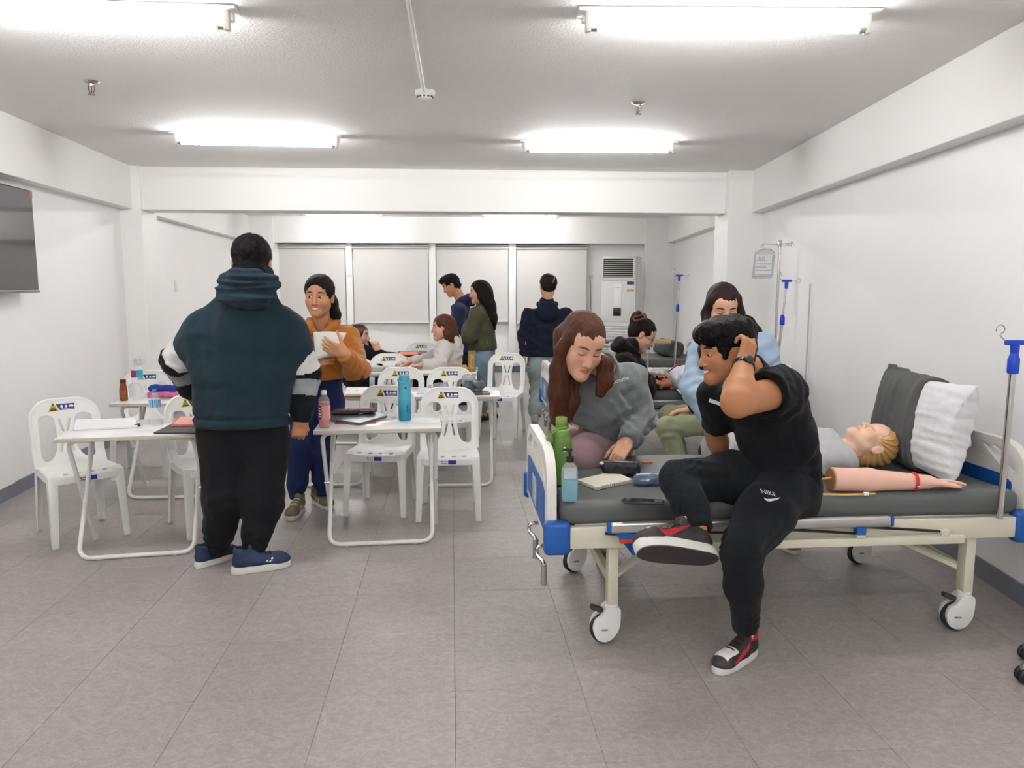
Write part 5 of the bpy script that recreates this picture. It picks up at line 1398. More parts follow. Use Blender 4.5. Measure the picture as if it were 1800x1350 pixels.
# --- woman in the grey sweatshirt leaning over the near bed
def woman_grey():
    p = Person('person in a grey sweatshirt leaning over the near bed with one knee up', (.48, 4.0), 'fair')
    neck, chest, pel = q(1062, 645, 3.66), q(1062, 700, 3.76), q(1050, 785, 4.02)
    shL, shR = q(1106, 668, 3.76), q(998, 668, 3.80)
    elL, wrL = q(1122, 735, 3.74), q(1102, 776, 3.60); elR, wrR = q(984, 745, 3.86), q(1010, 822, 3.74)
    p.head(q(1022, 606, 3.52), (.30, -.93, -.42), (.22, -.25, 1), neck, 1.17, True, lip='#ab6a5c', brow='#5a3c30', shut=True, res=.0026)
    p.arm(shL, elL, wrL, (.042, .037, .026), res=.0038, side=1, d=(-.45, -.35, -.62), n=(-.25, -.75, .55), curl=(28, 32, 34, 30), thumb=(40, 15), sz=.98)
    p.arm(shR, elR, wrR, (.042, .037, .026), side=-1, d=(.35, -.3, -.6), n=(0, -.5, .8), curl=(18,) * 4, sz=.95)
    hL, hR = q(1085, 800, 4.10), q(1072, 768, 4.02); kL, aL = q(1075, 905, 4.06), q(1066, 992, 4.16); kR, aR = q(1026, 800, 3.74), V3((.30, 4.16, .70))
    p.core(pel, chest, neck, shL, shR, hL, kL, aL, hR, kR, aR, (.11, .115), leg=(.06, .048, .034)); p.done()
    gr = mat('sweatshirt_grey', '#6c7072', .92, bump=(200, .3), var=(8, .08), sheen=.3, spec=.2)
    F = top_field(q(1056, 762, 3.96), chest, neck, shL, shR, elL, wrL, elR, wrR, (.185, .18), .68, (.084, .078, .05), .08, .0075, k=.07)
    F.ecap(q(1060, 770, 3.92), q(1056, 740, 3.9), .2, .2, unit(shR - shL), .6, .05)
    F.displace(rings(elL, wrL, .45, .11, .045, .009, seed=1)); F.displace(rings(shL, elL, .8, .1, .06, .007, seed=2)); F.displace(rings(shR, elR, .7, .12, .07, .006, seed=3)); F.displace(wav(81, .15, .006, 5)); F.displace(wav(82, .06, .002, 5))
    F.cutl(wrL, unit(wrL - elL), .1); F.cutl(wrR, unit(wrR - elR), .1)
    F.cut(q(1055, 764, 3.9), (-.40, -.1, -.90))
    F.cap(neck + V3((-.01, -.045, .0)), p.hl((0, 0, -.07)), .068, .075, .012, 'sub')
    top = p.cloth('sweatshirt', F, gr, 2)
    lo = q(1086, 671, 3.6) - p.base
    decal('lettering', text_mesh('script', 'Goodtime', .030, gr, 0), top.data, lo, (1, 0, .22), (-.2, 0, 1), mat('print_white', '#dcdcdc', .6), top, .004)
    # long straight hair, centre parting
    hm = mat('hair_auburn', '#4a2618', .5, bump=(60, .4, 5), aniso=(10, 10, 1.0), var=(18, .35), spec=.28)
    F = cap_hair(p, .0038, .985, low=-.03, ears=False, face=(.122, -.04, .074, .082, .108)); T, R, s = p.hl, p.hR, p.hs
    F2 = Field(np.minimum(p.hc - .22, q(960, 740, 3.75)), np.maximum(p.hc + .22, q(1080, 600, 3.4)), .0036)
    F2.ell(T((0, -.014, .042)), V3((.0855, .105, .0895)) * s, R, .01); F2.ell(T((0, -.05, -.03)), V3((.08, .06, .085)) * s, R, .03)
    a = [T((.070, .018, .05)), T((.084, .014, -.02)), q(984, 648, 3.52), q(982, 690, 3.55), q(980, 738, 3.58)]
    F2.chain(a, [.022, .030, .044, .050, .034], .02)
    F2.chain([T((.05, -.07, 0)), q(1000, 660, 3.62), q(1002, 705, 3.6), q(1000, 735, 3.6)], [.05, .05, .042, .02], .03)
    b = [T((-.055, -.06, .02)), T((-.07, -.05, -.06)), q(1064, 640, 3.50), q(1064, 668, 3.50), q(1056, 690, 3.50)]
    F2.chain(b, [.04, .034, .036, .036, .024], .02)
    for x in (-1,): F2.ell(T((x * .092, .004, -.012)), V3((.03, .026, .05)) * s, R, .008, 'sub')
    F2.cap(T((0, .1, .1)), T((0, -.02, .142)), .004, .003, .006, 'sub')
    F2.displace(wav(91, .04, .002, 6, (1.3, 1.3, .15))); F2.ell(T((0, .122, -.04)), V3((.072, .084, .106)) * s, R, .006, 'sub')
    p.cloth('hair', F2, hm, 2)
    for x in (-1, 1):
        MB().lathe([(1e-4, -.008), (.004, -.004), (.004, .003), (1e-4, .006)], tuple(T((x * .08, -.004, -.048)) - p.base), 10).build('earring', m_chrome, p.t)
    F = field_for([hL, hR, kL, kR, aL, aR], .2, .0085); pk = cloth('trousers_pink', '#a58a8e', .85, .08)
    F.ecap(q(1056, 775, 4.05), q(1056, 800, 4.05), .15, .155, unit(shR - shL), .75, .05)
    F.cap(hL, kL, .095, .075, .04); F.cap(kL, aL, .075, .058, .03); F.cap(hR, kR, .135, .098, .04); F.cap(kR, aR, .078, .055, .03)
    F.displace(wav(95, .14, .004, 5)); F.cutl(aL + V3((0, 0, -.01)), (0, 0, -1), .12); p.cloth('trousers', F, pk, 1)
    ps, d, s = ground(1062, 1000), V3((-.25, -1, 0)), 1
    shoe(p, V3((aL[0], aL[1] + .02, 0)), d, size=.92, upper=mat('shoe_brown', '#6b3f2a', .6), sole=mat('sole_brown', '#3d2a22', .6), lace=None, sole_h=.022)
    shoe(p, V3((aR[0], aR[1] + .06, .66)), (-.1, .6, -.8), (0, .8, .6), size=.9, upper=mat('shoe_brown', '#6b3f2a', .6), sole=mat('sole_brown', '#3d2a22', .6), lace=None, sole_h=.022)
woman_grey()

# --- woman in the pale blue shirt
def woman_blue():
    p = Person('person in a pale blue shirt looking down, standing behind the black T-shirt wearer', (1.25, 4.5), 'fair')
    neck, chest, pel = q(1285, 585, 4.52), q(1290, 650, 4.55), q(1290, 790, 4.62)
    shR, shL = q(1240, 618, 4.5), q(1340, 612, 4.58)
    elR, wrR = q(1222, 682, 4.42), q(1262, 752, 4.28); elL, wrL = q(1362, 690, 4.55), q(1340, 760, 4.4)
    p.head(q(1270, 540, 4.42), (-.02, -1, -.38), (0, -.1, 1), neck, 1.06, True, lip='#a05a4c', brow='#35211a', shut=True, res=.003)
    p.arm(shR, elR, wrR, side=-1, d=(.5, -.4, -.7), n=(-.5, -.3, .4)); p.arm(shL, elL, wrL, side=1, d=(-.5, -.4, -.7), n=(.5, -.3, .4))
    hR, hL = q(1255, 800, 4.6), q(1325, 800, 4.64); kR, kL = V3((1.22, 4.55, .47)), V3((1.5, 4.55, .47)); aR, aL = V3((1.22, 4.6, .1)), V3((1.56, 4.36, .1))
    p.core(pel, chest, neck, shL, shR, hL, kL, aL, hR, kR, aR, (.12, .12)); p.done()
    lb = mat('shirt_blue', '#9fb2c6', .8, bump=(260, .2), var=(6, .06), spec=.25)
    F = top_field(q(1292, 775, 4.6), chest, neck, shL, shR, elL, wrL, elR, wrR, (.185, .185), .62, (.088, .082, .055), .082, .008, k=.06)
    F.displace(rings(shR, elR, .85, .12, .07, .010, seed=1)); F.displace(rings(elR, wrR, .3, .12, .06, .009, seed=4)); F.displace(rings(shL, elL, .5, .12, .07, .008, seed=2)); F.displace(wav(101, .14, .006, 5))
    F.cutl(wrL, unit(wrL - elL), .1); F.cutl(wrR, unit(wrR - elR), .1); F.cut(q(1292, 800, 4.6), (0, 0, -1)); top = p.cloth('shirt', F, lb, 1)
    F = field_for([neck], .16, .006); n = neck
    F.chain([n + V3(v) for v in ((-.02, -.10, -.07), (-.075, -.05, -.01), (-.08, .03, .02), (0, .075, .03), (.08, .03, .02), (.075, -.05, -.01), (.02, -.10, -.07))], [.012, .018, .02, .022, .02, .018, .012], .01)
    p.cloth('collar', F, lb, 1, parent=top)
    for k in range(3): MB().lathe([(1e-4, .003), (.006, .002), (.006, 0)], tuple(q(1262, 668 + 22 * k, 4.3) - p.base), 10, R=XZ).build('button', mat('button_blue', '#5d6d80', .4), top)
    hm = mat('hair_darkbrown', '#1f1210', .5, bump=(60, .4, 5), aniso=(10, 10, 1.0), var=(18, .3), spec=.22)
    T, R, s = None, None, None
    T, R, s = p.hl, p.hR, p.hs
    F = Field(np.minimum(p.hc - .2, q(1215, 655, 4.6)), np.maximum(p.hc + .2, q(1330, 500, 4.2)), .0042)
    F.ell(T((0, -.014, .042)), V3((.087, .106, .090)) * s, R, .01); F.ell(T((0, -.05, -.03)), V3((.082, .06, .085)) * s, R, .03)
    F.chain([T((.072, .02, .05)), T((.085, .015, -.03)), q(1243, 580, 4.38), q(1238, 615, 4.36), q(1234, 645, 4.34)], [.024, .03, .034, .032, .016], .02)
    F.chain([T((-.072, .01, .05)), T((-.088, .0, -.03)), q(1306, 580, 4.45), q(1312, 610, 4.5)], [.026, .034, .036, .03], .02)
    F.chain([T((0, -.09, .02)), T((-.03, -.1, -.1)), q(1312, 570, 4.66), q(1322, 600, 4.66)], [.06, .06, .05, .03], .03)
    F.cap(T((0, .1, .1)), T((0, -.02, .142)), .004, .003, .006, 'sub')
    F.displace(wav(93, .04, .0018, 6, (1.3, 1.3, .15))); F.ell(T((0, .122, -.035)), V3((.072, .084, .105)) * s, R, .006, 'sub'); p.cloth('hair', F, hm, 2)
    F = field_for([hL, hR, aL, aR], .2, .01); bk = cloth('trousers_black2', '#1b1b1f', .85)
    F.ecap(q(1290, 785, 4.62), q(1290, 810, 4.62), .17, .165, unit(shR - shL), .68, .05)
    for h, k, a in ((hL, kL, aL), (hR, kR, aR)): F.cap(h, k, .095, .07, .04); F.cap(k, a, .07, .055, .03)
    F.displace(wav(96, .14, .004, 5)); F.cut((0, 0, .085), (0, 0, -1)); p.cloth('trousers', F, bk, 1)
    for a, d in ((aR, (0, -1, 0)), (aL, (.35, -1, 0))): shoe(p, V3((a[0], a[1] + .0, 0)), d, size=.9, upper=mat('shoe_taupe', '#8b7b70', .7), sole=m_soleW, lace=m_lacew, sole_h=.028)
woman_blue()

# --- seated person in olive trousers, mostly hidden
def seated_olive():
    p = Person('seated person in pale olive trousers, mostly hidden by the pale blue shirt', (1.45, 5.75), 'fair', 1.5)
    pel, chest, neck = V3((1.78, 5.80, .52)), V3((1.76, 5.80, .86)), V3((1.745, 5.80, 1.06)); shR, shL = V3((1.74, 6.0, 1.0)), V3((1.74, 5.62, 1.0))
    p.head(V3((1.70, 5.80, 1.17)), (-1, -.1, -.3), (0, 0, 1), neck, 1.0, True)
    wr = q(1212, 720, 5.68); el = V3((1.62, 5.6, .76)); p.arm(shL, el, wr, side=1, d=(-.7, .1, -.1), n=(0, 0, 1), curl=(15,) * 4, res=.004)
    elR = V3((1.62, 6.0, .76)); wrR = V3((1.66, 6.08, .56)); p.arm(shR, elR, wrR, side=-1, d=(0, 0, -1), n=(0, 1, 0))
    kL, kR = q(1172, 752, 5.64), V3((1.24, 5.98, .5)); hL, hR = V3((1.74, 5.68, .52)), V3((1.74, 5.92, .52)); aL, aR = V3((1.28, 5.62, .1)), V3((1.36, 5.98, .1))
    p.core(pel, chest, neck, shL, shR, hL, kL, aL, hR, kR, aR); p.done()
    F = top_field(pel, chest, neck, shL, shR, el, wr, elR, wrR, (.15, .15), .72, (.07, .06, .045), .07, .012); F.cutl(wr, unit(wr - el), .1); F.cutl(wrR, unit(wrR - elR), .1)
    p.cloth('top', F, cloth('top_charcoal', '#2b2b30', .9), 1)
    F = field_for([hL, hR, kL, kR, aL, aR, pel], .2, .009); ol = cloth('trousers_olive', '#8f9678', .85, .08)
    F.ecap(pel, pel + V3((0, 0, .08)), .15, .14, unit(shR - shL), .8, .04)
    for h, k, a in ((hL, kL, aL), (hR, kR, aR)): F.cap(h, k, .095, .082, .04); F.cap(k, a, .078, .062, .03)
    F.displace(wav(111, .13, .005, 5)); F.displace(rings(kL, aL, .1, .1, .07, .007)); F.cut((0, 0, .08), (0, 0, -1)); p.cloth('trousers', F, ol, 1)
    F = cap_hair(p, .006, 1.02, low=-.05, ears=False); F.chain([p.hl((0, -.09, .03)), p.hl((.0, -.12, -.05)), p.hl((.0, -.11, -.16))], [.06, .055, .03], .03); p.cloth('hair', F, hair_mat('#1d1413'))
    for a in (aL, aR): shoe(p, V3((a[0], a[1], 0)), (-1, 0, 0), size=.9, upper=mat('shoe_taupe', '#8b7b70', .7), sole=m_soleW, sole_h=.028, res=.006)
seated_olive()
chair(1.80, 5.80, -88, 'white plastic chair under the person in pale olive trousers')

# --- woman with the hair clip at the second bed
def woman_clip():
    p = Person('person in a black hoodie with a brown hair clip bending over the second bed', (1.0, 6.05), 'fair', 1.3)
    neck, chest, pel = q(1108, 610, 6.12), q(1090, 660, 6.1), q(1075, 765, 6.05)
    shR, shL = q(1098, 640, 5.92), q(1118, 645, 6.25)
    elR, wrR = q(1118, 690, 5.95), q(1142, 668, 6.5); elL, wrL = q(1136, 690, 6.3), q(1146, 662, 6.62)
    p.head(q(1128, 588, 6.18), (.80, -.05, -.45), (.45, 0, .85), neck, 1.05, True, brow='#1d1412', shut=True, res=.0032)
    p.arm(shR, elR, wrR, side=-1, d=(.9, .3, -.25), n=(.1, -.3, .9), curl=(30,) * 4); p.arm(shL, elL, wrL, side=1, d=(.9, -.1, -.3), n=(.2, -.5, .8), curl=(26,) * 4)
    hR, hL = q(1065, 780, 5.97), q(1075, 780, 6.15); kR, kL = V3((.8, 5.98, .47)), V3((.86, 6.16, .47)); aR, aL = V3((.78, 5.98, .1)), V3((.84, 6.16, .1))
    p.core(pel, chest, neck, shL, shR, hL, kL, aL, hR, kR, aR); p.done()
    bk = cloth('hoodie_black', '#191415', .92, .12)
    F = top_field(pel, chest, neck, shL, shR, elL, wrL, elR, wrR, (.15, .165), .72, (.08, .072, .048), .08, .009)
    F.displace(wav(121, .12, .005, 5)); F.displace(rings(shL, elL, .7, .1, .06, .006)); F.cutl(wrL, unit(wrL - elL), .1); F.cutl(wrR, unit(wrR - elR), .1); F.cut(pel + V3((0, 0, -.02)), (0, 0, -1)); top = p.cloth('hoodie', F, bk, 1)
    F = field_for([neck], .2, .007); n = neck
    F.chain([n + V3(v) for v in ((.06, -.06, -.06), (-.01, -.08, -.01), (-.06, -.06, .03), (-.085, 0, .04), (-.06, .06, .03), (0, .08, 0))], [.02, .03, .038, .042, .038, .03], .02); F.ell(n + V3((-.10, 0, .0)), (.06, .09, .045), None, .03); p.cloth('hood', F, bk, 1, parent=top)
    F = cap_hair(p, .0045, 1.0, low=-.01); hm = hair_mat('#1c1211', .35); F.ell(p.hl((0, -.10, .09)), V3((.05, .045, .06)), p.hR, .03); F.displace(wav(123, .03, .002, 5)); p.cloth('hair', F, hm)
    R = p.hR; tc = mat('clip_tortoise', '#5a3a28', .3); cl = None
    mb = MB(); c = p.hl((.06, -.085, .10))
    lat = R @ V3((0, .7, .7)); nn = R @ V3((.85, -.4, .4)); RR = basis(lat, nn)
    holed([rpoly([(-.024, -.055), (.024, -.055), (.024, .055), (-.024, .055)], .01), rpoly([(-.011, -.04), (.011, -.04), (.011, .04), (-.011, .04)], .004)[::-1]], -.005, .005, RR, tuple(c - p.base), mb); clip = mb.build('hair_clip', tc, p.t)
    for k in range(5): MB().tube([c + RR @ V3((.024, -.04 + k * .02, 0)) - p.base, c + RR @ V3((.034, -.04 + k * .02, -.02)) - p.base, c + RR @ V3((.02, -.04 + k * .02, -.04)) - p.base], .004, 6).build('clip_tooth', tc, clip)
    gl = MB(); m_gl = mat('spectacle_metal', '#8d8a88', .25, metal=.9)
    for x in (-1, 1): gl.tube([p.hl((x * .031 + .020 * math.cos(a), .092, -.008 + .018 * math.sin(a))) - p.base for a in np.linspace(0, 6.28, 15)[:-1]], .0022, 5, closed=True)
    gl.tube([p.hl((-.011, .094, -.004)) - p.base, p.hl((.011, .094, -.004)) - p.base], .0022, 5)
    for x in (-1, 1): gl.tube([p.hl((x * .05, .09, -.004)) - p.base, p.hl((x * .072, .06, -.002)) - p.base, p.hl((x * .079, .0, .004)) - p.base], .0022, 5)
    gl.build('spectacles', m_gl, p.t)
    F = field_for([hL, hR, aL, aR], .2, .012); bk2 = cloth('trousers_black2', '#1b1b1f', .85)
    F.ecap(pel + V3((0, 0, .02)), pel + V3((0, 0, -.08)), .145, .15, unit(shR - shL), .75, .05)
    for h, k, a in ((hL, kL, aL), (hR, kR, aR)): F.cap(h, k, .09, .07, .04); F.cap(k, a, .07, .055, .03)
    F.cut((0, 0, .08), (0, 0, -1)); p.cloth('trousers', F, bk2, 1)
    for a in (aL, aR): shoe(p, V3((a[0], a[1], 0)), (1, .1, 0), size=.88, upper=m_navyshoe, sole=m_soleW, sole_h=.028, res=.006)
woman_clip()

# --- woman walking away
def woman_walk():
    p = Person('person in a navy hoodie and grey joggers walking away past the beds', (.38, 8.3), 'fair', 1.5)
    neck, chest, pel = q(962, 530, 8.25), q(962, 570, 8.3), q(958, 628, 8.3)
    shL, shR = q(930, 555, 8.25), q(996, 555, 8.35)
    elL, wrL = q(921, 592, 8.25), q(921, 627, 8.2); elR, wrR = q(1002, 592, 8.4), q(1000, 625, 8.5)
    p.head(q(963, 503, 8.22), (-.15, 1, -.12), (0, 0, 1), neck, 1.04, True, res=.0036)
    p.arm(shL, elL, wrL, side=1, d=(.05, .25, -1), n=(-1, -.2, 0), curl=(35,) * 4, thumb=(25, 20)); p.arm(shR, elR, wrR, side=-1, d=(0, .2, -1), n=(1, 0, 0))
    hL, hR = q(944, 640, 8.3), q(976, 640, 8.32); kL, aL = q(946, 690, 8.34), q(940, 732, 8.12); kR, aR = q(985, 688, 8.5), V3((.60, 8.7, .1))
    p.core(pel, chest, neck, shL, shR, hL, kL, aL, hR, kR, aR); p.done()
    nv = cloth('hoodie_navy', '#171c2b', .92, .1)
    F = top_field(q(960, 622, 8.3), chest, neck, shL, shR, elL, wrL, elR, wrR, (.205, .20), .6, (.078, .07, .05), .08, .011, k=.06)
    F.displace(wav(131, .14, .006, 5)); F.displace(lambda P: -.01 * np.exp(-((P[:, 2] - q(960, 614, 8.3)[2]) / .01) ** 2)); F.cutl(wrL, unit(wrL - elL), .1); F.cutl(wrR, unit(wrR - elR), .1); F.cut(q(960, 626, 8.3), (0, 0, -1)); top = p.cloth('hoodie', F, nv, 1)
    F = field_for([neck], .24, .009); n = neck
    F.chain([n + V3(v) for v in ((-.06, .06, -.03), (-.085, -.02, -.03), (-.05, -.075, -.035), (.05, -.075, -.035), (.085, -.02, -.03), (.06, .06, -.03))], [.02, .03, .034, .034, .03, .02], .02); F.ell(n + V3((0, -.11, -.1)), (.12, .035, .10), None, .03); F.cap(n + V3((0, .02, 0)), n + V3((0, .02, .2)), .06, .08, .01, 'sub'); p.cloth('hood', F, nv, 1, parent=top)
    MB().box(q(924, 603, 8.12) - p.base, (.012, .006, .035), .002).build('pink_tab', mat('tab_pink', '#c8506a', .6), top)
    F = cap_hair(p, .005, .98, low=-.01); F.ell(p.hl((.035, -.09, .03)), V3((.045, .05, .065)), p.hR, .03); F.displace(wav(133, .03, .002, 5)); p.cloth('hair', F, hair_mat('#1d1412'))
    MB().box(p.hl((.035, -.14, .045)) - p.base, (.022, .02, .075), .008, p.hR @ np.array(Matrix.Rotation(.4, 3, 'Y'))).build('hair_clip', mat('clip_brown', '#4c3b34', .35), p.t)
    F = field_for([hL, hR, kL, kR, aL, aR], .2, .011); gj = cloth('joggers_grey', '#8d9697', .9, .08)
    F.ecap(q(959, 624, 8.3), q(959, 650, 8.3), .175, .18, unit(shR - shL), .56, .05)
    for h, k, a, sd in ((hL, kL, aL, 1), (hR, kR, aR, 2)):
        F.cap(h, k, .108, .088, .04); F.cap(k, lerp(k, a, .7), .088, .08, .03); F.cap(lerp(k, a, .7), a, .08, .05, .02); F.displace(rings(h, k, .95, .1, .08, .012, seed=sd)); F.displace(rings(k, a, .85, .06, .05, .008, seed=sd))
    F.displace(wav(135, .13, .006, 5)); F.cutl(aL + unit(aL - kL) * .0, unit(aL - kL), .12); F.cutl(aR, (0, 0, -1), .12); p.cloth('trousers', F, gj, 1)
    tp = mat('shoe_taupe', '#8b7b70', .7)
    MB().tube([aL - p.base + V3((0, 0, .03)), aL - p.base + V3((0, .0, -.05))], .042, 12).build('sock', mat('sock_grey', '#b9b2ab', .9), p.t)
    shoe(p, aL + V3((.0, -.03, -.12)), (.05, .75, -.75), (0, .75, .75), size=.9, upper=tp, sole=mat('sole_brown', '#3d2a22', .6), sole_h=.022, res=.006)
    shoe(p, V3((aR[0], aR[1], 0)), (0, 1, 0), size=.9, upper=tp, sole=mat('sole_brown', '#3d2a22', .6), sole_h=.022, res=.006)
woman_walk()

# --- the two standing listeners
def listeners():
    # man in the navy hoodie
    p = Person('person in a navy hoodie standing with bowed head by the blinds', (-.68, 9.7), 'tan', 1.5)
    Y = 9.7; neck, chest, pel = q(812, 530, Y), q(812, 560, Y), q(812, 618, Y)
    shL, shR = q(806, 545, Y - .2), q(814, 545, Y + .2); elL, wrL = q(803, 588, Y - .22), q(790, 612, Y - .2); elR, wrR = q(806, 588, Y + .25), q(795, 612, Y + .15)
    p.head(q(793, 501, Y), (-1, -.1, -.55), (-.4, 0, 1), neck, 1.06, False, res=.0036); p.arm(shL, elL, wrL, side=1, d=(-.7, .2, -.5), n=(-.4, -.7, .5)); p.arm(shR, elR, wrR, side=-1, d=(-.7, 0, -.5), n=(0, .8, .5))
    hL, hR = q(811, 635, Y - .1), q(813, 635, Y + .1); kL, kR = V3((pel[0] - .02, Y - .11, .47)), V3((pel[0] - .02, Y + .11, .47)); aL, aR = V3((pel[0], Y - .11, .1)), V3((pel[0], Y + .11, .1))
    p.core(pel, chest, neck, shL, shR, hL, kL, aL, hR, kR, aR); p.done()
    nv = cloth('hoodie_navy2', '#2e334d', .92, .1); F = top_field(pel, chest, neck, shL, shR, elL, wrL, elR, wrR, (.17, .175), .72, (.085, .08, .055), .085, .011, k=.06)
    F.displace(wav(141, .14, .007, 5)); F.cutl(wrL, unit(wrL - elL), .1); F.cutl(wrR, unit(wrR - elR), .1); F.cut(pel, (0, 0, -1)); top = p.cloth('hoodie', F, nv, 1)
    F = field_for([neck], .2, .009); n = neck; F.chain([n + V3(v) for v in ((-.07, -.05, -.03), (.0, -.09, .02), (.08, -.05, .05), (.1, .0, .05), (.08, .05, .05), (0, .09, .02))], [.025, .035, .045, .048, .045, .035], .02); F.ell(n + V3((.12, 0, -.01)), (.06, .09, .055), None, .03); p.cloth('hood', F, nv, 1, parent=top)
    MB().tube([n + V3((-.10, -.09, -.03)) - p.base, n + V3((-.125, -.10, -.12)) - p.base], .007, 6).build('drawstring', mat('cord_white', '#d8d8d8', .8), top)
    F = cap_hair(p, .005, 1.0, low=-.03); F.ell(p.hl((0, .04, .09)), V3((.075, .075, .045)), p.hR, .02); F.displace(wav(143, .035, .006, 6)); p.cloth('hair', F, hair_short_mat('#17131a'))
    F = field_for([hL, hR, aL, aR], .2, .013); F.ecap(pel + V3((0, 0, .03)), pel + V3((0, 0, -.06)), .155, .155, unit(shR - shL), .75, .05)
    for h, k, a in ((hL, kL, aL), (hR, kR, aR)): F.cap(h, k, .09, .07, .04); F.cap(k, a, .07, .055, .03)
    F.cut((0, 0, .08), (0, 0, -1)); p.cloth('trousers', F, cloth('trousers_black2', '#1b1b1f', .85), 1)
    for a in (aL, aR): shoe(p, V3((a[0], a[1], 0)), (-1, 0, 0), size=1, upper=m_navyshoe, sole=m_soleW, sole_h=.028, res=.007)
    # woman in the olive jacket
    p = Person('person in an olive jacket and pale jeans standing with folded arms', (-.33, 8.75), 'fair', 1.4)
    Y = 8.72; neck, chest, pel = q(848, 540, Y), q(847, 570, Y), q(850, 618, Y)
    shL, shR = q(838, 553, Y - .19), q(850, 553, Y + .19); elL, wrL = q(824, 592, Y - .22), q(822, 575, Y + .05); elR, wrR = q(828, 588, Y + .2), q(822, 580, Y - .05)
    p.head(q(843, 513, Y), (-1, -.12, -.12), (0, 0, 1), neck, 1.04, True, res=.0036); p.arm(shL, elL, wrL, side=1, d=(-.2, 1, .2), n=(-1, 0, .2), curl=(30,) * 4); p.arm(shR, elR, wrR, side=-1, d=(-.2, -1, .1), n=(-1, 0, .2), curl=(30,) * 4)
    hL, hR = q(852, 640, Y - .09), q(854, 640, Y + .09); kL, kR = q(854, 690, Y - .09), q(858, 690, Y + .09); aL, aR = q(850, 728, Y - .08), q(868, 728, Y + .05)
    p.core(pel, chest, neck, shL, shR, hL, kL, aL, hR, kR, aR); p.done()
    ol = cloth('jacket_olive', '#4c4b39', .85, .1); F = top_field(q(849, 610, Y), chest, neck, shL, shR, elL, wrL, elR, wrR, (.19, .175), .8, (.085, .082, .06), .08, .010, k=.06)
    F.displace(rings(shL, elL, .8, .12, .08, .008)); F.displace(wav(151, .14, .006, 5)); F.cut(q(850, 615, Y), (0, 0, -1)); p.cloth('jacket', F, ol, 1)
    F = Field(q(815, 600, Y + .25) - .05, q(895, 480, Y - .2) + V3((.05, .5, .05)), .007) if False else field_for([p.hc, q(866, 560, Y)], .2, .006)
    T, R, s = p.hl, p.hR, p.hs; F.ell(T((0, -.014, .042)), V3((.087, .108, .090)) * s, R, .01); F.ell(T((0, -.05, -.03)), V3((.082, .065, .085)) * s, R, .03); F.ell(T((0, .122, -.04)), V3((.08, .084, .105)) * s, R, .008, 'sub')
    for x in (-1, 1): F.chain([T((x * .07, .03, .03)), T((x * .078, .0, -.06)), T((x * .06, -.06, -.14))], [.022, .034, .05], .02)
    F.chain([T((0, -.06, -.02)), q(858, 540, Y), q(864, 560, Y - .03), q(869, 578, Y - .03)], [.09, .085, .065, .02], .04); F.displace(wav(153, .04, .002, 5, (1.3, 1.3, .2))); p.cloth('hair', F, hair_mat('#1d1316', .35))
    F = field_for([hL, hR, aL, aR], .2, .011); F.ecap(pel, pel + V3((0, 0, -.06)), .165, .165, unit(shR - shL), .8, .05)
    for h, k, a in ((hL, kL, aL), (hR, kR, aR)): F.cap(h, k, .105, .085, .04); F.cap(k, a, .085, .078, .03)
    F.displace(wav(155, .13, .005, 5)); F.cut((0, 0, .13), (0, 0, -1)); p.cloth('jeans', F, cloth('denim_pale', '#7e93a3', .9, .1), 1)
    sd = mat('sandal_dark', '#2c2522', .6)
    for a in (aL, aR):
        o = MB().prism(footprint(-.08, .16, .042), 0, .03, bevel=.004); R2 = basis((-.5, -.9, 0), (0, 0, 1)); o.v = [tuple(R2 @ V3(v) + V3((a[0], a[1], 0)) - p.base) for v in o.v]; so = o.build('sandal', sd, p.t)
        for y in (.0, .05, .1): MB().tube([R2 @ V3((.044 * math.cos(t), y, .025 + .05 * math.sin(t))) + V3((a[0], a[1], 0)) - p.base for t in np.linspace(0, 3.14, 8)], .008, 6).build('strap', sd, so)
        F = field_for([V3((a[0], a[1], .05))], .15, .006); F.cap(V3((a[0], a[1], .14)), V3((a[0], a[1], .07)), .034, .036, .02); F.cap(V3((a[0], a[1], .06)), V3((a[0], a[1], .05)) + R2[:, 1] * .11, .034, .024, .02); v, f = F.mesh()
        link('bare_foot', mesh_from('bare_foot', v - p.base, f, mat('skin_foot', SK['fair'], .5)), so)
listeners()

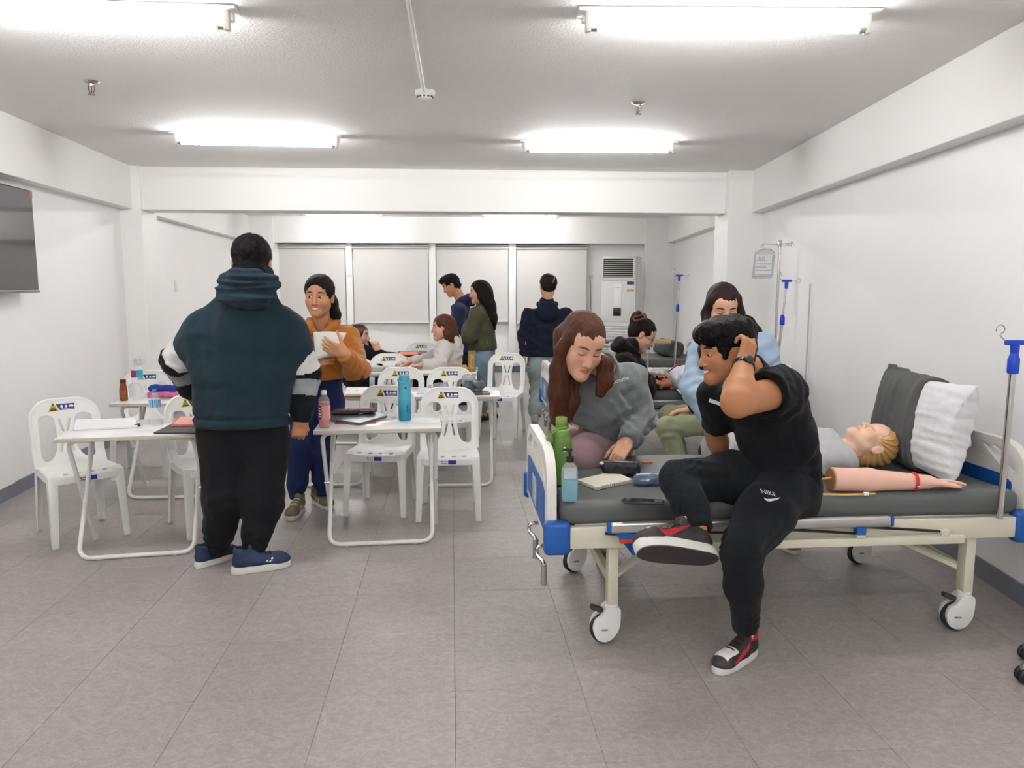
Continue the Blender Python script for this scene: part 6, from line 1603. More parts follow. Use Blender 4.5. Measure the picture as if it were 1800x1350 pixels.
# --- the two seated women
def seated_two():
    p = Person('seated person in a white hoodie resting an arm on the table', (-.68, 8.0), 'fair', 1.4)
    Y = 7.98; pel, chest, neck = V3((-.66, Y + .02, .50)), q(790, 622, Y), q(786, 598, Y)
    shL, shR = q(780, 612, Y - .17), q(800, 612, Y + .17); elL, wrL = q(772, 640, Y - .3), q(742, 641, 7.6); elR, wrR = V3((-.9, Y + .15, .74)), V3((-1.05, Y - .1, .74))
    p.head(q(779, 576, Y - .03), (-1, -.2, -.04), (0, 0, 1), neck, 1.08, True, lip='#a2453f', brow='#2a1b17', shut=False, res=.0034)
    p.arm(shL, elL, wrL, side=1, d=(-.8, -.2, -.05), n=(0, 0, 1), curl=(18,) * 4); p.arm(shR, elR, wrR, side=-1, d=(-.8, -.3, -.05), n=(0, 0, 1))
    hL, hR = V3((-.68, Y - .1, .52)), V3((-.68, Y + .1, .52)); kL, kR = V3((-1.08, Y - .08, .52)), V3((-1.08, Y + .12, .52)); aL, aR = V3((-1.04, Y - .08, .1)), V3((-1.04, Y + .12, .1))
    p.core(pel, chest, neck, shL, shR, hL, kL, aL, hR, kR, aR); p.done()
    wh = cloth('hoodie_white', '#c9c5c0', .9, .05); F = top_field(pel + V3((0, 0, .03)), chest, neck, shL, shR, elL, wrL, elR, wrR, (.17, .165), .78, (.082, .072, .05), .08, .010, k=.06)
    F.displace(rings(shL, elL, .8, .1, .06, .007)); F.displace(wav(161, .12, .006, 5)); F.cutl(wrL, unit(wrL - elL), .1); F.cutl(wrR, unit(wrR - elR), .1); F.cut(pel + V3((0, 0, -.03)), (0, 0, -1)); top = p.cloth('hoodie', F, wh, 1)
    F = field_for([neck], .2, .009); n = neck; F.chain([n + V3(v) for v in ((-.07, -.05, -.04), (.0, -.085, .0), (.08, -.05, .02), (.1, .0, .02), (.08, .05, .02), (0, .085, 0))], [.022, .03, .04, .042, .04, .03], .02); F.ell(n + V3((.11, 0, -.05)), (.05, .09, .07), None, .03); p.cloth('hood', F, wh, 1, parent=top)
    F = field_for([p.hc, q(800, 610, Y)], .2, .0055); T, R, s = p.hl, p.hR, p.hs; F.ell(T((0, -.014, .042)), V3((.087, .108, .090)) * s, R, .01); F.ell(T((0, -.05, -.03)), V3((.082, .065, .085)) * s, R, .03); F.ell(T((0, .122, -.04)), V3((.08, .084, .105)) * s, R, .008, 'sub')
    for x in (-1, 1): F.chain([T((x * .07, .01, .03)), T((x * .078, -.03, -.06)), T((x * .075, -.03, -.16))], [.022, .036, .028], .02); F.ell(T((x * .09, .02, -.012)), V3((.03, .024, .045)), R, .008, 'sub')
    F.chain([T((0, -.06, -.02)), T((0, -.08, -.12)), T((0, -.075, -.19))], [.085, .075, .035], .04); F.displace(wav(163, .04, .0025, 5, (1.3, 1.3, .2))); p.cloth('hair', F, mat('hair_auburn', '#45281d', .36))
    F = field_for([hL, hR, kL, kR, aL, aR], .2, .013)
    for h, k, a in ((hL, kL, aL), (hR, kR, aR)): F.cap(h, k, .092, .08, .04); F.cap(k, a, .075, .06, .03)
    F.cut((0, 0, .08), (0, 0, -1)); p.cloth('trousers', F, cloth('trousers_black2', '#1b1b1f', .85), 1)
    for a in (aL, aR): shoe(p, V3((a[0], a[1], 0)), (-1, 0, 0), size=.88, upper=m_navyshoe, sole=m_soleW, sole_h=.028, res=.007)
    p = Person('seated person in a black top with one hand raised', (-1.72, 8.3), 'fair', 1.4)
    Y = 8.28; pel, chest, neck = V3((-1.72, Y, .50)), V3((-1.68, Y, .84)), q(631, 606, Y)
    shL, shR = V3((-1.68, Y + .17, .90)), V3((-1.68, Y - .17, .90)); elR, wrR = q(671, 632, Y - .1), q(665, 617, Y - .08); elL, wrL = V3((-1.45, Y + .22, .74)), V3((-1.25, Y + .1, .74))
    p.head(q(631, 590, Y), (1, -.12, -.02), (0, 0, 1), neck, 1.05, True, lip='#a2453f', brow='#2a1b17', shut=False, res=.0034)
    p.arm(shR, elR, wrR, side=-1, d=(-.3, 0, 1), n=(.6, -.8, .1), curl=(60, 62, 64, 66), thumb=(20, 25)); p.arm(shL, elL, wrL, side=1, d=(.8, -.2, 0), n=(0, 0, 1))
    hL, hR = V3((-1.7, Y + .1, .52)), V3((-1.7, Y - .1, .52)); kL, kR = V3((-1.3, Y + .1, .52)), V3((-1.3, Y - .1, .52)); aL, aR = V3((-1.34, Y + .1, .1)), V3((-1.34, Y - .1, .1))
    p.core(pel, chest, neck, shL, shR, hL, kL, aL, hR, kR, aR); p.done()
    bk = cloth('top_black', '#17141a', .92, .1); F = top_field(pel + V3((0, 0, .03)), chest, neck, shL, shR, elL, wrL, elR, wrR, (.16, .15), .75, (.072, .062, .048), .07, .010, neckr=.055, k=.04); F.displace(wav(171, .12, .005, 5)); F.cutl(wrL, unit(wrL - elL), .1); F.cutl(wrR, unit(wrR - elR), .08); p.cloth('top', F, bk, 1)
    F = field_for([p.hc, q(620, 610, Y)], .2, .0055); T, R, s = p.hl, p.hR, p.hs; F.ell(T((0, -.014, .042)), V3((.087, .108, .090)) * s, R, .01); F.ell(T((0, -.05, -.03)), V3((.082, .065, .085)) * s, R, .03); F.ell(T((0, .122, -.04)), V3((.08, .084, .105)) * s, R, .008, 'sub')
    for x in (-1, 1): F.chain([T((x * .07, .03, .03)), T((x * .08, .0, -.06)), T((x * .075, -.02, -.16))], [.022, .036, .03], .02)
    F.chain([T((0, -.06, -.02)), T((0, -.08, -.12)), T((0, -.075, -.2))], [.085, .075, .04], .04); p.cloth('hair', F, mat('hair_brown2', '#3f2820', .36))
    F = field_for([hL, hR, kL, kR, aL, aR], .2, .013)
    for h, k, a in ((hL, kL, aL), (hR, kR, aR)): F.cap(h, k, .092, .08, .04); F.cap(k, a, .075, .06, .03)
    F.cut((0, 0, .08), (0, 0, -1)); p.cloth('trousers', F, cloth('trousers_navy3', '#1a1b2c', .85), 1)
    for a in (aL, aR): shoe(p, V3((a[0], a[1], 0)), (1, 0, 0), size=.88, upper=mat('shoe_brown', '#6b3f2a', .6), sole=mat('sole_brown', '#3d2a22', .6), sole_h=.02, res=.007)
seated_two()

# ------------------------------------------------------------------ things on the tables
m_clear = mat('clear_plastic', '#e8eef0', .08, alpha=.22, spec=.6); m_water = mat('water', '#dfe9ec', .05, alpha=.25, spec=.5)
TZ = .701
def P0(px, py, z=TZ): v = PZ(px, py, z); return Vector((v.x, v.y, z))
def bottle(name, label, at, prof, cap, mats, lab=None, liquid=None, n=20, group=None):
    """prof [(r,z)], cap (r,z0,z1), lab (z0,z1,r,[(mat,a0,a1)]) , liquid (z,mat)"""
    t = thing(name, label, 'bottle', at, 0, group)
    MB().lathe(prof, n=n).build('bottle_body', mats[0], t)
    if cap: MB().lathe([(cap[0], cap[1]), (cap[0], cap[2] - .002), (cap[0] * .85, cap[2])], n=16).build('cap', mats[1], t)
    if liquid:
        pr = [(max(r - .002, .001), z + .002) for r, z in prof if z < liquid[0]] + [(np.interp(liquid[0], [z for _, z in prof], [r for r, _ in prof]) - .002, liquid[0]), (.0005, liquid[0])]
        MB().lathe(pr, n=n).build('liquid', liquid[1], t)
    if lab:
        z0, z1, r, secs = lab
        for (m_, a0, a1) in secs:
            k = 14; v = []; f = []
            for i in range(k + 1):
                a = math.radians(a0 + (a1 - a0) * i / k)
                for z, rr in ((z0, r), (z1, r), (z1, r + .0008), (z0, r + .0008)): v.append((rr * math.cos(a), rr * math.sin(a), z))
            for i in range(k):
                for j in range(4): f.append((i * 4 + j, i * 4 + (j + 1) % 4, i * 4 + 4 + (j + 1) % 4, i * 4 + 4 + j))
            MB().raw(v, f, 0, True).build('label_band', m_, t)
    return t
def pet(h, r): return [(r * .8, 0), (r, .008), (r, h * .25), (r * .93, h * .30), (r, h * .35), (r, h * .62), (r * .85, h * .76), (r * .42, h * .88), (r * .36, h * .9), (r * .36, h * .97)]
m_lblue = mat('label_blue', '#2c7fb5', .4); m_lwht = mat('label_white', '#e6e8ea', .4); m_lpink = mat('label_pink', '#d98a8c', .4); m_lmag = mat('label_magenta', '#a8195a', .4); m_lcy = mat('label_cyan', '#3fa3bd', .4)
m_capw = mat('cap_white', '#e8e8e8', .4); m_capb = mat('cap_blue', '#2b7ec0', .4)
# front table, right
b = P0(571, 751); t = thing('juice_bottle', 'square pink juice bottle with white cap at the corner of the front table', 'bottle', b)
bw = .028
MB().box((0, 0, .075), (2 * bw, 2 * bw, .15), .008).build('bottle_body', mat('juice_pink', '#d98f8d', .2, alpha=.8), t)
MB().lathe([(.033, .148), (.03, .165), (.016, .185), (.015, .192)], n=20).build('shoulder', m_clear, t); MB().lathe([(.0165, .19), (.0165, .212), (.015, .214)], n=16).build('cap', m_capw, t)
lb = MB().bx(-bw - .001, bw + .001, -bw - .0012, bw + .001, .045, .13, .004).build('label_band', mat('label_salmon', '#e39b98', .45), t)
MB().bx(-bw + .002, -bw + .018, -bw - .003, -bw, .05, .128).build('label_panel', mat('label_navy', '#20202e', .45), lb)
for k in range(4): MB().bx(-bw + .006, -bw + .014, -bw - .0036, -bw - .0028, .062 + k * .016, .072 + k * .016).build('label_mark', m_lwht, lb)
b = P0(712, 738); t = thing('water_bottle', 'tall blue ombre water bottle with a loop handle on the front table', 'bottle', b)
def ombre():
    m = bpy.data.materials.new('ombre_blue'); m.use_nodes = True; N, L = m.node_tree.nodes, m.node_tree.links
    tc = N.new('ShaderNodeTexCoord'); sx = N.new('ShaderNodeSeparateXYZ'); rp = N.new('ShaderNodeValToRGB'); mr = N.new('ShaderNodeMapRange'); mr.inputs['From Max'].default_value = .22
    L.new(tc.outputs['Object'], sx.inputs[0]); L.new(sx.outputs['Z'], mr.inputs['Value']); L.new(mr.outputs['Result'], rp.inputs['Fac']); L.new(rp.outputs['Color'], N['Principled BSDF'].inputs['Base Color'])
    e = rp.color_ramp.elements; e[0].color = lin('#1f7d99'); e[0].position = .25; e[1].color = lin('#4ea3bb'); e[1].position = .6; N['Principled BSDF'].inputs['Roughness'].default_value = .5; return m
m_om = ombre()
MB().lathe([(.034, 0), (.0385, .004), (.039, .2), (.037, .222), (.031, .234)], n=28).build('bottle_body', m_om, t)
m_lid = mat('lid_blue', '#4a9db6', .45); MB().lathe([(.033, .232), (.034, .262), (.031, .266), (.028, .275)], n=24).build('lid', m_lid, t)
MB().tube([(.034 * math.cos(a), -.012 + .02 * math.cos(a) * 0, .25 + .0 * a) for a in (0,)] + [(.036, -.02, .25), (.03, -.045, .238), (0, -.052, .232), (-.03, -.045, .24), (-.036, -.02, .25)], .005, 8).build('handle', m_lid, t)
MB().box((.012, -.0385, .2), (.012, .002, .014), .0008).build('logo', mat('logo_teal', '#11526a', .4), t); MB().box((.018, -.036, .075), (.005, .003, .045), .0008).build('lettering_strip', mat('logo_teal', '#11526a', .4), t)
def slab(name, label, cat, pts, z0, th, m_, group=None, bev=.002, page=None):
    """flat thing lying down: 4 pixel corners at height z0"""
    W = [PZ(*p, z0) for p in pts]; c = sum(W, Vector()) / len(W)
    o = MB().prism([(w.x - c.x, w.y - c.y) for w in W], 0, th, bevel=bev).build(name, m_, None, (c.x, c.y, z0))
    return tag(o, label, cat, group)
m_redf = mat('folder_red', '#b3202c', .4); m_gryf = mat('folder_grey', '#55565a', .35, coat=.3); m_blkp = mat('pouch_black', '#252224', .5, bump=(40, .3))
slab('plastic_folder', 'red plastic folder under the grey folder on the front table', 'folder', [(588, 745), (660, 744), (668, 733), (596, 732)], TZ, .004, m_redf)
slab('plastic_folder', 'glossy grey folder under the black pouch on the front table', 'folder', [(590, 741), (632, 747), (680, 734), (672, 727), (560, 727), (560, 733)], TZ + .0045, .012, m_gryf)
def pouch(name, label, cat, c, half, deg, m_, puff=.5, tilt=0, wr=.004, seed=1, zip_m=None, res=.004):
    t = thing(name, label, cat, c, math.radians(deg)); h = V3(half)
    F = Field(-h - .03, h + .03, res); F.box((0, 0, 0), h, None, min(h) * .95 * puff + .002, 0)
    F.displace(wav(seed, .07, wr, 5)); F.d = F.d + 0; v, f = F.mesh(); v = smoothv(v, f, 1); z0 = v[:, 2].min(); v[:, 2] -= z0
    link('pouch_body', mesh_from('pouch_body', v, f, m_), t)
    if zip_m: MB().tube([(-half[0] * .9, -half[1] * .2, -z0 + half[2] * .98), (0, -half[1] * .1, -z0 + half[2] * 1.06), (half[0] * .9, -half[1] * .2, -z0 + half[2] * .98)], .003, 6).build('zip', zip_m, t)
    return t
c = P0(622, 727, TZ + .018); pouch('document_pouch', 'black shiny pouch with a red corner on top of the grey folder', 'pouch', (c.x, c.y, TZ + .0175), (.13, .055, .011), 8, m_blkp, .5, wr=.0035, seed=4, zip_m=m_redf)
c = P0(692, 734); pouch('tissue_packet', 'small crumpled clear wrapper beside the blue water bottle', 'wrapper', (c.x, c.y, TZ), (.022, .014, .008), 20, mat('wrapper', '#d5d8dc', .2, alpha=.7), .9, wr=.003, seed=6)
# front table, left
slab('paper_pad', 'thick pad of white paper with a black binder clip', 'paper', [(130, 757), (242, 752), (238, 738), (134, 741)], TZ, .012, mat('paper_pad', '#e9e9ec', .7), bev=.001)
c = PZ(240, 746, TZ + .012); cl = MB(); o = MB().box((0, 0, .0), (.016, .05, .02), .003).build('binder_clip', m_blk, None, (c.x + .004, c.y, TZ + .0045)); tag(o, 'black binder clip on the edge of the paper pad', 'clip')
slab('ring_folder', 'dark grey folder lying open at the end of the left table', 'folder', [(270, 763), (352, 763), (352, 744), (308, 744)], TZ, .009, mat('folder_dark', '#3a3a40', .5))
slab('notebook', 'salmon pink notebook on an orange folder at the left table', 'notebook', [(303, 748), (352, 748), (352, 735), (318, 735)], TZ + .0125, .01, mat('notebook_pink', '#e5a193', .6))
slab('plastic_folder', 'orange folder under the salmon pink notebook', 'folder', [(299, 750), (354, 750), (354, 736), (312, 736)], TZ + .0095, .003, mat('folder_orange', '#c8472a', .5))
bottle('water_bottle', 'clear water bottle with blue cap and blue label on the left table', P0(275, 748), pet(.21, .033), (.0135, .195, .212), [m_clear, m_capb], (.11, .155, .0335, [(m_lwht, 180, 360), (m_lblue, 185, 355)]))
bpy.data.objects[-1] if False else None
# second row, left
b = P0(218, 704); bottle('milk_drink_bottle', 'brown chocolate drink bottle with a dark cap', b, [(.024, 0), (.027, .006), (.027, .08), (.02, .115), (.019, .13)], (.0205, .128, .152), [mat('choc_brown', '#7d431f', .35, var=(30, .3)), mat('choc_cap', '#4d2717', .4)], (.02, .075, .0275, [(mat('choc_label', '#8f5530', .4, var=(60, .35)), 200, 340)]))
bottle('water_bottle', 'tall clear water bottle with a magenta and cyan label', P0(244, 703), pet(.275, .04), (.0155, .26, .277), [m_clear, m_clear], (.165, .215, .0405, [(m_lmag, 180, 285), (m_lcy, 285, 360)]))
c = P0(290, 700); pouch('pencil_pouch', 'pink zip pouch lying on the second left table', 'pouch', (c.x, c.y + .03, TZ), (.13, .05, .022), 8, mat('pouch_pink', '#c4668c', .35, var=(20, .2)), .9, seed=8, zip_m=m_lmag)
c2 = c; c = P0(284, 690); c.y = c2.y; c.x = c2.x - .02; pouch('umbrella_pouch', 'royal blue soft pouch on top of the pink pouch', 'pouch', (c.x, c.y + .03, TZ + .043), (.11, .035, .022), -6, mat('pouch_blue', '#1d2f8f', .6), 1, seed=9)
# second row, right
c = P0(778, 687); t = thing('water_bottle', 'clear bottle with a pink cap lying on its side', 'bottle', (c.x, c.y + .03, TZ + .031), 0)
RX = np.array([[0, 0, -1], [0, 1, 0], [1, 0, 0]], float)
MB().lathe([(r, z - .09) for r, z in pet(.2, .03)], R=RX, n=18).build('bottle_body', m_clear, t); MB().lathe([(.0135, .092), (.0135, .112), (.012, .114)], R=RX, n=14).build('cap', mat('cap_pink', '#e08aa0', .4), t)
MB().lathe([(.0305, -.03), (.0308, -.03), (.0308, .02), (.0305, .02)], R=RX, n=18, cap=False).build('label_band', mat('label_mauve', '#a99fb5', .5, alpha=.7, var=(50, .3)), t)
c = P0(832, 688); pouch('plastic_bag', 'dark grey plastic bag bundle with a clear top', 'bag', (c.x, c.y + .05, TZ), (.085, .05, .03), 4, mat('bag_grey', '#4d565a', .3, bump=(30, .5)), .9, wr=.006, seed=12)
c = P0(826, 672, TZ + .07); pouch('plastic_bag', 'crumpled clear plastic bag with a green print on the dark bag', 'bag', (c.x - .01, c.y + .05, TZ + .0655), (.05, .035, .022), 0, mat('bag_clear', '#a9b3b6', .15, alpha=.6), .9, wr=.009, seed=13)
slab('phone_case', 'black phone wallet at the corner of the second table', 'phone case', [(826, 695), (862, 694), (858, 689), (828, 689)], TZ, .01, m_blk)
slab('paper_sheet', 'white sheet at the right corner of the second table', 'paper', [(846, 691), (868, 692), (862, 681), (848, 681)], TZ, .002, mat('paper_white', '#deddd6', .8), bev=0)
slab('tissue_packet', 'pale blue plastic packet on the second table', 'packet', [(732, 693), (756, 693), (756, 684), (736, 684)], TZ, .008, mat('packet_blue', '#b9cad8', .3))
slab('plastic_folder', 'red folder under the printed sheet', 'folder', [(603, 697), (640, 697), (640, 684), (608, 684)], TZ, .006, m_redf)
ps = slab('paper_sheet', 'printed white sheet with three small drawings on a red folder', 'paper', [(606, 694), (648, 694), (646, 682), (610, 682)], TZ + .0065, .004, mat('paper_white', '#deddd6', .8), bev=0)
for k in range(3):
    MB().tube([(-.06 + k * .06 + .012 * math.cos(a), .012 * math.sin(a), .0045) for a in np.linspace(0, 4.5, 8)], .0015, 4).build('drawing', mat('ink_violet', '#5b4a6b', .6), ps)
# third and fourth rows
c = P0(829, 654); t = thing('upright_box', 'tan upright box with a printed panel at the table end', 'box', (c.x, c.y + .03, TZ), math.radians(6))
MB().bx(-.035, .035, -.02, .02, 0, .20, .002).build('carton', mat('box_tan', '#8a6f3a', .6), t); MB().bx(-.022, .022, -.022, -.02, .03, .17).build('printed_panel', mat('box_panel', '#a88c56', .6), t); MB().bx(.008, .014, -.0232, -.0218, .05, .12).build('print_strip', mat('box_ink', '#4f3d1c', .6), t)
slab('clipboard', 'tan clipboard lying beside the upright box', 'clipboard', [(790, 651), (822, 651), (820, 643), (794, 643)], TZ, .012, mat('board_tan', '#b08a60', .6))
bottle('water_bottle', 'clear water bottle with a cyan label behind the mustard hoodie', P0(638, 655), pet(.27, .034), (.0145, .255, .272), [m_clear, m_capw], (.125, .185, .0345, [(mat('label_aqua', '#35b3c9', .4), 180, 360)]))
c = P0(658, 654); o = MB().bx(-.085, .085, -.05, .05, 0, .045, .004).build('laptop_case', mat('case_grey', '#a7a5a2', .5), None, (c.x, c.y + .06, TZ)); tag(o, 'flat grey case on the table behind the mustard hoodie', 'case')
slab('plastic_folder', 'orange folder on the rearmost table', 'folder', [(700, 625), (735, 625), (733, 620), (704, 620)], TZ + .028, .012, mat('folder_coral', '#d2694a', .5))
slab('plastic_folder', 'purple folder stack on the rearmost table', 'folder', [(695, 628), (737, 628), (735, 621), (700, 621)], TZ, .027, mat('folder_plum', '#6a3148', .5))
slab('pencil_box', 'violet pencil box on the rearmost table', 'box', [(736, 628), (751, 628), (751, 622), (737, 622)], TZ, .04, mat('box_violet', '#5d4a66', .5))

# ------------------------------------------------------------------ on the near bed
BZ = .627
c = P0(986, 850, BZ); t = thing('steel_flask', 'olive green insulated flask with a strap loop on the near bed', 'flask', c)
m_fl = mat('flask_green', '#5a7a35', .55); m_fl2 = mat('flask_lid', '#6b8c44', .5)
MB().lathe([(.043, 0), (.047, .004), (.0475, .185), (.044, .205), (.037, .222)], n=28).build('flask_body', m_fl, t)
MB().lathe([(.038, .22), (.039, .243), (.036, .248), (.025, .252), (.0245, .27), (.026, .272), (.026, .298), (.023, .302)], n=24).build('lid', m_fl2, t)
MB().tube([(-.036, -.012, .236), (-.055, -.02, .24), (-.065, -.022, .21), (-.052, -.03, .18), (-.04, -.035, .2), (-.045, -.03, .23), (-.01, -.028, .255), (.02, -.02, .26)], .005, 8).build('strap_loop', m_fl2, t)
MB().prism([(-.008, -.006), (0, -.01), (.008, -.006), (.008, .006), (0, .014), (-.008, .006)], 0, .002, R=XZ, c=(.012, -.0465, .165)).build('logo', m_stW, t)
c = P0(1001, 881, BZ); t = thing('hand_sanitizer', 'clear pump bottle half full of blue hand sanitizer', 'bottle', c)
MB().box((0, 0, .07), (.068, .045, .14), .012).build('bottle_body', mat('sanitizer_shell', '#cfe6ec', .05, alpha=.28, spec=.6), t)
MB().box((0, 0, .0475), (.062, .039, .09), .010).build('gel', mat('gel_blue', '#1f96ad', .1, alpha=.85), t)
MB().lathe([(.031, .135), (.027, .15), (.015, .165), (.013, .17)], n=20).build('shoulder', m_clear, t)
MB().lathe([(.0155, .165), (.0155, .186), (.006, .188), (.006, .212)], n=16).build('pump_collar', m_blk, t); MB().box((-.010, 0, .216), (.04, .014, .01), .003).build('pump_spout', m_blk, t)
MB().bx(-.025, .025, -.0236, -.0226, .10, .135).build('label_band', mat('label_pale', '#b9c9d0', .4, alpha=.8), t)
nb = slab('spiral_notebook', 'open spiral notebook with cream pages on the near bed', 'notebook', [(1014, 848), (1049, 862), (1112, 848), (1080, 833)], BZ, .014, mat('page_cream', '#dcd8c8', .8), bev=.001)
a, b_ = PZ(1049, 862, BZ), PZ(1112, 848, BZ); ctr = Vector(nb.location)
for k in range(18):
    p_ = a.lerp(b_, (k + .5) / 18) - ctr; MB().tube([p_ + Vector((0, .006 * math.cos(u) - .0, .007 + .009 * math.sin(u))) for u in np.linspace(0, 5.6, 9)], .0009, 4).build('wire_ring', m_blk, nb)
c = P0(1092, 838, BZ); t = pouch('pencil_case', 'black zip pencil case with a charm on the near bed', 'pencil case', (c.x, c.y + .03, BZ), (.088, .042, .03), -10, mat('case_black', '#1d1c22', .6, bump=(120, .2)), .75, seed=15, zip_m=m_steel)
MB().lathe([(1e-4, -.012), (.012, 0), (1e-4, .012)], (-.085, -.03, .06), 10).build('charm', mat('charm_pink', '#d8b7b4', .4), t)
c = P0(1138, 816, BZ); o = MB().tube([(-.028, -.006, .008), (.02, .004, .008), (.03, .006, .008)], [.0055, .0055, .003], 10).build('orange_pen', mat('pen_orange', '#d8622a', .4), None, (c.x, c.y, BZ)); tag(o, 'orange pen sticking out beside the pencil case', 'pen')
def holo():
    m = bpy.data.materials.new('holographic_film'); m.use_nodes = True; N, L = m.node_tree.nodes, m.node_tree.links; b = N['Principled BSDF']
    n = N.new('ShaderNodeTexVoronoi'); n.inputs['Scale'].default_value = 60; tc = N.new('ShaderNodeTexCoord'); rp = N.new('ShaderNodeValToRGB'); n2 = N.new('ShaderNodeTexNoise'); n2.inputs['Scale'].default_value = 25
    L.new(tc.outputs['Object'], n2.inputs['Vector']); L.new(n2.outputs['Fac'], rp.inputs['Fac']); e = rp.color_ramp.elements; e[0].position = .35; e[0].color = lin('#8fb7c4'); e[1].position = .7; e[1].color = lin('#a58fb8'); k = e.new(.5); k.color = lin('#7d86b0')
    L.new(rp.outputs['Color'], b.inputs['Base Color']); b.inputs['Metallic'].default_value = .75; b.inputs['Roughness'].default_value = .22
    bp = N.new('ShaderNodeBump'); bp.inputs['Strength'].default_value = .6; bp.inputs['Distance'].default_value = .01; L.new(n.outputs['Distance'], bp.inputs['Height']); L.new(bp.outputs['Normal'], b.inputs['Normal']); return m
c = P0(1138, 856, BZ); pouch('holographic_pouch', 'shiny holographic pouch beside the spiral notebook', 'pouch', (c.x + .02, c.y + .03, BZ), (.075, .028, .024), 6, holo(), .8, wr=.003, seed=17, zip_m=m_stW)
c = P0(1131, 884, BZ); t = thing('phone', 'black smartphone lying face up near the bed edge', 'phone', (c.x, c.y, BZ), math.radians(-7))
MB().bx(-.082, .082, -.03, .03, 0, .011, .006, seg=3).build('case', m_blk, t); MB().bx(-.074, .074, -.026, .026, .0105, .0116, .0).build('screen', mat('phone_glass', '#22232a', .06, spec=.8), t)
MB().tube([(-.088, -.012, .006), (-.088, .012, .006), (-.07, .012, .012), (-.07, -.012, .012)], .003, 6, closed=True).build('grip_ring', m_blk, t)
slab('plastic_packet', 'blue and white plastic packet behind the propping arm', 'packet', [(1236, 819), (1292, 822), (1290, 804), (1246, 802)], BZ, .014, mat('packet_white', '#d9dee4', .3, alpha=.95))
slab('plastic_packet', 'blue sachet on top of the white packet', 'packet', [(1236, 812), (1262, 814), (1262, 802), (1244, 800)], BZ + .0145, .006, mat('sachet_blue', '#3f7fb5', .35))

# training mannequin
def mannequin():
    base = V3(P0(1530, 822, BZ)); t = thing('training_mannequin', 'nursing mannequin with moulded blond hair lying on the near bed', 'mannequin', tuple(base))
    hc = q(1531, 783, base[1] + .02); hc[2] = BZ + .115; R = basis((-.12, -.12, 1), (1, .05, .12)); s = .98; T = lambda p: hc + R @ (V3(p) * s)
    neck = V3((hc[0] - .14, hc[1] + .0, BZ + .08)); chest = neck + V3((-.12, 0, .0)); pel = chest + V3((-.36, 0, -.01))
    F = head_field(hc, R, s, neck, .003, True, .05); v1, f1 = F.mesh(); c1 = head_paint(v1, hc, R, s, SK['doll'], '#d8a48c', None, '#9b7a66', .03)
    F = field_for([neck, chest, pel], .24, .011); F.ecap(chest, pel, .15, .14, (0, 1, 0), .58, .05); F.cap(chest + V3((0, -.15, 0)), chest + V3((0, .15, 0)), .065, .065, .06); F.cap(chest, neck, .08, .05, .05); F.cap(chest + V3((0, .17, 0)), chest + V3((-.3, .22, -.02)), .05, .045, .03)
    F.displace(lambda P: np.where(P[:, 2] < BZ + .006, -.02, 0.)); v2, f2 = F.mesh(); v2[:, 2] = np.maximum(v2[:, 2], BZ + .003)
    v, f = join([(v1, f1), (v2, f2)]); col = np.concatenate([c1, np.tile(colr(SK['doll']), (len(v2), 1))])
    link('body', mesh_from('body', v - base, f, mat('vinyl_skin', '#e2b89c', .42, attr='Col', spec=.4), col=col), t)
    F = Field(hc - .19, hc + .19, .0032); E = lambda p, r, k=.01, op='add': F.ell(T(p), V3(r) * s, R, k, op)
    E((0, -.014, .04), (.083, .104, .088)); E((0, -.05, -.03), (.072, .06, .075), .03); E((0, .118, -.03), (.078, .086, .095), .008, 'sub')
    for x in (-1, 1): E((x * .09, .0, -.012), (.03, .026, .04), .006, 'sub')
    def groove(P):
        L = ((P - hc) @ R) / s; a = np.arctan2(L[:, 2] + .02, -L[:, 1] + .05); return .004 * np.sin(a * 26 + 20 * np.abs(L[:, 0]) + 2 * np.sin(L[:, 0] * 60))
    F.displace(groove); v, f = F.mesh(); link('moulded_hair', mesh_from('moulded_hair', smoothv(v, f, 1) - base, f, mat('blond_vinyl', '#c79a62', .5)), t)
    # gown
    F = field_for([neck, chest, pel], .3, .0085); F.ecap(chest + V3((.01, 0, .0)), pel + V3((-.1, 0, 0)), .175, .165, (0, 1, 0), .62, .05); F.cap(chest + V3((.02, -.17, -.01)), chest + V3((.02, .17, -.01)), .085, .085, .05); F.cap(chest + V3((.02, -.17, -.01)), chest + V3((-.16, -.22, -.03)), .08, .075, .04); F.cap(chest, neck, .10, .07, .05)
    F.displace(wav(201, .16, .007, 5)); F.displace(wav(202, .07, .003, 5)); F.cap(neck + V3((-.03, 0, .02)), neck + V3((.12, 0, .09)), .066, .085, .01, 'sub'); F.cut(neck + V3((-.015, 0, 0)), (1, 0, .35))
    v, f = F.mesh(); v[:, 2] = np.maximum(v[:, 2], BZ + .002); link('gown', mesh_from('gown', smoothv(v, f, 2) - base, f, cloth('gown_grey', '#b0b1b3', .85, .06)), t)
mannequin()
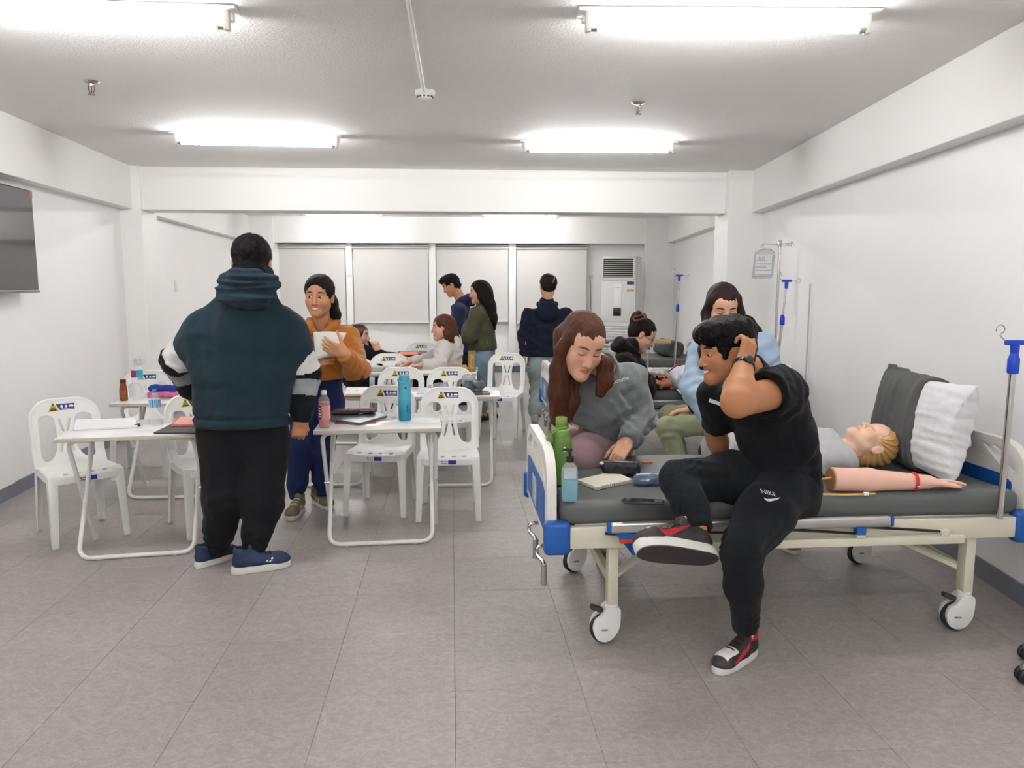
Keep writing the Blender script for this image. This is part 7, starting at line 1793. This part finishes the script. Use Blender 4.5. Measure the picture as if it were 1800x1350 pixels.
def training_arm():
    a, b = q(1460, 855, 3.24), q(1640, 856, 3.26); a[2] = BZ + .052; b[2] = BZ + .034; base = V3((a[0], a[1], BZ))
    t = thing('injection_training_arm', 'flesh coloured injection training arm with a red wristband', 'training arm', tuple(base))
    ax = unit(b - a); w = lerp(a, b, .93)
    F = Field(np.minimum(a, b) - .1, np.maximum(a, b) + V3((.26, .1, .1)), .004)
    F.cap(a + ax * -.02, lerp(a, b, .35), .052, .050, .02); F.cap(lerp(a, b, .35), w, .050, .031, .02)
    hand_prims(F, w, (1, .03, -.04), (0, .35, 1), 1, (6, 6, 7, 8), (26, 4), .98, 2.0, .03, .8); F.cut(a, -ax); F.cut((0, 0, BZ + .002), (0, 0, -1))
    v, f = F.mesh(); link('arm', mesh_from('arm', smoothv(v, f, 1) - base, f, mat('vinyl_pink', '#e3b7a4', .42)), t)
    Rr = basis(unit(np.cross(ax, (0, 0, 1))), ax)   # z along the arm
    MB().lathe([(1e-4, -.001), (.047, -.001), (.047, .004), (1e-4, .004)], tuple(a - base - ax * .004), 26, R=Rr).build('end_cap', mat('foam_brown', '#b07a4e', .8), t)
    c = lerp(a, b, .80); MB().lathe([(.0395, -.007), (.041, -.007), (.041, .007), (.0395, .007)], tuple(c - base), 26, R=Rr, cap=False).build('wristband', mat('band_red', '#c92a1c', .4), t)
    MB().lathe([(1e-4, -.004), (.006, 0), (1e-4, .004)], tuple(c - base + V3((.004, -.041, -.012))), 8).build('band_stud', m_stW, t)
    m_tb = mat('tube_amber', '#c79a4a', .4)
    A = a - base
    MB().tube([A + V3(v) for v in ((.0, -.01, .01), (-.03, -.02, .008), (-.10, -.03, .0), (-.16, -.05, -.03))], .005, 8).build('latex_tube', m_tb, t)
    MB().tube([A + V3(v) for v in ((-.16, -.05, -.04), (-.08, -.075, -.046), (.02, -.085, -.046), (.12, -.075, -.046), (.16, -.07, -.046))], .005, 8).build('latex_tube', m_tb, t)
    MB().box(A + V3((.12, -.075, -.044)), (.022, .014, .014), .003).build('tube_clamp', m_stW, t)
training_arm()
# pillows leaning on the headboard
def pillow(name, label, c, size, deg_y, deg_z, m_, case=None, case_cut=.1, seed=1):
    t = thing(name, label, 'pillow', c); R = np.array(Matrix.Rotation(math.radians(deg_z), 3, 'Z') @ Matrix.Rotation(math.radians(deg_y), 3, 'Y'))
    def puff(g, res, extra):
        hx, hy, hz = size; F = Field(V3((-hx, -hy, -hz)) - .06, V3((hx, hy, hz)) + .06, res); X, Y, Z = np.meshgrid(*F.ax, indexing='ij', copy=False)
        u, w = np.clip(np.abs(Y) / hy, 0, 1.3), np.clip(np.abs(Z) / hz, 0, 1.3); th = hx * np.clip((1 - u ** 3.2), 0, 1) ** .5 * np.clip((1 - w ** 3.2), 0, 1) ** .5 + extra
        ed = np.maximum(np.abs(Y) - hy * (1 - .10 * (1 - w ** 2)) - extra, np.abs(Z) - hz * (1 - .10 * (1 - u ** 2)) - extra); F.d = np.maximum(np.abs(X) - th, ed).astype(np.float32); return F
    F = puff(0, .007, .004); F.displace(wav(seed, .10, .0028, 5, (.5, .4, 1.6))); F.displace(wav(seed + 3, .04, .001, 5)); v, f = F.mesh()
    link('pillow_body', mesh_from('pillow_body', smoothv(v, f, 1) @ R.T, f, m_), t)
    if case:
        F = puff(1, .007, .022); F.displace(wav(seed + 1, .11, .006, 5, (1, 1.5, .35))); F.cut((0, -size[1] + case_cut, 0), (0, -1, .12)); v, f = F.mesh(); link('pillow_case', mesh_from('pillow_case', smoothv(v, f, 1) @ R.T, f, case, ), t)
    return t
m_pg = cloth('pillowcase_grey', '#4f5150', .75, .08, 120); m_pw = cloth('pillow_white', '#dcdce0', .8, .04)
pillow('pillow', 'white pillow half out of its grey pillowcase leaning on the near bed head', (1.99, 3.70, BZ + .222), (.085, .36, .225), 10, 2, m_pw, m_pg, .26, 5)
pillow('pillow', 'dark grey pillow tucked behind the white pillow', (2.115, 3.80, BZ + .19), (.028, .27, .19), 11, 2, m_pg, None, 0, 9)

# ------------------------------------------------------------------ on the second and third beds
Z2 = .627
c = P0(1153, 684, Z2); t = thing('plastic_basin', 'red plastic basin on the second bed beside the white drape', 'basin', (c.x + .0, c.y + .05, Z2), math.radians(5))
o = [(-.125, -.06), (.125, -.06), (.125, .06), (-.125, .06)]
soft(MB().prism(rpoly(o, .02), 0, .10).build('basin_body', mat('basin_red', '#a8201a', .4), t), .004); MB().prism(rpoly([(x * 1.06, y * 1.1) for x, y in o], .022), .094, .106).build('rim', mat('basin_rim', '#bf2a20', .4), t)
c = P0(1160, 668, Z2 + .1); pouch('plastic_bag', 'clear crumpled plastic wrapping on the red basin', 'bag', (c.x, c.y + .12, Z2 + .107), (.09, .05, .03), 0, mat('bag_film2', '#c9c7c6', .2, alpha=.7), .9, wr=.009, seed=22)
def patient2():
    base = V3(P0(1215, 690, Z2)); base[1] += .1; t = thing('draped_mannequin', 'mannequin under a white drape lying on the second bed', 'mannequin', tuple(base))
    a = base + V3((-.05, .12, .10)); b = a + V3((.52, .03, .03))
    F = field_for([a, b], .3, .010); F.ecap(a, b, .15, .19, (0, 1, 0), .68, .05); F.ell(a + V3((.05, 0, -.02)), (.10, .17, .10), None, .03); F.displace(rings(a, b, .0, .06, .035, .014, .3)); F.displace(wav(211, .12, .008, 5)); v, f = F.mesh(); v[:, 2] = np.maximum(v[:, 2], Z2 + .002)
    link('drape', mesh_from('drape', smoothv(v, f, 1) - base, f, cloth('drape_white', '#c9c9d4', .85, .05)), t)
    F = field_for([a], .22, .006); F.cap(a + V3((.02, -.02, -.03)), a + V3((-.12, -.03, -.035)), .045, .038, .02); F.cap(a + V3((-.12, -.03, -.035)), a + V3((-.17, -.05, -.05)), .036, .028, .02); v, f = F.mesh(); link('limb', mesh_from('limb', v - base, f, mat('vinyl_tan', '#c98f72', .45)), t)
    MB().tube([a - base + V3(v) for v in ((-.13, -.05, .0), (-.10, -.03, .06), (-.04, -.02, .105), (.06, -.03, .125), (.16, -.02, .135))], .007, 8).build('tubing', mat('tube_maroon', '#7a2438', .4), t)
patient2()
slab('clipboard', 'white clipboard on the second bed below the drape', 'clipboard', [(1187, 683), (1196, 693), (1245, 692), (1240, 682)], Z2, .01, mat('board_white', '#d9d9de', .5))
c = P0(1175, 618, Z2); pillow('pillow', 'dark grey pillow heaped at the head of the farthest bed', (2.02, 9.92, Z2 + .10), (.16, .32, .10), 0, 5, m_pg, None, 0, 31)
o = MB().bx(-.23, .23, -.012, .012, 0, .05, .003).build('wooden_board', mat('board_pine', '#c4a67a', .6), None, (PY(1148, 607, 9.3).x, 9.375, .8225))
tag(o, 'pale wooden splint board resting on the raised bed rail', 'board')
